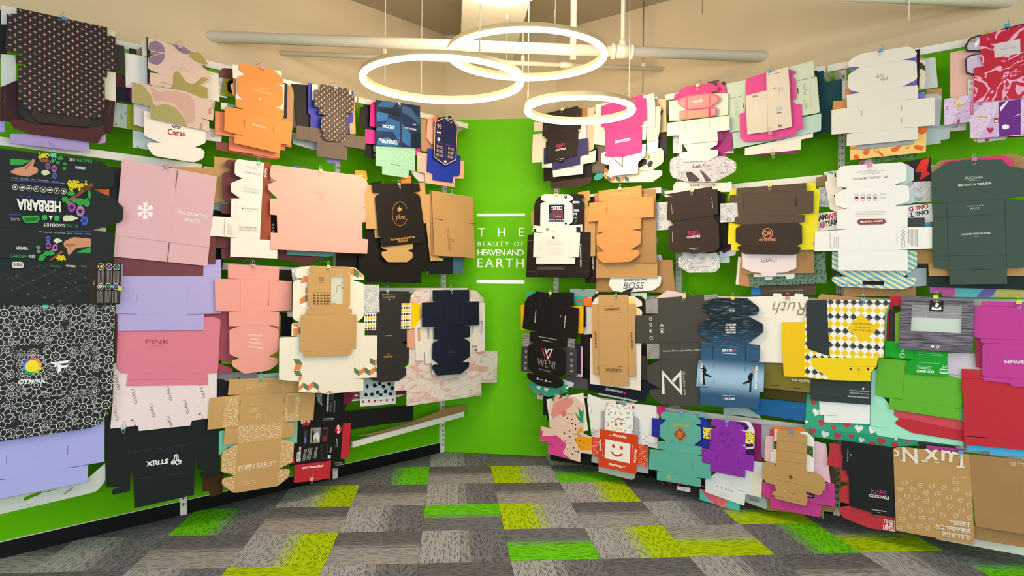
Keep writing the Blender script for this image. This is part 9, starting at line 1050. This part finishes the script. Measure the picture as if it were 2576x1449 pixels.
SMALL = [
('left', 335, -2924, 2253, 'b193c0', ['-23,34 23,61 20,13 -22,0']),
('left', 330, -3418, 2247, '9a8fd6', ['-52,68 52,67 51,0 -52,0']),
('left', 329, -2923, 2838, 'd9d2c0', ['-69,37 69,56 69,18 -69,0']),
('left', 337, -2696, 2793, 'dcd6cc', ['-24,82 23,83 24,2 -17,0']),
('left', 308, -2752, 2796, '33302e', ['-22,28 22,33 16,2 -20,0']),
('left', 303, -2712, 2803, '857a72', ['-16,0 -10,28,19 8,49 16,1']),
('left', 298, -2766, 2523, '6b2456', ['-15,92 15,85 13,0 -7,16']),
('left', 353, -2148, 2652, 'a8673f', ['-31,128 30,136 31,0 -16,3']),
('left', 348, -2147, 2665, 'e39a7c', ['-47,73,15 -19,94 46,100 47,4 -25,0,15']),
('left', 333, -1940, 2319, 'c26d4c', ['-91,28 55,31 91,0 -90,0']),
('left', 326, -2174, 2589, '7fb09a', ['-28,35 28,34 28,0 -28,3']),
('left', 323, -2212, 2579, 'e9ded4', ['-28,42 28,44 28,4 -28,0']),
('left', 328, -1416, 2353, '7a70c8', ['-61,51 61,53 61,5 17,4,6 5,12,6 -12,2 -48,0']),
('left', 334, -658, 2513, 'e23a90', ['-55,76 55,93 53,5 -54,0']),
('left', 330, -1020, 2486, '79b3a4', ['-44,45 43,59 44,6 -40,0']),
('left', 319, -1085, 2787, '1d1b1c', ['-63,36 62,52 63,16 -62,0']),
('left', 359, -334, 2729, '2a221f', ['-123,70,18 -100,122,23 40,159,23 116,102,14 123,41 -122,0']),
('left', 353, -451, 2755, 'c08056', ['-42,73,18 -13,102,18 41,116 42,0 -36,22']),
('left', 362, -2935, 1956, 'e2703c', ['-42,48 42,55 41,0 -42,1']),
('left', 357, -2940, 1770, 'e3dccb', ['-35,26 35,28 33,0 -35,0']),
('left', 334, -2118, 2207, '@kraftdark', ['-75,75 74,72 75,12 -74,0']),
('left', 332, -1689, 2261, '2f6ab2', ['-47,35 47,30 47,0 -47,3']),
('left', 321, -736, 2281, 'ef872f', ['-55,64 55,71 55,3 -49,0'], [('K3.6,0', 'ffd9b0', 'lettering', '-16,32 -9,25 -2,33 4,27 11,36 18,26 24,36')]),
('left', 371, -1017, 1837, '@kraft', ['-63,78 62,86 63,11 -57,0']),
('left', 353, -1059, 2210, '1c1919', ['-53,33 52,61 53,19 -51,0']),
('left', 344, -521, 1575, 'e0dbd3', ['-13,278 13,279 4,0 -4,0']),
('left', 330, -2228, 750, '1f1d20', ['-29,173 16,165 29,1 -24,0']),
('left', 353, -1860, 1143, 'b08058', ['-26,157 26,148 20,0 -25,10']),
('left', 337, -1802, 1130, 'c3c8c8', ['-48,98 48,79 40,0 -30,12']),
('left', 422, -1752, 1510, '@money', ['-49,91,8 48,102 49,0 -40,7']),
('left', 352, -1752, 1271, 'e2e3e4', ['-33,40 33,40 33,0 -31,5']),
('left', 326, -937, 620, 'e3e2e1', ['-317,221 316,196 317,37 149,0 -316,20']),
('left', 332, -780, 637, '7a1f3a', ['-49,33 49,32 46,0 -46,1']),
('left', 332, -707, 956, '4c1f35', ['-79,102 78,103 79,0 6,14']),
('left', 346, -1883, 856, '77c4b2', ['-53,32 49,28 53,0 -53,3']),
('left', 338, -2168, 763, '3a3632', ['-59,113 58,135 59,0 -46,16']),
('left', 333, -2225, 781, '6a2050', ['-25,46 25,41 25,0 -25,9']),
('left', 316, -1304, 546, '46202c', ['-61,160 61,155 1,0 -60,25']),
('left', 325, -1259, 312, '34352c', ['-20,233 20,197 15,5 -7,0']),
('right', 337, 177, 2459, 'e8ddca', ['-63,142 61,135 63,0 -60,6']),
('right', 346, 509, 2818, 'a56f50', ['-49,76 49,70 49,0 -49,7']),
('right', 323, 679, 2822, 'e9dfd0', ['-57,85 56,85 57,0 -56,9']),
('right', 316, 617, 2471, '1f1c1b', ['-26,110 25,104 26,3 -16,0']),
('right', 303, 639, 2318, '3f9a94', ['-49,18,15 -11,58,15 49,63 45,17,22 -10,0,15']),
('right', 353, 1053, 2576, 'efe4d6', ['-32,90 32,88 31,0 -30,1']),
('right', 308, 1198, 2530, '5b3732', ['-41,108 34,65 41,4 -40,0']),
('right', 370, 1365, 2815, 'd93c7e', ['-47,52 -22,54 53,52 53,0 -53,13']),
('right', 339, 1595, 2882, '5f4a42', ['-44,40 40,40 44,0 -40,14']),
('right', 325, 1687, 2411, '@moneywarm', ['-52,43 52,41 51,0 -45,10']),
('right', 353, 2841, 2593, '7b76c8', ['-38,42 36,40 38,0 -38,7']),
('right', 352, 2485, 2672, 'cf7a50', ['-35,45 34,46 35,0 -30,9']),
('right', 319, 2567, 2249, 'cfa3b2', ['-41,22,12 40,39 41,0 -38,1'], [('P', '9a3a70', '', '-41,19 -18,23 -5,15 -31,3')]),
('right', 348, 3340, 2858, '4a2560', ['-106,56 105,73 106,0 -106,27']),
('right', 344, 3174, 2880, 'b7a9b0', ['-33,30,8 33,44 33,0 -31,14'], [('P', 'a9b32a', '', '7,31 4,27 -2,24 -11,28 -20,32 -23,38 -19,42 -12,45 -2,41 4,37')]),
('right', 335, 3359, 2313, '6a1f30', ['-93,29 93,21 93,0 -88,13']),
('right', 339, 44, 1988, '@kraft', ['-37,119 36,124 37,0 -31,7']),
('right', 317, 1166, 1597, '@money', ['-57,130 18,136 37,125,14 57,37 46,17,14 -55,0']),
('right', 330, 611, 2144, '1b1717', ['-32,51 32,50 32,0 -32,4']),
('right', 373, 684, 2135, 'e8348c', ['-21,21 21,22 21,1 -21,0']),
('right', 321, 1144, 2115, '211a19', ['-40,72 40,62 36,22 -39,0']),
('right', 310, 1137, 1813, '9fb9bd', ['-34,44 34,46 27,5 -34,0']),
('right', 332, 1698, 1730, '5a2450', ['-43,51 42,62 43,30 -22,0']),
('right', 325, 2372, 2198, '@stripes', ['-48,32 47,32 48,0 -44,4']),
('right', 347, 2398, 1849, '3f3c3d', ['-72,42 71,43 72,0 -64,5']),
('right', 335, 2388, 1586, '39373a', ['-42,138 40,144 42,0 -6,7 -11,116']),
('right', 322, 2849, 1583, '3a383c', ['-53,71 52,67 53,0 -52,3']),
('right', 352, 506, 1170, '1c1a1a', ['-65,173 63,169 65,2 -63,0']),
('right', 330, 35, 1368, '42a98f', ['-76,79 75,81 76,4 -70,0']),
('right', 344, 408, 682, 'cfd6d6', ['-54,63 54,44 46,17 1,2 -53,0']),
('right', 379, 991, 1281, 'f3dd82', ['-69,135 19,130 41,72 69,43 67,4 -68,0']),
('right', 349, 946, 1418, '3b3233', ['-50,10 -47,42,14 -3,58 50,67 17,36 20,1 -50,0']),
('right', 337, 856, 638, 'e6ecec', ['-173,29 -64,42 173,9 163,0 -173,19']),
('right', 341, 1069, 978, '222022', ['-39,89 38,87 39,10 -38,0']),
('right', 346, 1194, 1404, 'c2304a', ['-24,27 24,35 24,1 -24,0']),
('right', 335, 1029, 1392, 'bfe0c6', ['-70,52 66,58 70,3 -70,0']),
('right', 330, 622, 1385, 'e3d1ce', ['-48,74 47,70 48,0 -47,1']),
('right', 362, 3100, 760, '5aa6dc', ['-25,78 24,81 25,0 -23,13']),
('right', 337, 1106, 318, 'f3f1ef', ['-102,263 102,268 92,0 9,4 16,46 77,35 76,82 -100,84']),
('right', 368, 793, 554, 'c8283a', ['-13,54 12,59 13,7 -12,0']),
('right', 368, 1005, 590, 'c8283a', ['-15,19 15,19 13,2 -15,0']),
('right', 339, 600, 508, '1f1d1e', ['-46,127 44,133 46,7 -14,0'], [('P', 'd9d6d4', '', '-40,121 -16,122 -17,110 -41,107')]),
('right', 356, 553, 437, 'd9744a', ['-35,124 30,121 35,31 18,7 -34,0']),
('right', 325, 790, 606, 'cdb9b3', ['-207,31 206,24 207,0 -104,13']),
('right', 352, 1234, 552, 'd2287c', ['-32,85 35,80 21,34 -12,0 -35,34']),
('right', 337, 1407, 48, 'e4dde4', ['-52,50 52,56 51,3 -51,0'], [('K2.1,0', '8a8090', 'lettering', '-3,24 -3,19 4,25 2,15 9,22 8,13 16,20')]),
('right', 355, 1549, 562, '5cc0b0', ['-29,68 29,50 26,0 -29,7']),
('right', 361, 1867, 348, '3f1f5a', ['-52,93 52,91 51,5 -51,0']),
('right', 359, 2053, 356, 'eeeae6', ['-23,78 29,83 30,0 -30,12']),
('right', 341, 2041, 516, 'd83a84', ['-27,61,17 26,76 27,0 -26,4']),
('right', 366, 2271, 183, '1d1b1c', ['-30,27 30,29 29,4 -29,0'], [('T', 'f0f0f0', '', '200 m²', -19, 7, 23, 11, 10.9, 0.04)])]
CLIPS = [
('blue clip top of the large cross print box,', 'left', 374, -3117, 2877, '3f86c4', 8),
('pink clip on the blotch print box', 'left', 374, -2514, 2884, 'd98ba8', 0),
('mauve clip on the upper orange box', 'left', 374, -1994, 2884, 'd39ac0', 0),
('pale blue clip on the small brown cross box', 'left', 374, -1430, 2879, '9cc0d8', 0),
('pale blue clip on the blue facet box', 'left', 374, -851, 2876, 'a9c9de', 0),
('turquoise clip on the navy score card', 'left', 374, -345, 2860, '6cc7b4', 0),
('turquoise clip on the herb garden box', 'left', 419, -3177, 2150, '4fc4b4', 0),
('lime clip on the lower right edge of the herb garden box', 'left', 419, -2857, 1466, 'd8e04a', 90),
('mauve clip on the pink snowflake box', 'left', 392, -2599, 2169, 'c987ae', 0),
('turquoise clip on the upright white dental box', 'left', 392, -2022, 2266, '55c2b2', 0),
('pale yellow clip on the wide salmon box', 'left', 401, -1565, 2275, 'e3e08c', 0),
('dusty pink clip on the salmon die-cut box, third row', 'left', 374, -2054, 1611, 'c98d8d', 0),
('pink clip on the black star logo box', 'left', 401, -868, 2257, 'd98aa6', 0),
('turquoise clip on the kraft olive branch box', 'left', 401, -309, 2241, '62c4b2', 0),
('turquoise clip on the daisy outline box', 'left', 407, -3209, 1373, '58c4b0', 4),
('pale mint clip at the lower edge of the slanted lettering box', 'left', 368, -2815, 689, 'bfe6dc', 180),
('dusty rose clip on the salmon die-cut box', 'left', 392, -2051, 1610, 'c98a92', 0),
('pale yellow clip on the kraft window box', 'left', 471, -1544, 1615, 'e6e29a', 0),
('pale blue clip on the tall charcoal box', 'left', 439, -1003, 1446, '7fb6da', 0),
('blue clip on the navy die-cut box', 'left', 468, -373, 1454, '86a6d6', 0),
('turquoise clip on the kraft sprinkle print box', 'left', 378, -1985, 886, '4fc4a8', 0),
('pale yellow clip at the bottom edge of the car filter box', 'left', 346, -1582, 144, 'e8dc8c', 180),
('yellow clip on the dark cocktail box, top row,', 'right', 374, 340, 2904, 'ecd98a', 0),
('pale pink clip on the hashtag pink box', 'right', 374, 899, 2906, 'e2a8bc', 0),
('pale yellow clip on the salmon smile box', 'right', 383, 1499, 2896, 'ece0a4', 0),
('turquoise clip on the glossy white water box', 'right', 378, 1994, 2909, '4fb4b6', 0),
('pink clip at the bottom of the glossy water box', 'right', 376, 2002, 2505, 'e58ab2', 180),
('olive clip on the white box lowest in the top row', 'right', 335, 2007, 2377, 'b9a83a', 180),
('blue clip on the large white dilly box', 'right', 374, 2647, 2910, '6a9fc8', 0),
('blue clip on the red marbled box', 'right', 374, 3264, 2919, '4f9fc0', 0),
('yellow clip on the white phone picture box', 'right', 392, 302, 2223, 'e6d27a', 0),
('yellow clip on the orange die-cut box', 'right', 392, 888, 2226, 'e2da9a', 0),
('yellow clip on the second cocktail box', 'right', 387, 1469, 2171, 'e2d56a', 0),
('yellow clip on the brown ventures box', 'right', 392, 2011, 2163, 'e6da6a', 0),
('pink clip on the large white dental box', 'right', 387, 2601, 2235, 'd79ab2', 0),
('large pink clip on the dark green box', 'right', 401, 3126, 2214, 'c97fa2', 0),
('yellow clip on the black thin lettered box', 'right', 392, 250, 1435, 'e8cf5a', 0),
('blue clip on the kraft brewery box', 'right', 396, 864, 1427, '6f9fd0', 0),
('yellow clip on the large charcoal pets box', 'right', 387, 1418, 1431, 'e6cf6a', 0),
('yellow clip on the glossy blue athletic box', 'right', 407, 1777, 1428, 'e6cf6a', 0),
('pink clip on the white brush script box', 'right', 380, 2126, 1438, 'd9829a', 0),
('blue clip on the diamond checker box', 'right', 398, 2576, 1436, '6aa8d8', 0),
('lime clip on the plank print window box', 'right', 410, 2955, 1459, 'd8e04a', 0),
('lime clip on the magenta hashtag box', 'right', 401, 3335, 1439, 'c6d84a', 0),
('blue clip on the pink brush stroke box', 'right', 383, 421, 625, '6f9fc8', 0),
('blue clip on the red orange snack box', 'right', 383, 939, 633, '6f9fc8', 0),
('blue clip on the sea green diamond box', 'right', 389, 1407, 614, '5f9ad6', 0),
('blue clip on the purple die-cut box', 'right', 392, 1741, 600, '5f9ad6', 0),
('blue clip on the kraft octagon box', 'right', 392, 2162, 591, '4f86d0', 0),
('blue clip on the kraft lux box', 'right', 396, 3084, 605, '4f86d0', 0)]

for it in DATA: build_board(*it)
# the many thin slivers of further boards deep in the stacks, too small to pick apart: one object
_V, _F, _M, _S = [], [], [], []
for w, off, u0, z0, color, panels, *pr in SMALL:
    F = FR[w]; o = F.at(u0 / 1000, off / 1000, z0 / 1000)
    def add(vs, fs, mat):
        if mat not in _S: _S.append(mat)
        k = len(_V)
        _V.extend((o + F.u * x - F.n * y + Vector((0, 0, z)))[:] for x, y, z in vs)
        _F.extend(tuple(k + j for j in f) for f in fs); _M.extend([_S.index(mat)] * len(fs))
    for e in panels:
        e = (e, '') if isinstance(e, str) else tuple(e) + ('',)
        me = board_mesh('tmp', e[0], [], .0022)
        add([v.co[:] for v in me.vertices], [tuple(p.vertices) for p in me.polygons], material(e[1] or color))
        bpy.data.meshes.remove(me)
    for i, q in enumerate(pr[0] if pr else ()):
        for vs, fs in decals(q): add([(a, -.0026 - .0001 * i, b) for a, b in vs], fs, material(q[1], .45))
_me = bpy.data.meshes.new('box_edges'); _me.from_pydata(_V, [], _F)
for m in _S: _me.materials.append(m)
_me.polygons.foreach_set('material_index', _M); _me.validate()
_o = link('box_edges', _me); _o['kind'] = 'stuff'
tag(_o, 'thin edges of many more flat boxes showing deep between the hanging stacks', 'boxes')

# ------------------------------------------------------------------ binder clips and wire hooks
M_WIRE = plain('c9cdd0', .25, .5, .8)
def loop_mesh(name, up, y):
    s = 1 if up else -1
    pts = [(-.009, 0, 0), (-.006, y * .5, s * .012), (-.0045, y, s * .021), (-.002, y, s * .025), (.002, y, s * .025), (.0045, y, s * .021), (.006, y * .5, s * .012), (.009, 0, 0)]
    return tubemesh(name, pts, .0011, 6)
_clip = bmesh.new()
_pr = [(-.0045, -.009), (.011, -.009), (.0045, .011), (.0015, .011)]
_a = [_clip.verts.new((-.0125, y, z)) for y, z in _pr]; _b = [_clip.verts.new((.0125, y, z)) for y, z in _pr]
_clip.faces.new(_a); _clip.faces.new(_b[::-1])
for _i in range(4): _clip.faces.new((_a[_i], _b[_i], _b[(_i + 1) % 4], _a[(_i + 1) % 4]))
bmesh.ops.recalc_face_normals(_clip, faces=_clip.faces)
bmesh.ops.bevel(_clip, geom=list(_clip.edges), offset=.001, segments=1, affect='EDGES')
clip_me = bm_mesh('body', _clip); front_me = loop_mesh('handle', False, -.004); back_me = loop_mesh('handle', True, .002)
for label, w, off, u, z, color, rot in CLIPS:
    F = FR[w]; p = F.at(u / 1000, off / 1000, z / 1000)
    c = empty('binder_clip', p, F.rz); tag(c, label.replace('clip', 'binder clip', 1).rstrip(','), 'clip', 'binder clips on the box stacks')
    c.rotation_euler = Matrix.Rotation(F.rz, 3, 'Z').to_euler(); c.rotation_euler = (0, math.radians(rot), F.rz)
    me = clip_me.copy(); link('body', me, plain(color, .35, .5), c)
    link('handle', front_me, M_WIRE, c, (0, -.0045, -.008)); link('handle', back_me, M_WIRE, c, (0, .003, .010))
    zr = min((abs(r[3] + (r[4] - r[3]) * ((u / 1000 - r[1]) / (r[2] - r[1])) - z / 1000), r[3] + (r[4] - r[3]) * ((u / 1000 - r[1]) / (r[2] - r[1]))) for r in RAILS if r[0] == w and r[1] - .1 <= u / 1000 <= r[2] + .1)[1]
    dz = zr - z / 1000
    if not -.16 < dz < .16: dz = .03
    yb = off / 1000 - .243
    hk = link('wire_hook', tubemesh('wire_hook', [(.002, -.001, .031), (.002, .006, .036), (.0, yb * .5, max(dz, .0) * .6 + .034), (-.001, yb - .024, dz + .012), (-.002, yb + .004, dz + .006), (-.002, yb + .007, dz - .03)], .0014, 6), M_WIRE)
    hk.location = p; hk.rotation_euler = (0, 0, F.rz); tag(hk, 'wire hook holding the ' + label.rstrip(','), 'hook', 'wire hooks over the rails')
for _m in [m for m in bpy.data.meshes if m.users == 0]: bpy.data.meshes.remove(_m)
